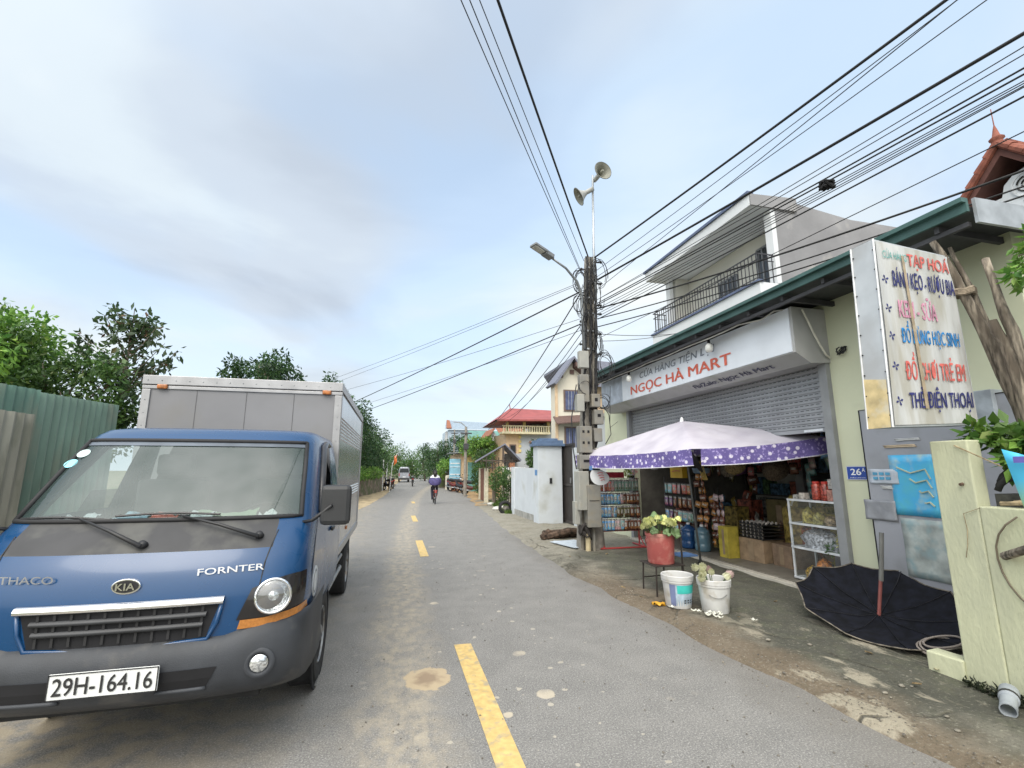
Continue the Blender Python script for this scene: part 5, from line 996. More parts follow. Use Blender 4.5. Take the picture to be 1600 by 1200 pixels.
# street lamp on its arm
sl = thing('street_lamp', 'grey LED street lamp head on a curved arm over the road', 'lamp', (3.78, 8.95, 4.7))
ag = M('galvanised', (.30, .32, .34), .45, .5, var=.1)
m = MB(); m.tube([(3.80, 8.92, 4.1), (3.76, 8.9, 4.9), (3.74, 8.86, 5.30), (3.60, 8.75, 5.52), (3.3, 8.6, 5.72), (2.95, 8.45, 5.83)], [.035, .035, .035, .03, .026, .022], 8); m.build('arm', ag, sl, smooth=True)
m = MB(); c = Vector((2.72, 8.35, 5.90)); Rm = Matrix.Rotation(R(23), 3, 'Z') @ Matrix.Rotation(R(14), 3, 'Y'); m.cbox(c+Rm @ Vector((.14, 0, 0)), (.22, .17, .09), Rm); m.cbox(c+Rm @ Vector((-.10, 0, .01)), (.34, .20, .055), Rm); m.tube([c+Rm @ Vector((.2, 0, 0)), (2.98, 8.45, 5.83)], .035, 8); lh = m.build('lamp_head', M('lamp_grey', (.22, .23, .24), .5, .2), sl, bevel=.015)
m = MB(); m.cbox(c+Rm @ Vector((-.12, 0, -.026)), (.24, .15, .012), Rm); m.build('lamp_lens', M('lamp_panel', (.50, .50, .46), .3), lh)
# loudspeakers on the mast
lm = thing('speaker_mast', 'thin galvanised mast standing on top of the near utility pole', 'pole', (4.03, 8.98, 5.2))
m = MB(); m.tube([(4.10, 8.92, 5.2), (4.10, 8.95, 6.4), (4.15, 8.98, 8.25)], [.03, .03, .026], 8); m.build('tube', M('galvanised_light', (.42, .45, .48), .4, .5), lm, smooth=True)
hm = M('horn_grey', (.38, .38, .36), .5, var=.06); hin = M('horn_inside', (.26, .26, .22), .6)
for c, ax, lab, s in (((4.20, 8.98, 8.14), (.10, -.93, .02), 'upper horn loudspeaker, its round mouth turned towards the camera', 1.0), ((4.12, 8.95, 7.88), (-.80, .22, -.48), 'lower horn loudspeaker on the mast, pointing down to the left', 1.0)):
    ax = Vector(ax).normalized(); c = Vector(c); t = thing('horn_speaker', lab, 'loudspeaker', c, 'horn loudspeakers on the mast')
    m = MB(); m.lathe([(0, -.02), (.05, -.02), (.055, .10), (.05, .16), (.075, .22), (.12, .29), (.165, .34), (.205, .365), (.21, .37)], c, ax, 26); m.build('horn', hm, t, smooth=True)
    m = MB(); m.lathe([(.205, .372), (.16, .343), (.115, .292), (.07, .222), (.045, .17), (0, .165)], c, ax, 26); m.lathe([(0, .2), (.03, .2), (.035, .34), (.02, .37), (0, .375)], c, ax, 12); m.build('horn_inside', hin, t, smooth=True)
    m = MB(); m.lathe([(.203, .362), (.214, .368), (.203, .375)], c, ax, 26); m.tube([c, (4.14, 8.98, c.z-.05)], .02, 6); m.build('rim', M('rim_dark', (.12, .12, .11), .5), t, smooth=True)

# ================================================================== OVERHEAD CABLES
def cable(a, b, r_, sag, lab, ext=1.6, grp='cables hung from the near utility pole'):
    a, b = Vector(a), Vector(b); e = a+(b-a)*ext; n_ = 16
    pts = [a.lerp(e, i/n_)+Vector((0, 0, -sag*4*(i/n_)*(1-i/n_)+(sag*4*(1/ext)*(1-1/ext))*(i/n_)*ext*(1 if i/n_*ext <= 1 else 1/(i/n_*ext)))) for i in range(n_+1)]
    m = MB(); m.tube(pts, r_, 5); tag(m.build('overhead_cable', cabm, smooth=True), lab, 'cable', grp)
T_, D_, N_ = .017, .010, .0055
TR = 'towards the top right corner'
cable((4.10, 8.95, 6.2), (5.14, 2.73, 6.2), .018, .05, 'thick black cable from the pole top leaving through the top edge near the right')
cable((4.14, 8.95, 5.68), (5.64, 2.48, 5.68), .020, .05, 'thickest black cable rising just below the pole top to the upper right edge')
cable((4.14, 8.95, 5.45), (4.39, 2.27, 5.45), N_, .02, 'thin wire crossing steeply behind the thick top cable to the top edge')
cable((4.14, 8.95, 5.23), (5.18, 2.3, 5.23), N_, .04, 'thin wire running just under the thickest cable to the right edge')
cable((4.14, 8.95, 5.11), (5.37, 2.42, 5.11), D_, .04, 'uppermost black cable of the bundle passing over the balcony house')
cable((4.14, 8.95, 5.03), (5.34, 2.42, 5.03), N_, .04, 'second wire from the top in the bundle over the balcony house')
cable((4.14, 8.95, 4.91), (5.22, 2.37, 4.91), N_, .04, 'third wire from the top in the bundle over the balcony house')
cable((4.14, 8.95, 4.79), (5.18, 2.36, 4.79), D_, .04, 'lowest black cable of the bundle, passing in front of the balcony railing')
cable((4.14, 8.95, 5.23), (5.24, 2.61, 5.23), N_, .08, 'thin slack wire between the thickest cable and the bundle')
cable((4.14, 8.95, 4.97), (5.28, 2.40, 4.97), N_, .03, 'fourth wire of the bundle, hanging close under the third')
cable((4.14, 8.95, 5.03), (6.99, 3.3, 5.03), .016, .12, 'thick twisted cable passing across the balcony to the red gable', 1.2)
cable((4.14, 8.95, 4.80), (6.72, 3.21, 4.72), .011, .12, 'black cable just under the twisted one, passing over the billboard', 1.2)
cable((4.14, 8.95, 4.62), (6.64, 3.2, 4.58), .011, .10, 'lowest black cable reaching the red gable at the right edge', 1.2)
cable((4.14, 8.95, 4.46), (7.5, 11.0, 5.30), .007, .05, 'short service cable from the pole to the left end of the balcony', 1)
cable((4.14, 8.95, 4.30), (7.5, 10.3, 5.22), .006, .08, 'lower service wire from the pole to the balcony slab', 1)
cable((4.14, 8.95, 4.36), (4.96, 2.31, 4.36), N_, .02, 'single thin wire crossing the sky between bundle and red gable')
cable((3.96, 8.95, 6.22), (.81, 3.85, 6.25), .016, .05, 'thick black cable from the pole top leaving through the middle of the top edge')
cable((3.80, 8.95, 5.78), (.41, 3.55, 5.78), N_, .08, 'left one of the pair of thin wires leaving through the top edge')
cable((3.83, 8.95, 5.75), (.48, 3.5, 5.75), N_, .08, 'right one of the pair of thin wires leaving through the top edge')
cable((3.86, 8.95, 6.1), (.63, 3.86, 6.2), N_, .06, 'single thin wire between the thin pair and the thick cable at the top edge')
cable((4.14, 8.95, 5.15), (5.42, 2.44, 5.20), D_, .05, 'black cable just above the bundle, second line over the balcony roof')
cable((4.14, 8.95, 4.85), (5.16, 2.35, 4.86), N_, .05, 'thin wire between the third wire and the lowest cable of the bundle')
cable((4.14, 8.95, 5.9), (5.05, 2.3, 6.0), N_, .05, 'thin wire between the two thick cables at the upper right')
cable((4.14, 8.95, 5.75), (4.95, 2.4, 5.72), N_, .09, 'slack thin wire just left of the thickest cable, upper right')
LF = 'cables running from the pole over the truck'
cable((3.78, 9.05, 5.41), (-2.08, 27.23, 5.41), .018, .12, 'thick cable sloping down left from the lamp arm, towards the truck box', 1.5, LF)
cable((3.78, 9.05, 5.59), (-2.10, 21.46, 5.59), N_, .10, 'upper thin wire sloping down left above the thick cable', 1.6, LF)
cable((3.76, 9.05, 5.62), (-2.03, 20.58, 5.62), N_, .12, 'topmost thin wire of those sloping down to the left', 1.6, LF)
cable((3.78, 9.05, 4.68), (-.91, 24.08, 4.68), .014, .12, 'lower thick cable sloping down left below the lamp', 1.6, LF)
cable((3.78, 9.05, 4.80), (-1.49, 19.05, 4.80), N_, .12, 'thin wire just above the lower thick left-hand cable', 1.6, LF)
cable((3.78, 9.05, 4.54), (-.52, 20.17, 4.54), N_, .10, 'lowest thin wire sloping down to the left', 1.6, LF)
ST = 'cables running down the street to the far pole'
cable((3.80, 9.0, 5.40), (5.6, 28.5, 4.0), .014, .25, 'thick cable dropping steeply from the pole down the street', 1, ST)
cable((3.82, 9.1, 4.69), (5.4, 28.5, 4.2), .010, .45, 'upper sagging cable running down the street', 1, ST)
cable((3.82, 9.1, 4.50), (5.6, 28.5, 4.1), .008, .6, 'second sagging cable running down the street', 1, ST)
cable((3.82, 9.1, 4.33), (6.2, 29, 4.7), .007, .5, 'lowest sagging cable passing left of the cream house', 1, ST)
cable((3.84, 9.1, 4.1), (7.9, 19.9, 4.9), .006, .35, 'slack wire from the pole to the upper window of the cream house', 1, ST)
m = MB(); c = Vector((4.93, 4.05, 4.98))
for k in range(9): a = random.random()*6; m.tube([c+Vector((.07*math.sin(a+i*1.2), .05*math.cos(a*2+i), .05*math.sin(a*3+i*1.7))) for i in range(6)], .016, 5)
tag(m.build('cloth_scrap', M('rag_black', (.012, .012, .014), .95)), 'black tangled rag caught on the cable bundle in the sky', 'rag')

# ================================================================== PARASOL
PS = thing('parasol', 'large square white parasol with purple patterned valance in front of the shop', 'parasol', (5.05, 7.25, 0))
F_, L_, Rr_, B_ = Vector((4.12, 5.92, 1.885)), Vector((3.69, 9.3, 1.885)), Vector((5.80, 5.25, 2.045)), Vector((5.55, 8.95, 2.12)); PK = Vector((4.86, 7.2, 2.43))
def sagp(a, b, t, d=.03): return a.lerp(b, t)+Vector((0, 0, -d*4*t*(1-t)))
fab = bpy.data.materials.new('parasol_fabric'); fab.use_nodes = True; _t = fab.node_tree; _b = _t.nodes['Principled BSDF']; _b.inputs['Base Color'].default_value = (.60, .57, .64, 1); _b.inputs['Roughness'].default_value = .7
_tl = _t.nodes.new('ShaderNodeBsdfTranslucent'); _tl.inputs[0].default_value = (.55, .52, .6, 1); _mx = _t.nodes.new('ShaderNodeMixShader'); _mx.inputs[0].default_value = .18; _o = _t.nodes['Material Output']
_t.links.new(_b.outputs[0], _mx.inputs[1]); _t.links.new(_tl.outputs[0], _mx.inputs[2]); _t.links.new(_mx.outputs[0], _o.inputs[0])
_g = _t.nodes.new('ShaderNodeNewGeometry'); _n = _t.nodes.new('ShaderNodeTexNoise'); _n.inputs['Scale'].default_value = 2.5; _n.inputs['Detail'].default_value = 5; _t.links.new(_g.outputs['Position'], _n.inputs['Vector']); _cr = _t.nodes.new('ShaderNodeValToRGB'); _cr.color_ramp.elements[0].position = .3; _cr.color_ramp.elements[0].color = (.50, .47, .55, 1); _cr.color_ramp.elements[1].position = .6; _cr.color_ramp.elements[1].color = (.64, .61, .68, 1); _t.links.new(_n.outputs[0], _cr.inputs[0]); _t.links.new(_cr.outputs[0], _b.inputs['Base Color'])
m = MB()
for a, b in ((F_, L_), (L_, B_), (B_, Rr_), (Rr_, F_)):
    m.grid([[sagp(a, b, i/16, .04 if a in (F_, Rr_) else .02).lerp(PK, j/8)-Vector((0, 0, -.006*math.sin(math.pi*j/8)+.012*math.sin(i*1.9+j*.6)*math.sin(math.pi*i/16)*math.sin(math.pi*j/8+.4))) for i in range(17)] for j in range(9)])
m.build('canopy', fab, PS, smooth=True)
vmat = bpy.data.materials.new('purple_floral'); vmat.use_nodes = True; _t = vmat.node_tree; _b = _t.nodes['Principled BSDF']; _b.inputs['Roughness'].default_value = .7
_g = _t.nodes.new('ShaderNodeNewGeometry'); _v = _t.nodes.new('ShaderNodeTexVoronoi'); _v.inputs['Scale'].default_value = 10.5; _t.links.new(_g.outputs['Position'], _v.inputs['Vector'])
_r = _t.nodes.new('ShaderNodeValToRGB'); _r.color_ramp.interpolation = 'LINEAR'; _r.color_ramp.elements[0].position = .24; _r.color_ramp.elements[0].color = (.66, .62, .74, 1); _r.color_ramp.elements[1].position = .31; _r.color_ramp.elements[1].color = (.125, .095, .29, 1); _t.links.new(_v.outputs['Distance'], _r.inputs[0])
_n = _t.nodes.new('ShaderNodeTexNoise'); _n.inputs['Scale'].default_value = 30; _t.links.new(_g.outputs['Position'], _n.inputs['Vector']); _r2 = _t.nodes.new('ShaderNodeValToRGB'); _r2.color_ramp.elements[0].position = .58; _r2.color_ramp.elements[0].color = (0, 0, 0, 1); _r2.color_ramp.elements[1].position = .66; _r2.color_ramp.elements[1].color = (1, 1, 1, 1); _t.links.new(_n.outputs[0], _r2.inputs[0])
_m = _t.nodes.new('ShaderNodeMix'); _m.data_type = 'RGBA'; _t.links.new(_r2.outputs[0], _m.inputs[0]); _t.links.new(_r.outputs[0], _m.inputs[6]); _m.inputs[7].default_value = (.36, .30, .58, 1); _t.links.new(_m.outputs[2], _b.inputs['Base Color'])
pipm = M('valance_piping', (.68, .67, .70), .7)
for a, b in ((F_, L_), (L_, B_), (B_, Rr_), (Rr_, F_)):
    h = .235; nn = (b-a).cross(Vector((0, 0, 1))).normalized(); g0, g1 = (.0, 1.0) if (a is F_) else ((0, .985) if a is not Rr_ else (0, .93))
    tt = [g0+(g1-g0)*i/40 for i in range(41)]; dd = .04 if a in (F_, Rr_) else .02
    m = MB(); m.grid([[sagp(a, b, t, dd)-Vector((0, 0, h*j/4))+nn*(.022*math.sin(t*26+j*.4+math.sin(t*9)*2)*j/4) for t in tt] for j in range(5)]); v = m.build('valance', vmat, PS, smooth=True)
    m = MB(); m.tube([sagp(a, b, t, dd)-Vector((0, 0, h))+nn*(.022*math.sin(t*26+1.6+math.sin(t*9)*2)) for t in tt], .007, 5); m.build('piping', pipm, v)
pm = M('parasol_pole_grey', (.16, .17, .17), .5, .4)
m = MB(); m.tube([(5.06, 7.22, .02), PK+Vector((0, 0, .03))], .019, 8); m.build('pole', pm, PS, smooth=True)
for q in (F_, L_, Rr_, B_):
    m = MB(); m.tube([PK-Vector((0, 0, .06)), PK.lerp(q, .5)-Vector((0, 0, .075)), q-Vector((0, 0, .03))], .010, 6); rb = m.build('rib', pm, PS, smooth=True)
    m = MB(); m.tube([Vector((4.93, 7.2, 1.75)), PK.lerp(q, .5)-Vector((0, 0, .085))], .008, 6); m.build('strut', pm, rb)
m = MB(); m.lathe([(0, .07), (.02, .06), (.035, 0), (.035, -.02)], tuple(PK), n=10); m.build('finial', white, PS, smooth=True)
m = MB(); m.lathe([(0, 0), (.05, 0), (.05, .045), (.032, .05)], (5.06, 7.22, .03), n=14); m.build('base_sleeve', black, PS)
# bunch of hanging cords / umbrella by the front corner
t = thing('folded_umbrella', 'folded dark umbrella with yellow canes hanging under the front corner of the parasol', 'umbrella', (4.3, 6.1, 1.6))
m = MB(); a = Vector((4.18, 6.05, 1.83)); b = Vector((4.62, 6.35, 1.50)); m.tube([a, a.lerp(b, .35), b], [.03, .05, .012], 8); m.build('folded_fabric', M('dark_fabric', (.03, .028, .03), .9), t, smooth=True)
m = MB(); [m.tube([a.lerp(b, .4)+Vector((.03*k, 0, .02)), b+Vector((.02*k-.02, 0, -.06))], .007, 5) for k in range(4)]; m.build('cane', M('cane_yellow', (.50, .36, .10), .6), t)

# ================================================================== SNACK RACKS
pk_cols = {'red': (.72, .08, .06), 'green': (.10, .28, .20), 'blue': (.05, .34, .80), 'brown': (.26, .11, .07), 'olive': (.22, .20, .09), 'pink': (.60, .40, .42), 'teal': (.12, .38, .38), 'orange': (.60, .28, .08), 'purple': (.22, .10, .25)}
ordn = ['first', 'second', 'third', 'fourth', 'fifth', 'sixth', 'seventh', 'eighth', 'ninth', 'tenth', 'eleventh', 'twelfth', 'thirteenth', 'fourteenth', 'fifteenth']
def packmat(c): return M('pack_'+c, pk_cols[c], .28, .15, var=.45, scale=42, col2=tuple(min(1, v*.4+.38) if c in ('blue', 'green', 'pink', 'red', 'teal') else v*.35 for v in pk_cols[c]), spec=.6)
protos = {}
def pillow(m, c, w, h, rz, tilt, n=5):
    Rr = Matrix.Rotation(rz, 3, 'Z') @ Matrix.Rotation(tilt, 3, 'Y'); k0 = len(m.f)
    for s_ in (-1, 1): m.grid([[Vector(c)+Rr @ Vector(((i/n-.5)*w, s_*w*.22*math.sin(math.pi*i/n)*math.sin(math.pi*j/n), (j/n-.5)*h)) for i in range(n+1)] for j in range(n+1)])
    for fi in range(k0, len(m.f)): q = (fi-k0) % (n*n); m.m[fi] = 1 if q//n in (2,) and 1 <= q % n <= 3 else 0
def packet(c, w, h, loc, rz, tilt, lab, grp, name='snack_packet'):
    key = (c, round(w, 3), round(h, 3))
    if key not in protos:
        m = MB(); n1_, n2_ = 5, 6
        for s_ in (-1, 1): m.grid([[((i/n1_-.5)*w*(1-.03*math.sin(j*3)), s_*.018*math.sin(math.pi*i/n1_)*math.sin(math.pi*min(1, max(0, (j-.5)/(n2_-1)))), -h*j/n2_) for i in range(n1_+1)] for j in range(n2_+1)])
        for fi in range(len(m.f)):
            q = fi % (n1_*n2_); j_, i_ = divmod(q, n1_)
            m.m[fi] = 1 if j_ == 0 or (j_ in (2, 3) and 1 <= i_ <= 3 and (len(c)+i_) % 4) else (2 if j_ == 4 and i_ % 2 else 0)
        alt = {'red': 'orange', 'blue': 'teal', 'green': 'olive', 'brown': 'orange', 'olive': 'brown', 'teal': 'blue'}.get(c, 'red')
        o = m.build(name, [packmat(c), M('pack_label', (.62, .60, .55), .35, var=.3, scale=60), packmat(alt)], smooth=True, world=False); protos[key] = o; first = True
    else: o = protos[key].copy(); COL.objects.link(o)
    o.location = loc; o.rotation_euler = (tilt, 0, rz); tag(o, lab, 'snack packet', grp); return o
rk = thing('display_rack', 'red steel display rack of hanging snack packets standing beside the utility pole', 'rack', (4.55, 9.1, 0))
redm = M('rack_red_paint', (.42, .05, .05), .5, var=.12)
for x in (4.10, 4.98):
    m = MB(); m.tube([(x, 9.12, .05), (x, 9.12, 1.42)], .016, 6); m.tube([(x, 8.85, .07), (x, 9.4, .07)], .018, 6); m.tube([(x, 8.9, .07), (x, 9.1, .25)], .012, 6); m.build('side_frame', redm, rk)
m = MB(); m.tube([(4.0, 8.86, .07), (5.0, 8.86, .07)], .016, 6); m.tube([(4.1, 9.12, .36), (4.98, 9.12, .36)], .012, 6); m.build('foot_bar', redm, rk)
for z in (1.40, 1.14, .88, .62):
    m = MB(); m.tube([(4.08, 9.06, z+.005), (5.0, 9.06, z+.005)], .007, 5); m.build('hanging_rail', M('rail_dark', (.06, .06, .065), .5), rk)
m = MB(); m.box(4.24, 4.66, 9.05, 9.07, 1.42, 1.54); hb_ = m.build('header_board', M('header_red', (.40, .03, .05), .5), rk); text('SNACK', 'lettering', white, hb_, (4.32, 9.045, 1.455), (1, 0, 0), UD, .26, .045, .01, .003) if False else None
rows_c = [['red']*3+['pink']+['green']*7, ['blue']*4+['teal', 'blue', 'pink']+['brown']*5, ['blue']*3+['pink', 'blue', 'olive', 'olive', 'olive']+['olive', 'brown']*2, ['blue']*4+['pink']*2+['teal']+['brown']*5]
rn = ['top', 'second', 'third', 'bottom']
for r_, (cs, z) in enumerate(zip(rows_c, (1.39, 1.13, .87, .61))):
    for k, c in enumerate(cs):
        x = 4.10+.87*(k+.5)/len(cs); packet(c, .095 if c != 'blue' else .085, .235, (x, 9.02+random.uniform(-.015, .015), z), random.uniform(-.45, .45), random.uniform(-.08, .08), '%s snack packet, %s from the left in the %s row of the red rack' % (c, ordn[k], rn[r_]), 'snack packets hanging on the red rack')
# flower tops over the rack
t = thing('potted_flower', 'small potted plant with pink and lime leaves on top of the red rack', 'plant', (4.8, 9.1, 1.45)); leaves('foliage', leafmat('lime_leaf', (.2, .3, .05), (.5, .55, .15)), [(4.78, 9.1, 1.52, .09, .06, .06)], t, 90, .06); leaves('blossom', leafmat('pink_petal', (.5, .2, .2), (.7, .4, .4)), [(4.93, 9.1, 1.56, .04, .04, .05)], t, 40, .05)
m = MB(); m.box(4.78, 4.9, 9.06, 9.16, 1.42, 1.47); m.build('pot', black, t)
t = thing('round_fan_sign', 'white heart-shaped advertising card with red writing hung on the pole cabinet', 'sign', (3.92, 8.62, 1.4))
m = MB(); cc = Vector((3.88, 8.60, 1.45)); pts = [cc+Vector((.20*math.cos(a)*(1+.15*math.cos(a)), 0, .155*math.sin(a)-.03*math.cos(a))) for a in [i*math.pi/14 for i in range(28)]]; m.prism(pts, (0, .006, 0)); m.build('card', M('card_white', (.66, .68, .70), .5, var=.04), t)
m = MB()
for k in range(4): m.tube([(3.86+.02*k, 8.593, 1.52-.045*k), (3.92+.02*k, 8.593, 1.535-.045*k), (3.98+.01*k, 8.593, 1.525-.045*k)], .007, 4)
m.build('red_writing', M('print_red', (.6, .06, .08), .5), t)
m = MB(); m.box(3.70, 3.92, 8.60, 8.62, 1.58, 1.66); m.build('blue_tab', M('print_blue', (.10, .22, .45), .5), t)
# second rack just inside the opening
rk2 = thing('display_rack', 'dark snack rack just inside the shop opening behind the red bucket', 'rack', (5.75, 8.8, .1))
m = MB(); [m.tube([(5.78, y, .1), (5.78, y, 1.45)], .012, 6) for y in (8.28, 9.35)]; [m.tube([(5.76, 8.25, z), (5.76, 9.38, z)], .006, 5) for z in (1.32, 1.05, .78, .50)]; m.build('frame', M('rail_dark'), rk2)
r2 = [['teal', 'teal', 'red', 'pink', 'red', 'orange'], ['purple', 'purple', 'brown', 'orange', 'brown', 'brown'], ['blue', 'purple', 'brown', 'teal', 'teal', 'green'], ['orange', 'pink', 'teal', 'green', 'olive', 'green']]
for r_, (cs, z) in enumerate(zip(r2, (1.31, 1.04, .77, .49))):
    for k, c in enumerate(cs):
        y = 9.30-.98*(k+.5)/len(cs); packet(c, .15, .21, (5.72, y, z), R(-90)+random.uniform(-.3, .3), random.uniform(-.1, .1), '%s snack bag, %s from the left in the %s row of the dark inner rack' % (c, ordn[k], rn[r_]), 'snack bags on the inner rack')
t = thing('advert_board', 'yellow cardboard carton on top of the dark inner snack rack', 'box', (5.7, 8.8, 1.4))
m = MB(); m.box(5.70, 5.82, 8.55, 8.98, 1.42, 1.64); m.build('carton', M('yellow_card', (.66, .42, .03), .6, var=.1), t, bevel=.004)
m = MB(); m.tube([(5.693, 8.9, 1.55), (5.693, 8.75, 1.57), (5.693, 8.62, 1.56)], .008, 4); m.build('red_print', M('print_red'), t)
m = MB(); m.lathe([(0, -.14), (.08, -.12), (.12, -.03), (.10, .05), (0, .08)], (5.55, 9.35, 1.72), n=16); tag(m.build('paper_lantern', M('lantern_white', (.45, .45, .47), .7), smooth=True), 'round white lamp shade hanging at the left of the shop opening', 'lamp')
# strips of brown snacks near the parasol pole
for si, (x, y, n_, z0) in enumerate(((5.78, 8.08, 9, 1.45), (5.85, 7.80, 7, 1.05), (5.80, 7.62, 6, 1.08))):
    t = thing('snack_strip', ['tall hanging strip of brown snack bags just right of the parasol pole', 'hanging strip of orange-brown bags behind the parasol pole', 'narrow hanging strip of pale bags right of the orange-brown strip'][si], 'snack strip', (x, y, z0))
    for k in range(n_):
        c = [('orange', 'brown'), ('orange', 'brown'), ('pink', 'brown')][si][k % 2]
        m = MB(); cc = Vector((x, y+.02*math.sin(k*2), z0-.13*k)); [pillow(m, cc+Vector((random.uniform(-.03, .03), dy, 0)), .14, .13, R(-90)+random.uniform(-.6, .6), random.uniform(-.4, .4)) for dy in (-.07, .07)]; m.build('bag', [packmat(c), M('pack_label')], t, smooth=True)
    m = MB(); m.tube([(x, y, z0+.2), (x, y, z0-.13*n_)], .006, 4); m.build('cord', black, t)
# baskets and hats hanging
for k, (x, y, z, r_, lab, colr) in enumerate(((6.0, 7.35, 1.68, .20, 'woven conical hat hanging highest in the shop opening', (.30, .22, .10)), (6.2, 7.75, 1.62, .19, 'grey woven hat hanging left of the brown one', (.20, .17, .13)), (6.3, 6.75, 1.60, .22, 'flat dark woven tray hanging right of the hats', (.12, .09, .06)))):
    m = MB(); m.lathe([(.01, .17), (r_*.5, .09), (r_, 0), (r_*.97, -.01), (r_*.48, .075), (0, .15)], (x, y, z), (-.7, -.35, .35), 22); tag(m.build('woven_hat', M('woven_%d' % k, colr, .85, var=.3, scale=40, bump=.5, bscale=60), smooth=True), lab, 'hat', 'woven hats hanging in the shop')
m = MB(); m.lathe([(.12, 0), (.15, .02), (.155, .07), (.17, .08), (.16, .10)], (5.75, 8.0, 1.52), n=20); tag(m.build('blue_basin', M('basin_blue', (.20, .30, .42), .5), smooth=True), 'pale blue rimmed basin on top of the hanging snacks', 'basin')
# water jugs
for k, (x, y, lab, colr) in enumerate(((5.62, 8.35, 'dark blue water bottle by the stool at the shop threshold', (.02, .08, .22)), (5.66, 7.98, 'clear bluish water bottle right of the dark blue one', (.12, .22, .28)))):
    t = thing('water_bottle', lab, 'bottle', (x, y, .1), 'large water bottles at the threshold')
    m = MB(); m.lathe([(0, 0), (.125, 0), (.14, .02), (.14, .12), (.13, .14), (.14, .16), (.14, .28), (.13, .30), (.14, .32), (.13, .37), (.05, .42), (.03, .44)], (x, y, .105), n=22); m.build('vessel', M('jug_%d' % k, colr, .15, spec=.7, var=.1), t, smooth=True)
    m = MB(); m.lathe([(.034, .43), (.034, .47), (0, .47)], (x, y, .105), n=12); m.build('cap', white, t)
# cartons, egg trays
def carton(x, y, z, sx, sy, sz, colr, lab, rz=0, tape=True):
    t = thing('carton', lab, 'box', (x, y, z), 'cartons inside the shop'); Rr = Matrix.Rotation(rz, 3, 'Z')
    m = MB(); m.cbox((x, y, z+sz/2), (sx, sy, sz), Rr); m.build('box', M('carton_%d' % int(sum(colr)*1000), colr, .8, var=.12, scale=7, dirt=tuple(c*.6 for c in colr), dscale=9, dth=.6), t, bevel=.004)
    if tape: m = MB(); m.cbox(Vector((x, y, z+sz/2))+Rr @ Vector((-sx/2-.002, 0, 0)), (.004, sy*.22, sz*.8), Rr); m.build('printed_panel', M('panel_print', (.30, .22, .14), .7), t)
carton(5.72, 7.33, .1, .22, .24, .52, (.52, .42, .06), 'tall yellow carton right of the hanging snack strips')
carton(6.05, 6.95, .1, .45, .50, .36, (.34, .24, .15), 'brown cardboard carton under the egg trays', .1); carton(6.15, 6.40, .1, .4, .42, .33, (.26, .18, .12), 'darker brown carton right of the egg tray stack', -.1)
carton(6.9, 6.3, .1, .4, .9, .8, (.30, .25, .04), 'stack-high yellow carton deep inside the shop behind the eggs'); carton(7.0, 7.3, .1, .4, .6, .95, (.16, .13, .05), 'dull olive carton deep inside behind the hanging strips')
carton(6.6, 5.7, .1, .4, .4, .28, (.28, .26, .28), 'small greyish carton on the floor left of the glass cabinet')
for k in range(5):
    t = thing('egg_tray', 'dark plastic egg tray, %s from the bottom of the stack' % ordn[k], 'egg tray', (6.05, 6.9, .46+.055*k), 'stacked egg trays')
    m = MB(); m.box(5.84, 6.26, 6.66, 7.18, .465+.055*k, .48+.055*k); [m.box(5.83, 5.85, 6.68+.09*j, 6.72+.09*j, .48+.055*k, .51+.055*k) for j in range(6)]; m.build('tray', black, t)
    m = MB(); [m.ball((5.87+.10*i, 6.71+.085*j, .495+.055*k), .022, 6, (1, 1, 1.25)) for i in range(1 if k < 4 else 4) for j in range(6)]; m.build('eggs', M('egg_shell', (.46, .42, .38), .6), t, smooth=True)
# shelves at the back with dim goods
sv = thing('shop_shelf', 'dark wall shelves full of goods at the back of the shop', 'shelf', (8.6, 7.4, .1))
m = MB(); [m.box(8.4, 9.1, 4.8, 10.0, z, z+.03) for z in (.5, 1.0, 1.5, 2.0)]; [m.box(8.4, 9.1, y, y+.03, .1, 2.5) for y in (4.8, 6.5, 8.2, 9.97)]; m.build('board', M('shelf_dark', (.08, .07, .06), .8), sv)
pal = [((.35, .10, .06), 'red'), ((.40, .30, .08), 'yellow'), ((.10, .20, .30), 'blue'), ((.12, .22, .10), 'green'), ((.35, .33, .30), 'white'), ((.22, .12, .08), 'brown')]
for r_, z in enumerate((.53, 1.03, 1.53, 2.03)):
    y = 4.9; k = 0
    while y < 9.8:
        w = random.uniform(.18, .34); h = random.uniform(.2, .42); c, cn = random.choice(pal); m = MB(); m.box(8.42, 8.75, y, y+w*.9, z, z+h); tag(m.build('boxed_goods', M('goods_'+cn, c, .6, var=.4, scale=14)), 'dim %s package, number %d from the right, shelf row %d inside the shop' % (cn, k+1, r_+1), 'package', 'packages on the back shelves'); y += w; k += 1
cols_ = list(pk_cols)
for k in range(46):
    x = random.uniform(6.1, 7.9); y = random.uniform(5.3, 9.6); z = random.uniform(1.55, 2.6); c = random.choice(cols_); m = MB()
    for q in range(random.choice((1, 2, 3))): pillow(m, (x, y+random.uniform(-.05, .05), z-.2*q), random.uniform(.14, .24), random.uniform(.18, .28), R(-90)+random.uniform(-.8, .8), random.uniform(-.3, .3))
    m.cur = 0; m.tube([(x, y, z+.1), (x, y, 3.0)], .003, 3); tag(m.build('hanging_bag', [packmat(c), M('pack_label')], smooth=True), '%s goods hanging on a string from the dark shop ceiling' % c, 'bag', 'bags hanging under the shop ceiling')
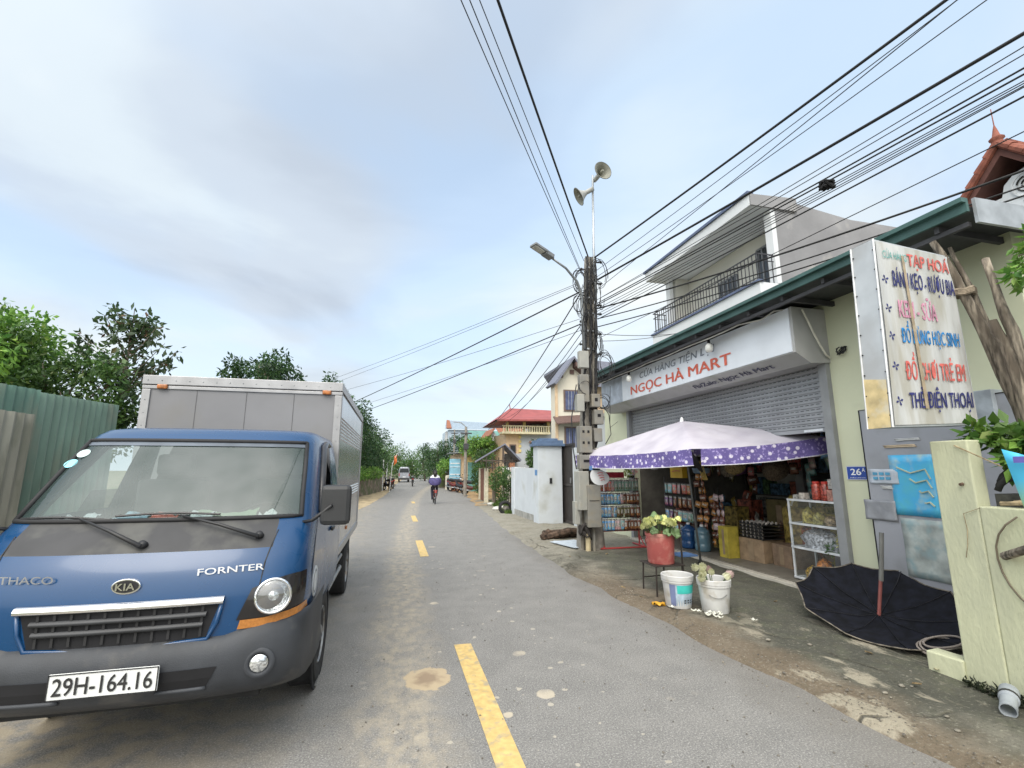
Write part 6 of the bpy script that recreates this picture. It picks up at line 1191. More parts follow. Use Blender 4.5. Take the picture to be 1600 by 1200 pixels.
for k in range(34):
    x = random.uniform(6.3, 8.0); y = random.uniform(5.9, 9.7); w = random.uniform(.2, .4); h = random.uniform(.2, .9); c, cn = random.choice(pal); m = MB(); m.cbox((x, y, .1+h/2), (w, w*.9, h), Matrix.Rotation(random.uniform(-.3, .3), 3, 'Z')); pillow(m, (x-.05, y, .1+h+.08), .2, .16, random.random()*3, 1.2)
    tag(m.build('stacked_goods', [M('goods_'+cn), M('pack_label')]), '%s carton with a bag on top on the crowded floor inside the shop' % cn, 'goods', 'cartons standing inside the shop')
# glass cabinet
gc = thing('glass_cabinet', 'white aluminium glass cabinet with three shelves at the right of the opening', 'cabinet', (5.6, 5.35, .1))
alw = M('cabinet_white', (.62, .65, .68), .4, .1); X0, X1, Y0, Y1 = 5.48, 5.88, 4.88, 5.72; m = MB()
for x in (X0, X1-.025):
    for y in (Y0, Y1-.025): m.box(x, x+.025, y, y+.025, .12, 1.18)
for z in (.12, .52, .84, 1.16): m.box(X0-.004, X1, Y0-.003, Y0+.025, z, z+.025); m.box(X0-.004, X0+.022, Y0+.026, Y1+.003, z, z+.028); m.box(X0+.03, X1, Y1-.025, Y1+.003, z, z+.025)
m.build('frame', alw, gc, bevel=.003)
for z in (.13, .53, .85, 1.165): m = MB(); m.box(X0+.03, X1-.03, Y0+.03, Y1-.03, z, z+.008); m.build('shelf', M('shelf_glass', (.42, .47, .48), .2), gc)
m = MB(); m.quad((X0+.01, Y0+.03, .15), (X0+.01, Y1-.03, .15), (X0+.01, Y1-.03, 1.16), (X0+.01, Y0+.03, 1.16)); m.build('glass_front', glass('cabinet_glass', (.85, .88, .88), (.4, .42, .42), .86, .5), gc)
for k, (y, z, sx, sy, sz, c, lab, nm) in enumerate(((5.55, .86, .2, .16, .22, (.50, .42, .10), 'yellow noodle packet at the left of the cabinet top shelf', 'noodle_packet'), (5.38, .86, .2, .15, .16, (.42, .38, .12), 'olive-yellow packet second on the cabinet top shelf', 'noodle_packet'), (5.20, .86, .18, .16, .12, (.42, .30, .18), 'brown and cream packet third on the cabinet top shelf', 'noodle_packet'), (5.02, .86, .18, .14, .10, (.50, .40, .38), 'pinkish bag at the right end of the cabinet top shelf', 'snack_bag'),
      (5.40, .54, .28, .56, .25, (.60, .60, .66), 'large white bag on the cabinet middle shelf', 'white_bag'), (5.12, .54, .2, .2, .14, (.46, .46, .50), 'smaller white bag on the cabinet middle shelf', 'white_bag'), (5.58, .14, .2, .17, .15, (.60, .36, .04), 'yellow bag at the left of the cabinet bottom shelf', 'fruit_bag'), (5.38, .14, .24, .24, .28, (.80, .24, .04), 'bright orange bag on the cabinet bottom shelf', 'fruit_bag'), (5.12, .14, .2, .2, .14, (.20, .42, .48), 'teal bag on the right of the cabinet bottom shelf', 'fruit_bag'))):
    m = MB(); n_ = 8; rowsb = []
    for j in range(7):
        s_ = math.sin(math.pi*(.12+.88*j/6))**.5 if j > 0 else .9; rowsb.append([(5.66+sx/2*s_*math.cos(a)*(1+.1*math.sin(3*a+j)), y+sy/2*s_*math.sin(a)*(1+.12*math.sin(4*a+j*2)), z+.003+sz*j/6*(1+.08*math.sin(a*2+k))) for a in [i*math.pi/6 for i in range(13)]])
    m.grid(rowsb); tag(m.build(nm, M('bagc_%d' % k, c, .35, var=.4, scale=30, bump=.4, bscale=40), smooth=True), lab, 'bag' if 'bag' in nm else 'packet', 'goods in the glass cabinet')
t = thing('flower_bunch', 'yellow flower bunch standing on the cabinet middle shelf', 'flowers', (5.6, 4.99, .55)); leaves('blossom', leafmat('yellow_petal', (.5, .45, .12), (.7, .66, .3)), [(5.60, 4.99, .70, .08, .09, .13)], t, 260, .04, .2); leaves('foliage', L_mid, [(5.58, 5.12, .58, .1, .1, .05)], t, 80, .06)
for k, (y, x) in enumerate(((5.32, 5.6), (5.18, 5.6), (5.25, 5.72))):
    t = thing('red_jar', ['red jar on top of the glass cabinet, left one', 'red jar on top of the glass cabinet, right one', 'red jar on the cabinet behind the other two'][k], 'jar', (x, y, 1.18), 'red jars on the cabinet'); m = MB(); m.lathe([(0, 0), (.055, 0), (.06, .02), (.06, .2), (.04, .22), (.04, .225)], (x, y, 1.186), n=16); m.build('vessel', M('jar_red', (.35, .06, .04), .25, var=.4, scale=40), t, smooth=True); m = MB(); m.lathe([(.045, .22), (.045, .25), (0, .25)], (x, y, 1.186), n=14); m.build('lid', M('lid_red', (.45, .04, .03), .3), t)
for k, (y, z, s, c, lab) in enumerate(((5.02, 1.19, .15, (.40, .20, .16), 'reddish carton on the right end of the cabinet top'), (5.0, 1.345, .13, (.42, .40, .38), 'white carton stacked on the reddish one'), (5.5, 1.19, .09, (.45, .42, .38), 'small white box at the left of the cabinet top'), (5.62, 1.19, .06, (.38, .38, .36), 'flat pale box at the far left of the cabinet top'))):
    m = MB(); m.box(5.52, 5.52+s, y-s/2, y+s/2, z, z+s*.95); tag(m.build('small_box', M('sbox_%d' % k, c, .6, var=.25, scale=30), bevel=.003), lab, 'box')

# ================================================================== FLOWERS, STOOL, BUCKETS
stl = thing('stool', 'dark steel stool carrying the red bucket at the edge of the pavement', 'stool', (3.4, 5.75, 0)); dk = M('stool_brown', (.04, .032, .028), .5, .2)
LG = [(3.24, 5.55), (3.26, 5.92), (3.60, 5.96), (3.66, 5.60)]
for x, y in LG: m = MB(); m.tube([(x, y, .02), (x+(3.44-x)*.05, y+(5.75-y)*.05, .39)], .011, 6); m.build('leg', dk, stl)
m = MB(); m.box(3.24, 3.66, 5.55, 5.96, .388, .402); m.build('seat', dk, stl, bevel=.004)
m = MB(); m.tube([(3.61, 5.95, .2), (3.66, 5.62, .2)], .008, 5); m.tube([(3.27, 5.92, .2), (3.60, 5.95, .2)], .008, 5); m.build('stretcher', dk, stl)
chb = thing('chair_frame', 'dark tubular chair frame standing behind the red bucket', 'chair', (3.95, 6.2, 0)); m = MB(); m.tube([(4.0, 6.12, .02), (3.97, 6.1, .72)], .014, 6); m.tube([(4.18, 6.4, .02), (4.15, 6.38, .72), (3.97, 6.1, .72)], .014, 6); m.build('backrest', dk, chb)
m = MB(); m.box(3.97, 4.25, 6.12, 6.4, .38, .40); m.build('seat', M('chair_blue', (.06, .12, .25), .5), chb)
bk1 = thing('red_bucket', 'large faded red plastic bucket of lotus flowers on the stool', 'bucket', (3.44, 5.75, .4)); rp = M('faded_red_plastic', (.42, .10, .09), .5, var=.12, scale=4, dirt=(.50, .22, .18), dscale=6)
m = MB(); m.lathe([(0, 0), (.160, 0), (.166, .01), (.182, .34), (.190, .342), (.192, .375), (.183, .378), (.175, .34), (.155, .04), (0, .04)], (3.44, 5.75, .404), n=30); m.build('pail', rp, bk1, smooth=2)
m = MB(); m.tube([(3.44+.21*math.cos(a), 5.75+.10*math.sin(a), .70-.10*math.sin(a)) for a in [R(-20+20*k) for k in range(12)]], .006, 5); m.build('handle', M('handle_red', (.30, .06, .06), .5), bk1)
lot = leafmat('lotus_bud', (.72, .76, .22), (.88, .90, .46)); lotl = leafmat('lotus_leaf', (.10, .20, .07), (.30, .42, .20))
def blossom(m, c, r_, n=12, up=Vector((0, 0, 1))):
    q = up.orthogonal().normalized(); w_ = up.cross(q)
    for ring, (k_, tilt, sz) in enumerate(((5, .25, 1), (6, .55, .95), (7, .95, .85))):
        for i in range(k_):
            a = i*2*math.pi/k_+ring*.4+random.uniform(-.2, .2); d = q*math.cos(a)+w_*math.sin(a); s_ = d.cross(up).normalized(); L_ = r_*1.5*sz
            b0 = Vector(c)+d*r_*.1; mid = b0+(d*math.sin(tilt)*.9+up*math.cos(tilt)*.5)*L_*.6+d*r_*.15; tip = b0+(d*math.sin(tilt*.7)+up*math.cos(tilt*.7))*L_
            m.add([b0, mid+s_*r_*.42, tip, mid-s_*r_*.42, mid+d*r_*.14], [(0, 1, 4), (1, 2, 4), (2, 3, 4), (3, 0, 4)])
G1 = 'lotus flowers in the red bucket'; pos = []
for k in range(30):
    a = random.random()*6.28; rr_ = .21*math.sqrt(random.random()); pos.append((3.44+rr_*math.cos(a)*1.25, 5.70+rr_*math.sin(a), .87+random.uniform(-.02, .08)-.4*rr_*rr_))
side = lambda x: 'at the left' if x < 3.36 else ('in the middle' if x < 3.52 else 'at the right')
for k, p in enumerate(pos):
    t = thing('lotus_flower', 'yellow-green lotus bud %s of the red bucket, one of a crowded bunch' % side(p[0]), 'flower', p, G1); m = MB(); up = Vector((p[0]-3.44, p[1]-5.75, .35)).normalized(); blossom(m, p, .047, up=up); m.build('blossom', lot, t)
    m = MB(); m.tube([Vector(p), (3.44+(p[0]-3.44)*.5, 5.75+(p[1]-5.75)*.5, .68)], .005, 4); m.build('stem', M('stem_green', (.08, .14, .04), .6), t)
for k, (x, y, z, s, n_) in enumerate(((3.42, 5.80, .96, .08, (-.2, -.5, .8)), (3.54, 5.55, .79, .075, (.2, -1, .5)), (3.27, 5.60, .82, .05, (-.6, -1, .6)), (3.63, 5.66, .80, .05, (.8, -.5, .6)), (3.42, 5.55, .80, .05, (0, -1, .7)))):
    nv = Vector(n_).normalized(); m = MB(); a_ = nv.orthogonal().normalized(); b_q = nv.cross(a_); m.grid([[Vector((x, y, z))+(a_*math.cos(t_)+b_q*math.sin(t_))*s*f*(1+.15*math.sin(t_*3+k))+nv*(s*.30*f*f*math.sin(t_*4+k*2)+.2*s*f) for t_ in [q*math.pi/10 for q in range(21)]] for f in (.02, .35, .7, 1.0)]); tag(m.build('lotus_leaf', lotl, smooth=True, solid=.003), ['pale round lotus leaf standing highest behind the buds', 'broad lotus leaf drooping over the rim at the right front', 'small lotus leaf hanging at the left of the rim', 'lotus leaf sticking out at the right above the bucket', 'lotus leaf folded over the middle of the rim'][k], 'leaf', 'lotus leaves in the red bucket')
wpl = M('bucket_white', (.58, .58, .57), .45, var=.06, scale=4, dirt=(.40, .37, .31), dscale=7, dth=.6)
for x, y, lab, art in ((3.27, 5.14, 'white paint pail with a turquoise printed label, left of the two pails', 1), (3.55, 4.86, 'plain whitish paint pail holding loose lotus flowers, right of the two', 0)):
    t = thing('paint_pail', lab, 'bucket', (x, y, 0), 'white pails at the pavement edge'); c = (x, y, .045)
    m = MB(); m.lathe([(0, 0), (.138, 0), (.142, .008), (.168, .27), (.178, .275), (.180, .29), (.172, .295), (.182, .30), (.184, .345), (.178, .352), (.168, .345), (.138, .02), (0, .02)], c, n=34); m.build('pail', wpl, t, smooth=2)
    if art:
        def arc(r0, z0, z1, a0, a1, n_=14): return [[(x+(r0+.030*z/.27+.0015)*math.cos(a0+(a1-a0)*i/n_), y+(r0+.030*z/.27+.0015)*math.sin(a0+(a1-a0)*i/n_), .045+z) for i in range(n_+1)] for z in (z0, (z0+z1)/2, z1)]
        m = MB(); m.grid(arc(.139, .03, .262, R(205), R(335))); lb = m.build('label', M('label_blue_white', (.42, .52, .62), .4, var=.2, scale=12), t)
        m = MB(); m.grid(arc(.1405, .165, .255, R(235), R(330))); m.build('label_print', M('label_turquoise', (.05, .50, .45), .4, var=.1), lb)
        m = MB(); m.grid(arc(.1405, .03, .262, R(205), R(228))); m.build('label_band', M('label_indigo', (.16, .19, .33), .4), lb)
        m = MB(); [m.grid(arc(.1412, z, z+.014, R(a), R(a+9), 3)) for z in (.06, .085) for a in (262, 277, 292, 307)]; m.build('label_type', black, lb)
    else:
        m = MB(); m.tube([(x+.176*math.cos(a), y+.176*math.sin(a), .045+.22-.05*math.sin((a-R(205))/R(80)*math.pi)) for a in [R(215+8*k) for k in range(9)]], .004, 4); m.build('handle', steel, t)
G2 = 'lotus flowers in the white pail'; pw = leafmat('lotus_pale', (.82, .82, .50), (.90, .90, .68)); pk_ = leafmat('lotus_pink', (.62, .40, .38), (.78, .60, .56))
for k, (dx, dy, z, mt, r_) in enumerate(((-.20, .02, .50, pw, .036), (-.145, -.02, .505, pw, .036), (-.17, -.06, .455, pw, .036), (-.10, .03, .50, pw, .036), (-.195, -.07, .41, pw, .036), (-.04, .02, .475, pk_, .03), (.11, -.06, .40, pw, .04), (.18, -.02, .415, pk_, .038), (-.06, -.05, .46, pw, .03))):
    p = (3.55+dx, 4.86+dy, z); up = Vector((dx, dy-.1, .18)).normalized(); t = thing('lotus_flower', ['pale lotus farthest left over the right pail', 'pale lotus at the top of the left cluster over the pail', 'pale lotus in the middle of the left cluster', 'pale lotus beside the pink bud', 'pale lotus hanging lowest at the left rim', 'pinkish bud behind the left cluster', 'open cream lotus leaning on the right rim', 'pink lotus hanging over the right rim', 'small pale bud leaning over the pail mouth'][k], 'flower', p, G2)
    m = MB(); blossom(m, p, r_*1.3, up=up); m.build('blossom', mt, t); m = MB(); m.tube([Vector(p), (3.55+dx*.3, 4.86+dy*.3, .26)], .004, 4); m.build('stem', M('stem_green'), t)
pet = M('petal_cream', (.66, .66, .58), .6, var=.08)
for k, (x, y) in enumerate(((3.10, 5.02), (3.26, 4.84), (3.30, 4.80), (3.33, 4.70), (3.38, 4.67), (3.42, 4.70), (3.36, 4.60), (3.44, 4.64), (3.31, 4.66), (3.47, 4.70), (3.40, 4.74), (3.38, 4.56), (3.66, 4.40))):
    a = random.random()*6; m = MB(); n_ = 5; m.grid([[(x+(i/n_-.5)*.055*math.cos(a)-(j/n_-.5)*.04*math.sin(a), y+(i/n_-.5)*.055*math.sin(a)+(j/n_-.5)*.04*math.cos(a), .062+.018*abs(i/n_-.5)*2+.012*abs(j/n_-.5)*2) for i in range(n_+1)] for j in range(n_+1)])
    tag(m.build('fallen_petal', pet, smooth=True, solid=.002), 'cream lotus petal on the wet pavement in front of the pails' if k else 'single cream petal beside the left pail', 'petal', 'fallen petals by the pails' if k else None)
m = MB(); n_ = 6; m.grid([[(3.0+i*.022, 5.22+j*.012-.02*i*.3, .045+.02*math.sin(i*1.7+j*2.1)+.012) for i in range(n_+1)] for j in range(n_)]); tag(m.build('orange_rag', M('orange_plastic', (.70, .36, .03), .5), smooth=True, solid=.002), 'crumpled orange-yellow plastic scrap on the kerb left of the pails', 'scrap')

# ================================================================== BLACK UMBRELLA (upside down on the ground)
ub = thing('upturned_umbrella', 'big black umbrella lying open and upturned against the green wall', 'umbrella', (4.95, 4.1, 0)); HUB = Vector((4.78, 3.98, .16)); nv = Vector((-.30, -.16, .92)).normalized(); uu = Vector((.10, 1, .2)); uu = (uu-nv*uu.dot(nv)).normalized(); vv = nv.cross(uu)
NR = 10; RU, RV = .80, .62
def upt(a, f):
    e = 1-.07*abs(math.sin(a*NR/2))**1.0 if f > .5 else 1; rr_ = f*e; h = .16*f**1.8-.028*abs(math.sin(a*NR/2))*f+.008*math.sin(a*7+f*9)
    p = HUB+uu*(RU*rr_*math.cos(a))+vv*(RV*rr_*math.sin(a))+nv*h; p.z = max(p.z, .055); return p
m = MB(); m.grid([[upt(a, f/10) for a in [i*2*math.pi/80 for i in range(81)]] for f in range(0, 11)]); m.build('canopy', M('umbrella_black', (.007, .008, .014), .85, spec=.25, var=.3, scale=12, bump=.4, bscale=25), ub, smooth=True)
m = MB(); m.tube([upt(i*2*math.pi/80, 1.0)+nv*.004 for i in range(81)], .006, 5, False); m.build('hem', M('hem_beige', (.20, .175, .14), .9, var=.3, scale=20), ub)
for k in range(NR): a = 2*math.pi*k/NR; m = MB(); m.tube([upt(a, f)+nv*.01 for f in (.03, .25, .5, .75, 1.0)], .004, 4); m.build('rib', M('rib_dark', (.03, .03, .035), .4, .5), ub)
m = MB(); m.tube([HUB, HUB+Vector((.05, -.03, .36))], .016, 8); m.build('shaft_lower', M('shaft_red', (.26, .08, .07), .5), ub); m = MB(); m.tube([HUB+Vector((.05, -.03, .33)), HUB+Vector((.10, -.06, .80))], .021, 8); m.build('shaft', M('shaft_grey', (.17, .17, .16), .6), ub)

# ================================================================== RIGHT: wall with pillar, billboard, posters, wood
yw = M('yellow_render', (.53, .54, .37), .85, var=.06, scale=3, bump=.5, bscale=30, dirt=(.44, .45, .32), dscale=1.8, dth=.56, stretch=(1.5, 1.5, .6))
t = thing('roadside_wall', 'pale yellow wall with a taller end pillar and mossy foot at the right edge', 'wall', (4.3, 2, 0))
m = MB(); m.box(4.20, 4.34, 2.62, 2.88, -.05, 1.82); m.box(4.205, 4.34, .2, 2.619, -.05, 1.33); m.build('masonry', yw, t, bevel=.01)
m = MB(); m.cbox((4.24, 3.0, .09), (.14, .24, .20), Matrix.Rotation(.1, 3, 'Z')); m.build('stub_block', yw, t, bevel=.01)
m = MB(); m.tube([(4.196, 2.69, 1.49), (4.17, 2.69, 1.485)], .012, 6); m.build('nail', M('rust_nail', (.10, .06, .04), .8), t)
t = thing('moss', 'dark moss and weeds along the foot of the yellow wall', 'moss', (4.15, 2.3, 0)); t['kind'] = 'stuff'; leaves('moss_tuft', leafmat('moss_dark', (.015, .02, .01), (.05, .07, .03)), [(4.14, 2.75-.13*k, .06, .07, .12, .05) for k in range(14)], t, 2600, .035, .1)
# billboard
bb = thing('billboard', 'white painted shop billboard box with coloured Vietnamese lettering above the pillar', 'sign', (4.2, 2.9, 1.93))
TL, TR_, BL, BR = Vector((3.82, 2.80, 3.50)), Vector((4.66, 2.80, 3.44)), Vector((3.74, 2.80, 1.92)), Vector((4.66, 2.80, 1.96)); DP = Vector((0, .2, 0))
m = MB(); m.prism([BL, BR, TR_, TL], DP); m.build('box', M('billboard_grey', (.46, .49, .52), .5, var=.05, dirt=(.36, .37, .38), dscale=2), bb)
m = MB(); e = Vector((0, -.006, 0)); nI = 20
def bbp(u, v, o=0): return BL.lerp(BR, u).lerp(TL.lerp(TR_, u), v)+Vector((0, -.008-o-.006*math.sin(u*23+v*3)*math.sin(v*3.1), 0))
m.grid([[bbp(.015+.97*i/nI, .01+.98*j/nI) for i in range(nI+1)] for j in range(nI+1)]); bf = m.build('face', M('billboard_face', (.50, .51, .51), .6, var=.08, scale=3, dirt=(.36, .35, .31), dscale=2.6, dth=.52, stretch=(3, 1, .5)), bb, smooth=True)
m = MB(); e2 = Vector((-.004, 0, 0)); m.prism([BL+e2+DP*.05+Vector((0, 0, 0)), BL+e2+DP*.95, (BL+DP*.95).lerp(TL+DP*.95, .26)+e2, (BL+DP*.05).lerp(TL+DP*.05, .24)+e2], (-.003, 0, 0)); m.build('yellow_patch', M('patch_yellow', (.58, .46, .24), .7, var=.15, scale=9, dirt=(.55, .5, .38), dscale=7), bb)
for a, b in ((BL, TL), (BL+DP, TL+DP)): m = MB(); m.tube([a+Vector((-.004, -.004, 0)), b+Vector((-.004, -.004, 0))], .008, 5); m.build('edge_strip', M('strip_white', (.66, .67, .68), .4), bb)
m = MB(); [m.ball(BL.lerp(TL, .06+.11*k)+Vector((-.006, -.01, 0))+DP*q, .007, 5) for k in range(9) for q in (.08, .95)]; m.build('rivet', black, bb)
def bt_(body, u0, u1, v0, v1, mt, bold): o_ = bbp(u0, v0, .008); text(body, 'lettering', mt, bf, o_, bbp(u1, v0)-bbp(u0, v0), TL-BL, (bbp(u1, v0)-bbp(u0, v0)).length, (v1-v0)*(TL-BL).length, bold, .002)
navy = M('paint_navy', (.03, .035, .16), .6, var=.2, scale=14); sky_ = M('paint_blue', (.02, .22, .55), .6, var=.2, scale=14); red_ = M('paint_red', (.62, .14, .12), .6, var=.2, scale=14); pnk = M('paint_pink', (.60, .28, .40), .6, var=.2, scale=14); tea = M('paint_teal', (.06, .36, .33), .6)
bt_('CỬA HÀNG', .08, .38, .90, .955, tea, .0); bt_('TẠP HOÁ', .39, .93, .86, .965, red_, .03); bt_('BÁNH KẸO - RƯỢU BIA', .17, .96, .72, .855, navy, .02); bt_('KEM - SỮA', .20, .68, .575, .70, pnk, .02)
bt_('ĐỒ DÙNG HỌC SINH', .20, .90, .415, .555, sky_, .02); bt_('ĐỒ CHƠI TRẺ EM', .20, .90, .24, .385, red_, .02); bt_('THẺ ĐIỆN THOẠI', .20, .94, .07, .20, navy, .03)
m = MB()
for v in (.78, .62, .47, .31, .13):
    c = bbp(.09, v, .004)
    for a in (.3, 1.87, 3.44, 5.0): d = Vector((math.cos(a), 0, math.sin(a))); s_ = Vector((-d.z, 0, d.x)); m.add([c, c+d*.028+s_*.01, c+d*.04, c+d*.028-s_*.01], [(0, 1, 2, 3)])
m.build('star_mark', navy, bf)
m = MB(); m.prism([bbp(.31, .93, .012), bbp(.34, .93, .012), bbp(.405, .09, .012), bbp(.365, .09, .012)][::-1], (0, -.002, 0)); m.build('tape_strip', M('brown_tape', (.36, .29, .20), .7, var=.12, scale=14), bb)
# wooden poles behind the billboard
wd = M('weathered_wood', (.27, .23, .18), .95, var=.4, scale=34, bump=1, bscale=60, dirt=(.10, .08, .06), dscale=11, dth=.52, stretch=(1, 1, .18))
for k, (pts, r_, lab) in enumerate((([(4.60, 2.86, 3.60), (4.68, 2.76, 3.1), (4.76, 2.68, 2.6), (4.86, 2.55, 1.6)], [.028, .035, .045, .05], 'thick weathered wooden pole leaning just right of the billboard'), ([(4.74, 2.84, 3.55), (4.76, 2.74, 3.1), (4.84, 2.64, 2.4), (4.92, 2.55, 1.6)], [.015, .024, .028, .03], 'second wooden pole tied to the thick one'), ([(4.70, 2.58, 3.32), (4.66, 2.50, 2.8), (4.72, 2.46, 2.3), (4.78, 2.44, 1.5)], [.025, .035, .045, .05], 'knotty wooden pole at the right edge behind the plants'), ([(4.62, 2.56, 2.78), (4.68, 2.52, 2.4), (4.72, 2.50, 1.6)], [.03, .04, .045], 'short broken stake between the wooden poles'))):
    pp = []
    for a, b in zip(pts, pts[1:]): pp += [Vector(a).lerp(Vector(b), q/4)+Vector((random.uniform(-.008, .008), random.uniform(-.008, .008), 0)) for q in range(4)]
    pp.append(Vector(pts[-1])); rr_ = [np.interp(i, np.linspace(0, len(pp)-1, len(r_)), r_)*random.uniform(.9, 1.12) for i in range(len(pp))]; m = MB(); m.tube(pp, [float(q) for q in rr_], 9)
    tag(m.build('wooden_pole', wd, smooth=True), lab, 'wooden pole', 'wooden poles beside the billboard')
m = MB(); [m.tube([(4.71+.065*math.cos(a), 2.76+.06*math.sin(a), 3.08+.012*q+.01*math.sin(a*3)) for a in [j*math.pi/6 for j in range(13)]], .016, 5, False) for q in range(4)]; tag(m.build('rope_tie', M('rope_beige', (.33, .27, .20), .95, var=.2, scale=30)), 'bundle of cloth rope tying the two wooden poles', 'rope')
# metal panel with posters on the green wall
t = thing('sheet_metal_board', 'large grey sheet metal panel of a stored shop cabinet against the green wall', 'panel', (5.3, 3.5, 0))
m = MB(); m.box(5.30, 5.385, 2.80, 4.33, .06, 2.28); m.build('sheet', M('panel_grey', (.38, .39, .43), .45, .2, var=.05, scale=1.5, dirt=(.30, .31, .33), dscale=3), t, bevel=.004)
m = MB(); m.tube([(5.30, 4.335, .06), (5.30, 4.335, 2.28), (5.30, 2.8, 2.28)], .007, 4); m.build('panel_edge', gasket, t)
def poster(name, y0, y1, z0, z1, mt, lab, x=5.292, rz=0, cat='poster', th=.003):
    m = MB(); n_ = 8; m.grid([[(x-.004*math.sin(i*1.3+j)*.8, y1+(y0-y1)*i/n_+rz*j/n_, z0+(z1-z0)*j/n_) for i in range(n_+1)] for j in range(n_+1)]); return tag(m.build(name, mt, smooth=True, solid=th), lab, cat)
pb = M('poster_blue', (.04, .30, .62), .4, var=.45, scale=5, col2=(.10, .48, .66), dirt=(.42, .56, .50), dscale=5, dth=.6)
poster('poster', 3.62, 4.06, 1.12, 1.75, pb, 'torn bright blue poster on the grey panel beside the pillar')
poster('poster', 3.56, 4.02, .50, 1.09, M('poster_pale', (.42, .46, .44), .5, var=.2, scale=6, dirt=(.26, .36, .38), dscale=7, dth=.56), 'faded greenish poster below the blue one')
poster('paper_notice', 3.98, 4.30, 1.44, 1.60, M('notice_white', (.50, .55, .62), .5, var=.1), 'small white paper notice with blue print, left of the blue poster', 5.288, cat='notice')
m = MB(); [m.box(5.279, 5.283, y, y+.05, z, z+.03) for y in (4.06, 4.13, 4.20) for z in (1.535, 1.485)]; tag(m.build('notice_print', M('print_sky', (.10, .35, .55), .5)), 'blue print on the small white paper notice', 'print')
poster('grey_plate', 4.05, 4.40, 1.04, 1.26, M('plate_grey', (.36, .37, .40), .5, .2), 'plain grey metal plate screwed to the panel edge', 5.287, cat='plate', th=.006)
for k, (y0, y1, z0, z1, c) in enumerate(((3.70, 3.95, 1.90, 1.925, (.55, .56, .56)), (3.75, 4.08, 1.83, 1.86, (.50, .40, .28)), (3.85, 4.15, 2.08, 2.10, (.50, .52, .54)), (4.05, 4.17, 1.385, 1.42, (.52, .53, .52)))): poster('tape_remnant', y0, y1, z0, z1, M('tape_%d' % k, c, .6), ['short white paper scrap above the blue poster', 'torn tan paper strip just above the blue poster', 'long pale tape remnant high on the grey panel', 'small pale scrap under the white notice'][k], 5.29, .02, 'paper scrap')
m = MB()
for q in range(4): m.tube([(5.284, 3.98-.3*q/4-.05*math.sin(q), 1.62-.12*q), (5.284, 3.85-.04*q, 1.56-.1*q), (5.284, 3.70, 1.60-.11*q), (5.284, 3.66, 1.5-.09*q)], .009, 4)
tag(m.build('poster_print', M('print_cream', (.50, .55, .40), .5)), 'cream route-like drawing printed on the blue poster', 'print')
m = MB(); m.box(5.25, 5.40, 3.02, 3.26, 1.98, 2.32); tag(m.build('junction_box', M('jbox', (.36, .40, .44), .5, var=.15, scale=8), bevel=.006), 'small grey switch box on the wall right of the billboard', 'box')
np2 = thing('house_number', 'blue enamel house number plate reading 26A on the green wall', 'sign', (5.39, 4.53, 1.5))
m = MB(); m.box(5.388, 5.398, 4.40, 4.66, 1.475, 1.635); m.build('plate', M('enamel_blue', (.02, .07, .36), .3), np2, bevel=.002)
m = MB(); [m.box(5.3855, 5.388, a, b, c, d) for a, b, c, d in ((4.405, 4.655, 1.478, 1.482), (4.405, 4.655, 1.628, 1.632), (4.403, 4.407, 1.478, 1.632), (4.653, 4.657, 1.478, 1.632))]; m.build('border', white, np2)
text('26', 'lettering', white, np2, (5.388, 4.605, 1.53), XD, UD, .13, .075, .03, .002); text('A', 'lettering', white, np2, (5.388, 4.46, 1.57), XD, UD, .035, .045, .01, .002); text('ĐƯỜNG LIÊN XÓM', 'lettering', white, np2, (5.388, 4.62, 1.493), XD, UD, .19, .016, .0, .002)
# plants, hose, sticks on the low wall
t = thing('potted_plant', 'bright green leafy plant spilling over the low yellow wall beside the billboard', 'plant', (4.45, 2.4, 1.5)); leaves('foliage', L_bright, [(4.45, 2.66, 1.87, .12, .14, .10), (4.50, 2.48, 1.83, .18, .18, .13), (4.55, 2.26, 1.85, .2, .2, .15), (4.40, 2.45, 1.66, .07, .09, .10), (4.6, 2.1, 1.9, .2, .2, .16)], t, 900, .10, .2, .5, .5)
m = MB(); [m.tube([(4.5, 2.5-.08*k, 1.34), (4.48+.03*k, 2.6-.12*k, 1.85)], .006, 4) for k in range(6)]; m.build('stem', M('stem_green'), t)
m = MB(); m.box(4.36, 4.9, 1.4, 2.60, 1.0, 1.42); tag(m.build('planter_box', M('planter_dark', (.06, .06, .055), .95, var=.3, scale=10, bump=.6)), 'dark soil-filled trough behind the low yellow wall', 'planter')
t = thing('old_hose', 'thick black hose coiled on the low yellow wall under the plant', 'hose', (4.4, 2.35, 1.4)); m = MB(); [m.tube([(4.36+.02*q, 2.38+.20*math.cos(a), 1.42+.14*math.sin(a)+.03*q) for a in [R(10+20*j) for j in range(9)]], .022, 8) for q in range(3)]; m.build('coil', rubber, t, smooth=True)
m = MB(); [m.tube([(4.27+random.uniform(-.05, .05), 2.50-.05*k, 1.345+random.uniform(0, .03)), (4.24+random.uniform(-.05, .05), 2.40-.05*k, 1.36+random.uniform(.0, .05))], .016, 5) for k in range(9)]; tag(m.build('dry_twigs', M('twig_tan', (.32, .25, .15), .95, var=.3, scale=20)), 'heap of dry bark and twigs on top of the low wall', 'twigs')
m = MB(); m.tube([(4.185-.01*math.sin(k), 2.18+.37*math.cos(R(55-14*k)), .98+.36*math.sin(R(55-14*k))) for k in range(13)], .006, 6); tag(m.build('bent_hoop', M('rusty_hoop', (.16, .13, .09), .7), smooth=True), 'thin bent cane hoop hanging in a curve on the yellow wall', 'hoop')
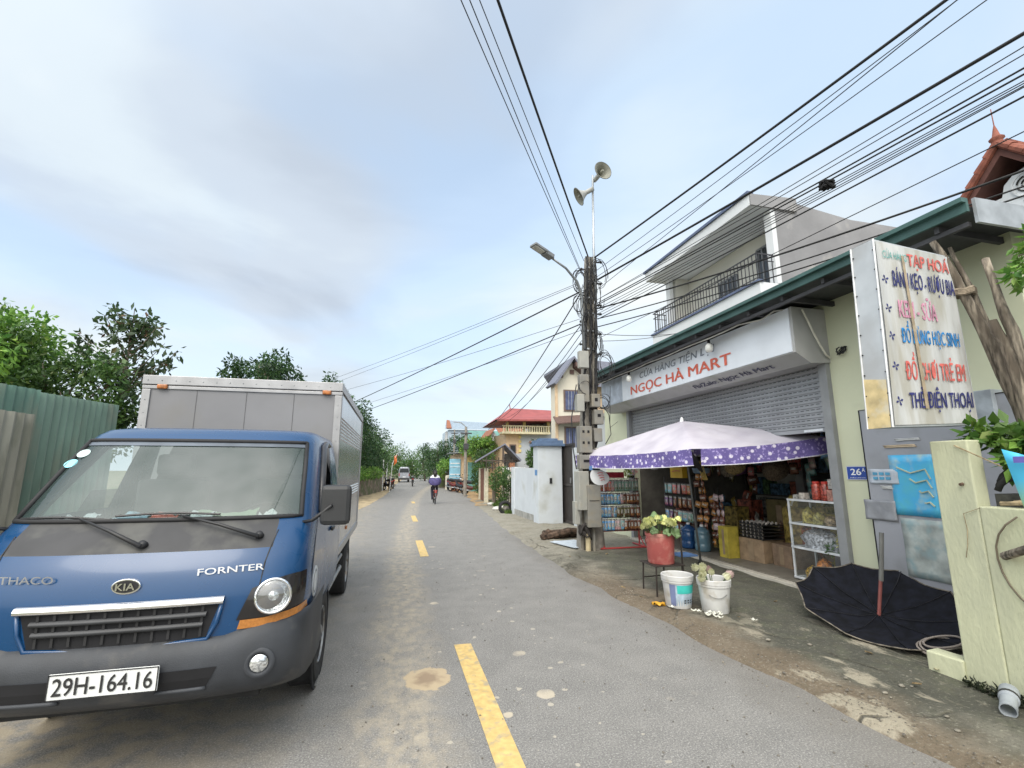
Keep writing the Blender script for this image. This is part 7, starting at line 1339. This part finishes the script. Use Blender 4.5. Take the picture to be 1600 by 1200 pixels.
m = MB(); m.tube([(4.18, 2.50, 1.0), (4.05, 2.28, 1.09)], .028, 8); tag(m.build('wood_stick', wd), 'cut wooden stick poking out across the yellow wall', 'stick')
m = MB(); m.tube([(4.19, 2.60, 1.32), (4.185, 2.71, 1.27), (4.19, 2.705, 1.15), (4.185, 2.715, 1.05), (4.185, 2.74, .95)], .0025, 4); m.tube([(4.19, 2.70, 1.78), (4.17, 2.42, 1.62)], .005, 4); tag(m.build('dry_twig', M('twig_tan')), 'thin dry twigs stuck on the face of the yellow pillar', 'twig')
t = thing('beach_umbrella', 'edge of a sky-blue and lime green folded umbrella at the right border', 'umbrella', (3.9, 2.05, 1.4))
bgm = bpy.data.materials.new('blue_lime_fabric'); bgm.use_nodes = True; _t = bgm.node_tree; _g = _t.nodes.new('ShaderNodeNewGeometry'); _s = _t.nodes.new('ShaderNodeSeparateXYZ'); _t.links.new(_g.outputs['Position'], _s.inputs[0]); _mr = _t.nodes.new('ShaderNodeMapRange'); _mr.inputs[1].default_value = 1.15; _mr.inputs[2].default_value = 1.7; _t.links.new(_s.outputs[2], _mr.inputs[0]); _cr = _t.nodes.new('ShaderNodeValToRGB'); _cr.color_ramp.elements[0].color = (.34, .55, .20, 1); _cr.color_ramp.elements[1].color = (.08, .48, .72, 1); _cr.color_ramp.elements[0].position = .35; _cr.color_ramp.elements[1].position = .7; _t.links.new(_mr.outputs[0], _cr.inputs[0]); _t.links.new(_cr.outputs[0], _t.nodes['Principled BSDF'].inputs['Base Color'])
m = MB(); m.grid([[(3.9+.03*math.sin(i*1.4), 2.245-.012*j-.0*i-.07*i, 1.73-.58*j/8-.03*i) for i in range(6)] for j in range(9)]); m.build('fabric', bgm, t, smooth=True, solid=.006)
m = MB(); m.tube([(3.89, 2.14, 1.14), (3.89, 1.8, 1.10)], .012, 5); m.build('hem', white, t); m = MB(); m.tube([(3.92, 1.95, .03), (3.92, 1.95, 1.75)], .014, 6); m.build('pole', white, t)
m = MB(); m.box(3.875, 3.885, 1.98, 2.18, 1.64, 1.68); m.build('purple_band', M('band_violet', (.14, .12, .42), .5), t)
# overhanging leaves top right
t = thing('overhanging_branch', 'fresh green leafy branch hanging in at the right edge below the gable', 'tree', (4.6, 2.2, 3.2)); leaves('foliage', L_bright, [(4.62, 2.20, 3.22, .16, .16, .17), (4.52, 2.28, 3.05, .12, .08, .10), (4.7, 2.05, 3.35, .2, .15, .1)], t, 520, .085, .1, .7, .4)
m = MB(); m.tube([(4.9, 1.6, 3.1), (4.7, 2.0, 3.25), (4.55, 2.3, 3.2)], [.02, .012, .005], 5); m.build('branch', M('bark'), t)
t = thing('plastic_pipe', 'short grey plastic drain pipe lying at the foot of the wall, bottom right', 'pipe', (4.0, 2.5, .05)); a, b = Vector((3.87, 2.44, .085)), Vector((4.10, 2.56, .13)); m = MB(); ax = (b-a).normalized(); m.lathe([(.038, 0), (.044, 0), (.044, .14), (.052, .145), (.052, .25), (.044, .25), (.038, 0)], a, ax, 18); m.build('tube', M('pvc_grey', (.33, .36, .39), .45), t, smooth=2)
m = MB(); m.lathe([(.0525, .155), (.0545, .157), (.0545, .175), (.0525, .177)], a, ax, 18); m.build('ring', black, t)
m = MB(); [m.tube([(4.62+.20*math.cos(a)*(1-.1*q), 3.30+.17*math.sin(a)*(1-.15*q), .07+.04*q+.03*math.sin(a+q)) for a in [j*math.pi/10 for j in range(21)]], .009, 6, False) for q in range(3)]; tag(m.build('wire_hoop', M('hoop_grey', (.28, .24, .21), .6), smooth=True), 'coil of stiff old hose lying between the black umbrella and the pillar', 'hose')
for k in range(14):
    y = random.uniform(2.2, 4.2); x = lerp_tab(RT, y)+random.uniform(.25, 1.0); s_ = random.uniform(.008, .022); m = MB(); m.ball((x, y, .05), s_, 6, (random.uniform(.8, 1.4), 1, .5)); tag(m.build('pebble', M('pebble_grey', (.24, .22, .18), .9, var=.2, scale=20)), 'small cement pebble on the muddy verge by the right wall', 'pebble', 'pebbles on the muddy verge')

# loose grit and crumbs along the road edges (uncountable)
g = MB()
for k in range(3200):
    if k % 3: y = random.uniform(1.6, 12)**1.0; x = lerp_tab(RT, y)+random.gauss(.12, .16)
    else: y = random.uniform(2, 14); x = random.uniform(-.6, 3.0)
    r_ = random.uniform(.003, .009)*(1.6 if random.random() < .05 else 1); z = .004 if x < lerp_tab(RT, y)-.1 else .035
    a = random.random()*6; g.add([(x+r_*math.cos(a+q*1.57)*random.uniform(.7, 1.3), y+r_*math.sin(a+q*1.57)*random.uniform(.7, 1.3), z) for q in range(4)]+[(x, y, z+r_*.8)], [(0, 1, 4), (1, 2, 4), (2, 3, 4), (3, 0, 4)])
o = g.build('gravel', leafmat('grit', (.10, .09, .08), (.30, .27, .22))); o['kind'] = 'stuff'
# fallen leaves / litter on the right verge
for k in range(16):
    y = random.uniform(2.6, 8.5); x = random.uniform(lerp_tab(RT, y)+.1, 4.6); a = random.random()*6; m = MB(); L_ = random.uniform(.03, .06)
    m.grid([[(x+(i-1.5)*L_/3*math.cos(a)-(j-1)*L_*.3*math.sin(a), y+(i-1.5)*L_/3*math.sin(a)+(j-1)*L_*.3*math.cos(a), .062+.008*abs(j-1)+.004*i) for i in range(4)] for j in range(3)])
    tag(m.build('dry_leaf', M('dry_leaf_brown', (.24, .17, .08), .8, var=.3, scale=30), solid=.001), 'small dry brown leaf on the dark concrete in front of the shop', 'leaf', 'dry leaves on the pavement')
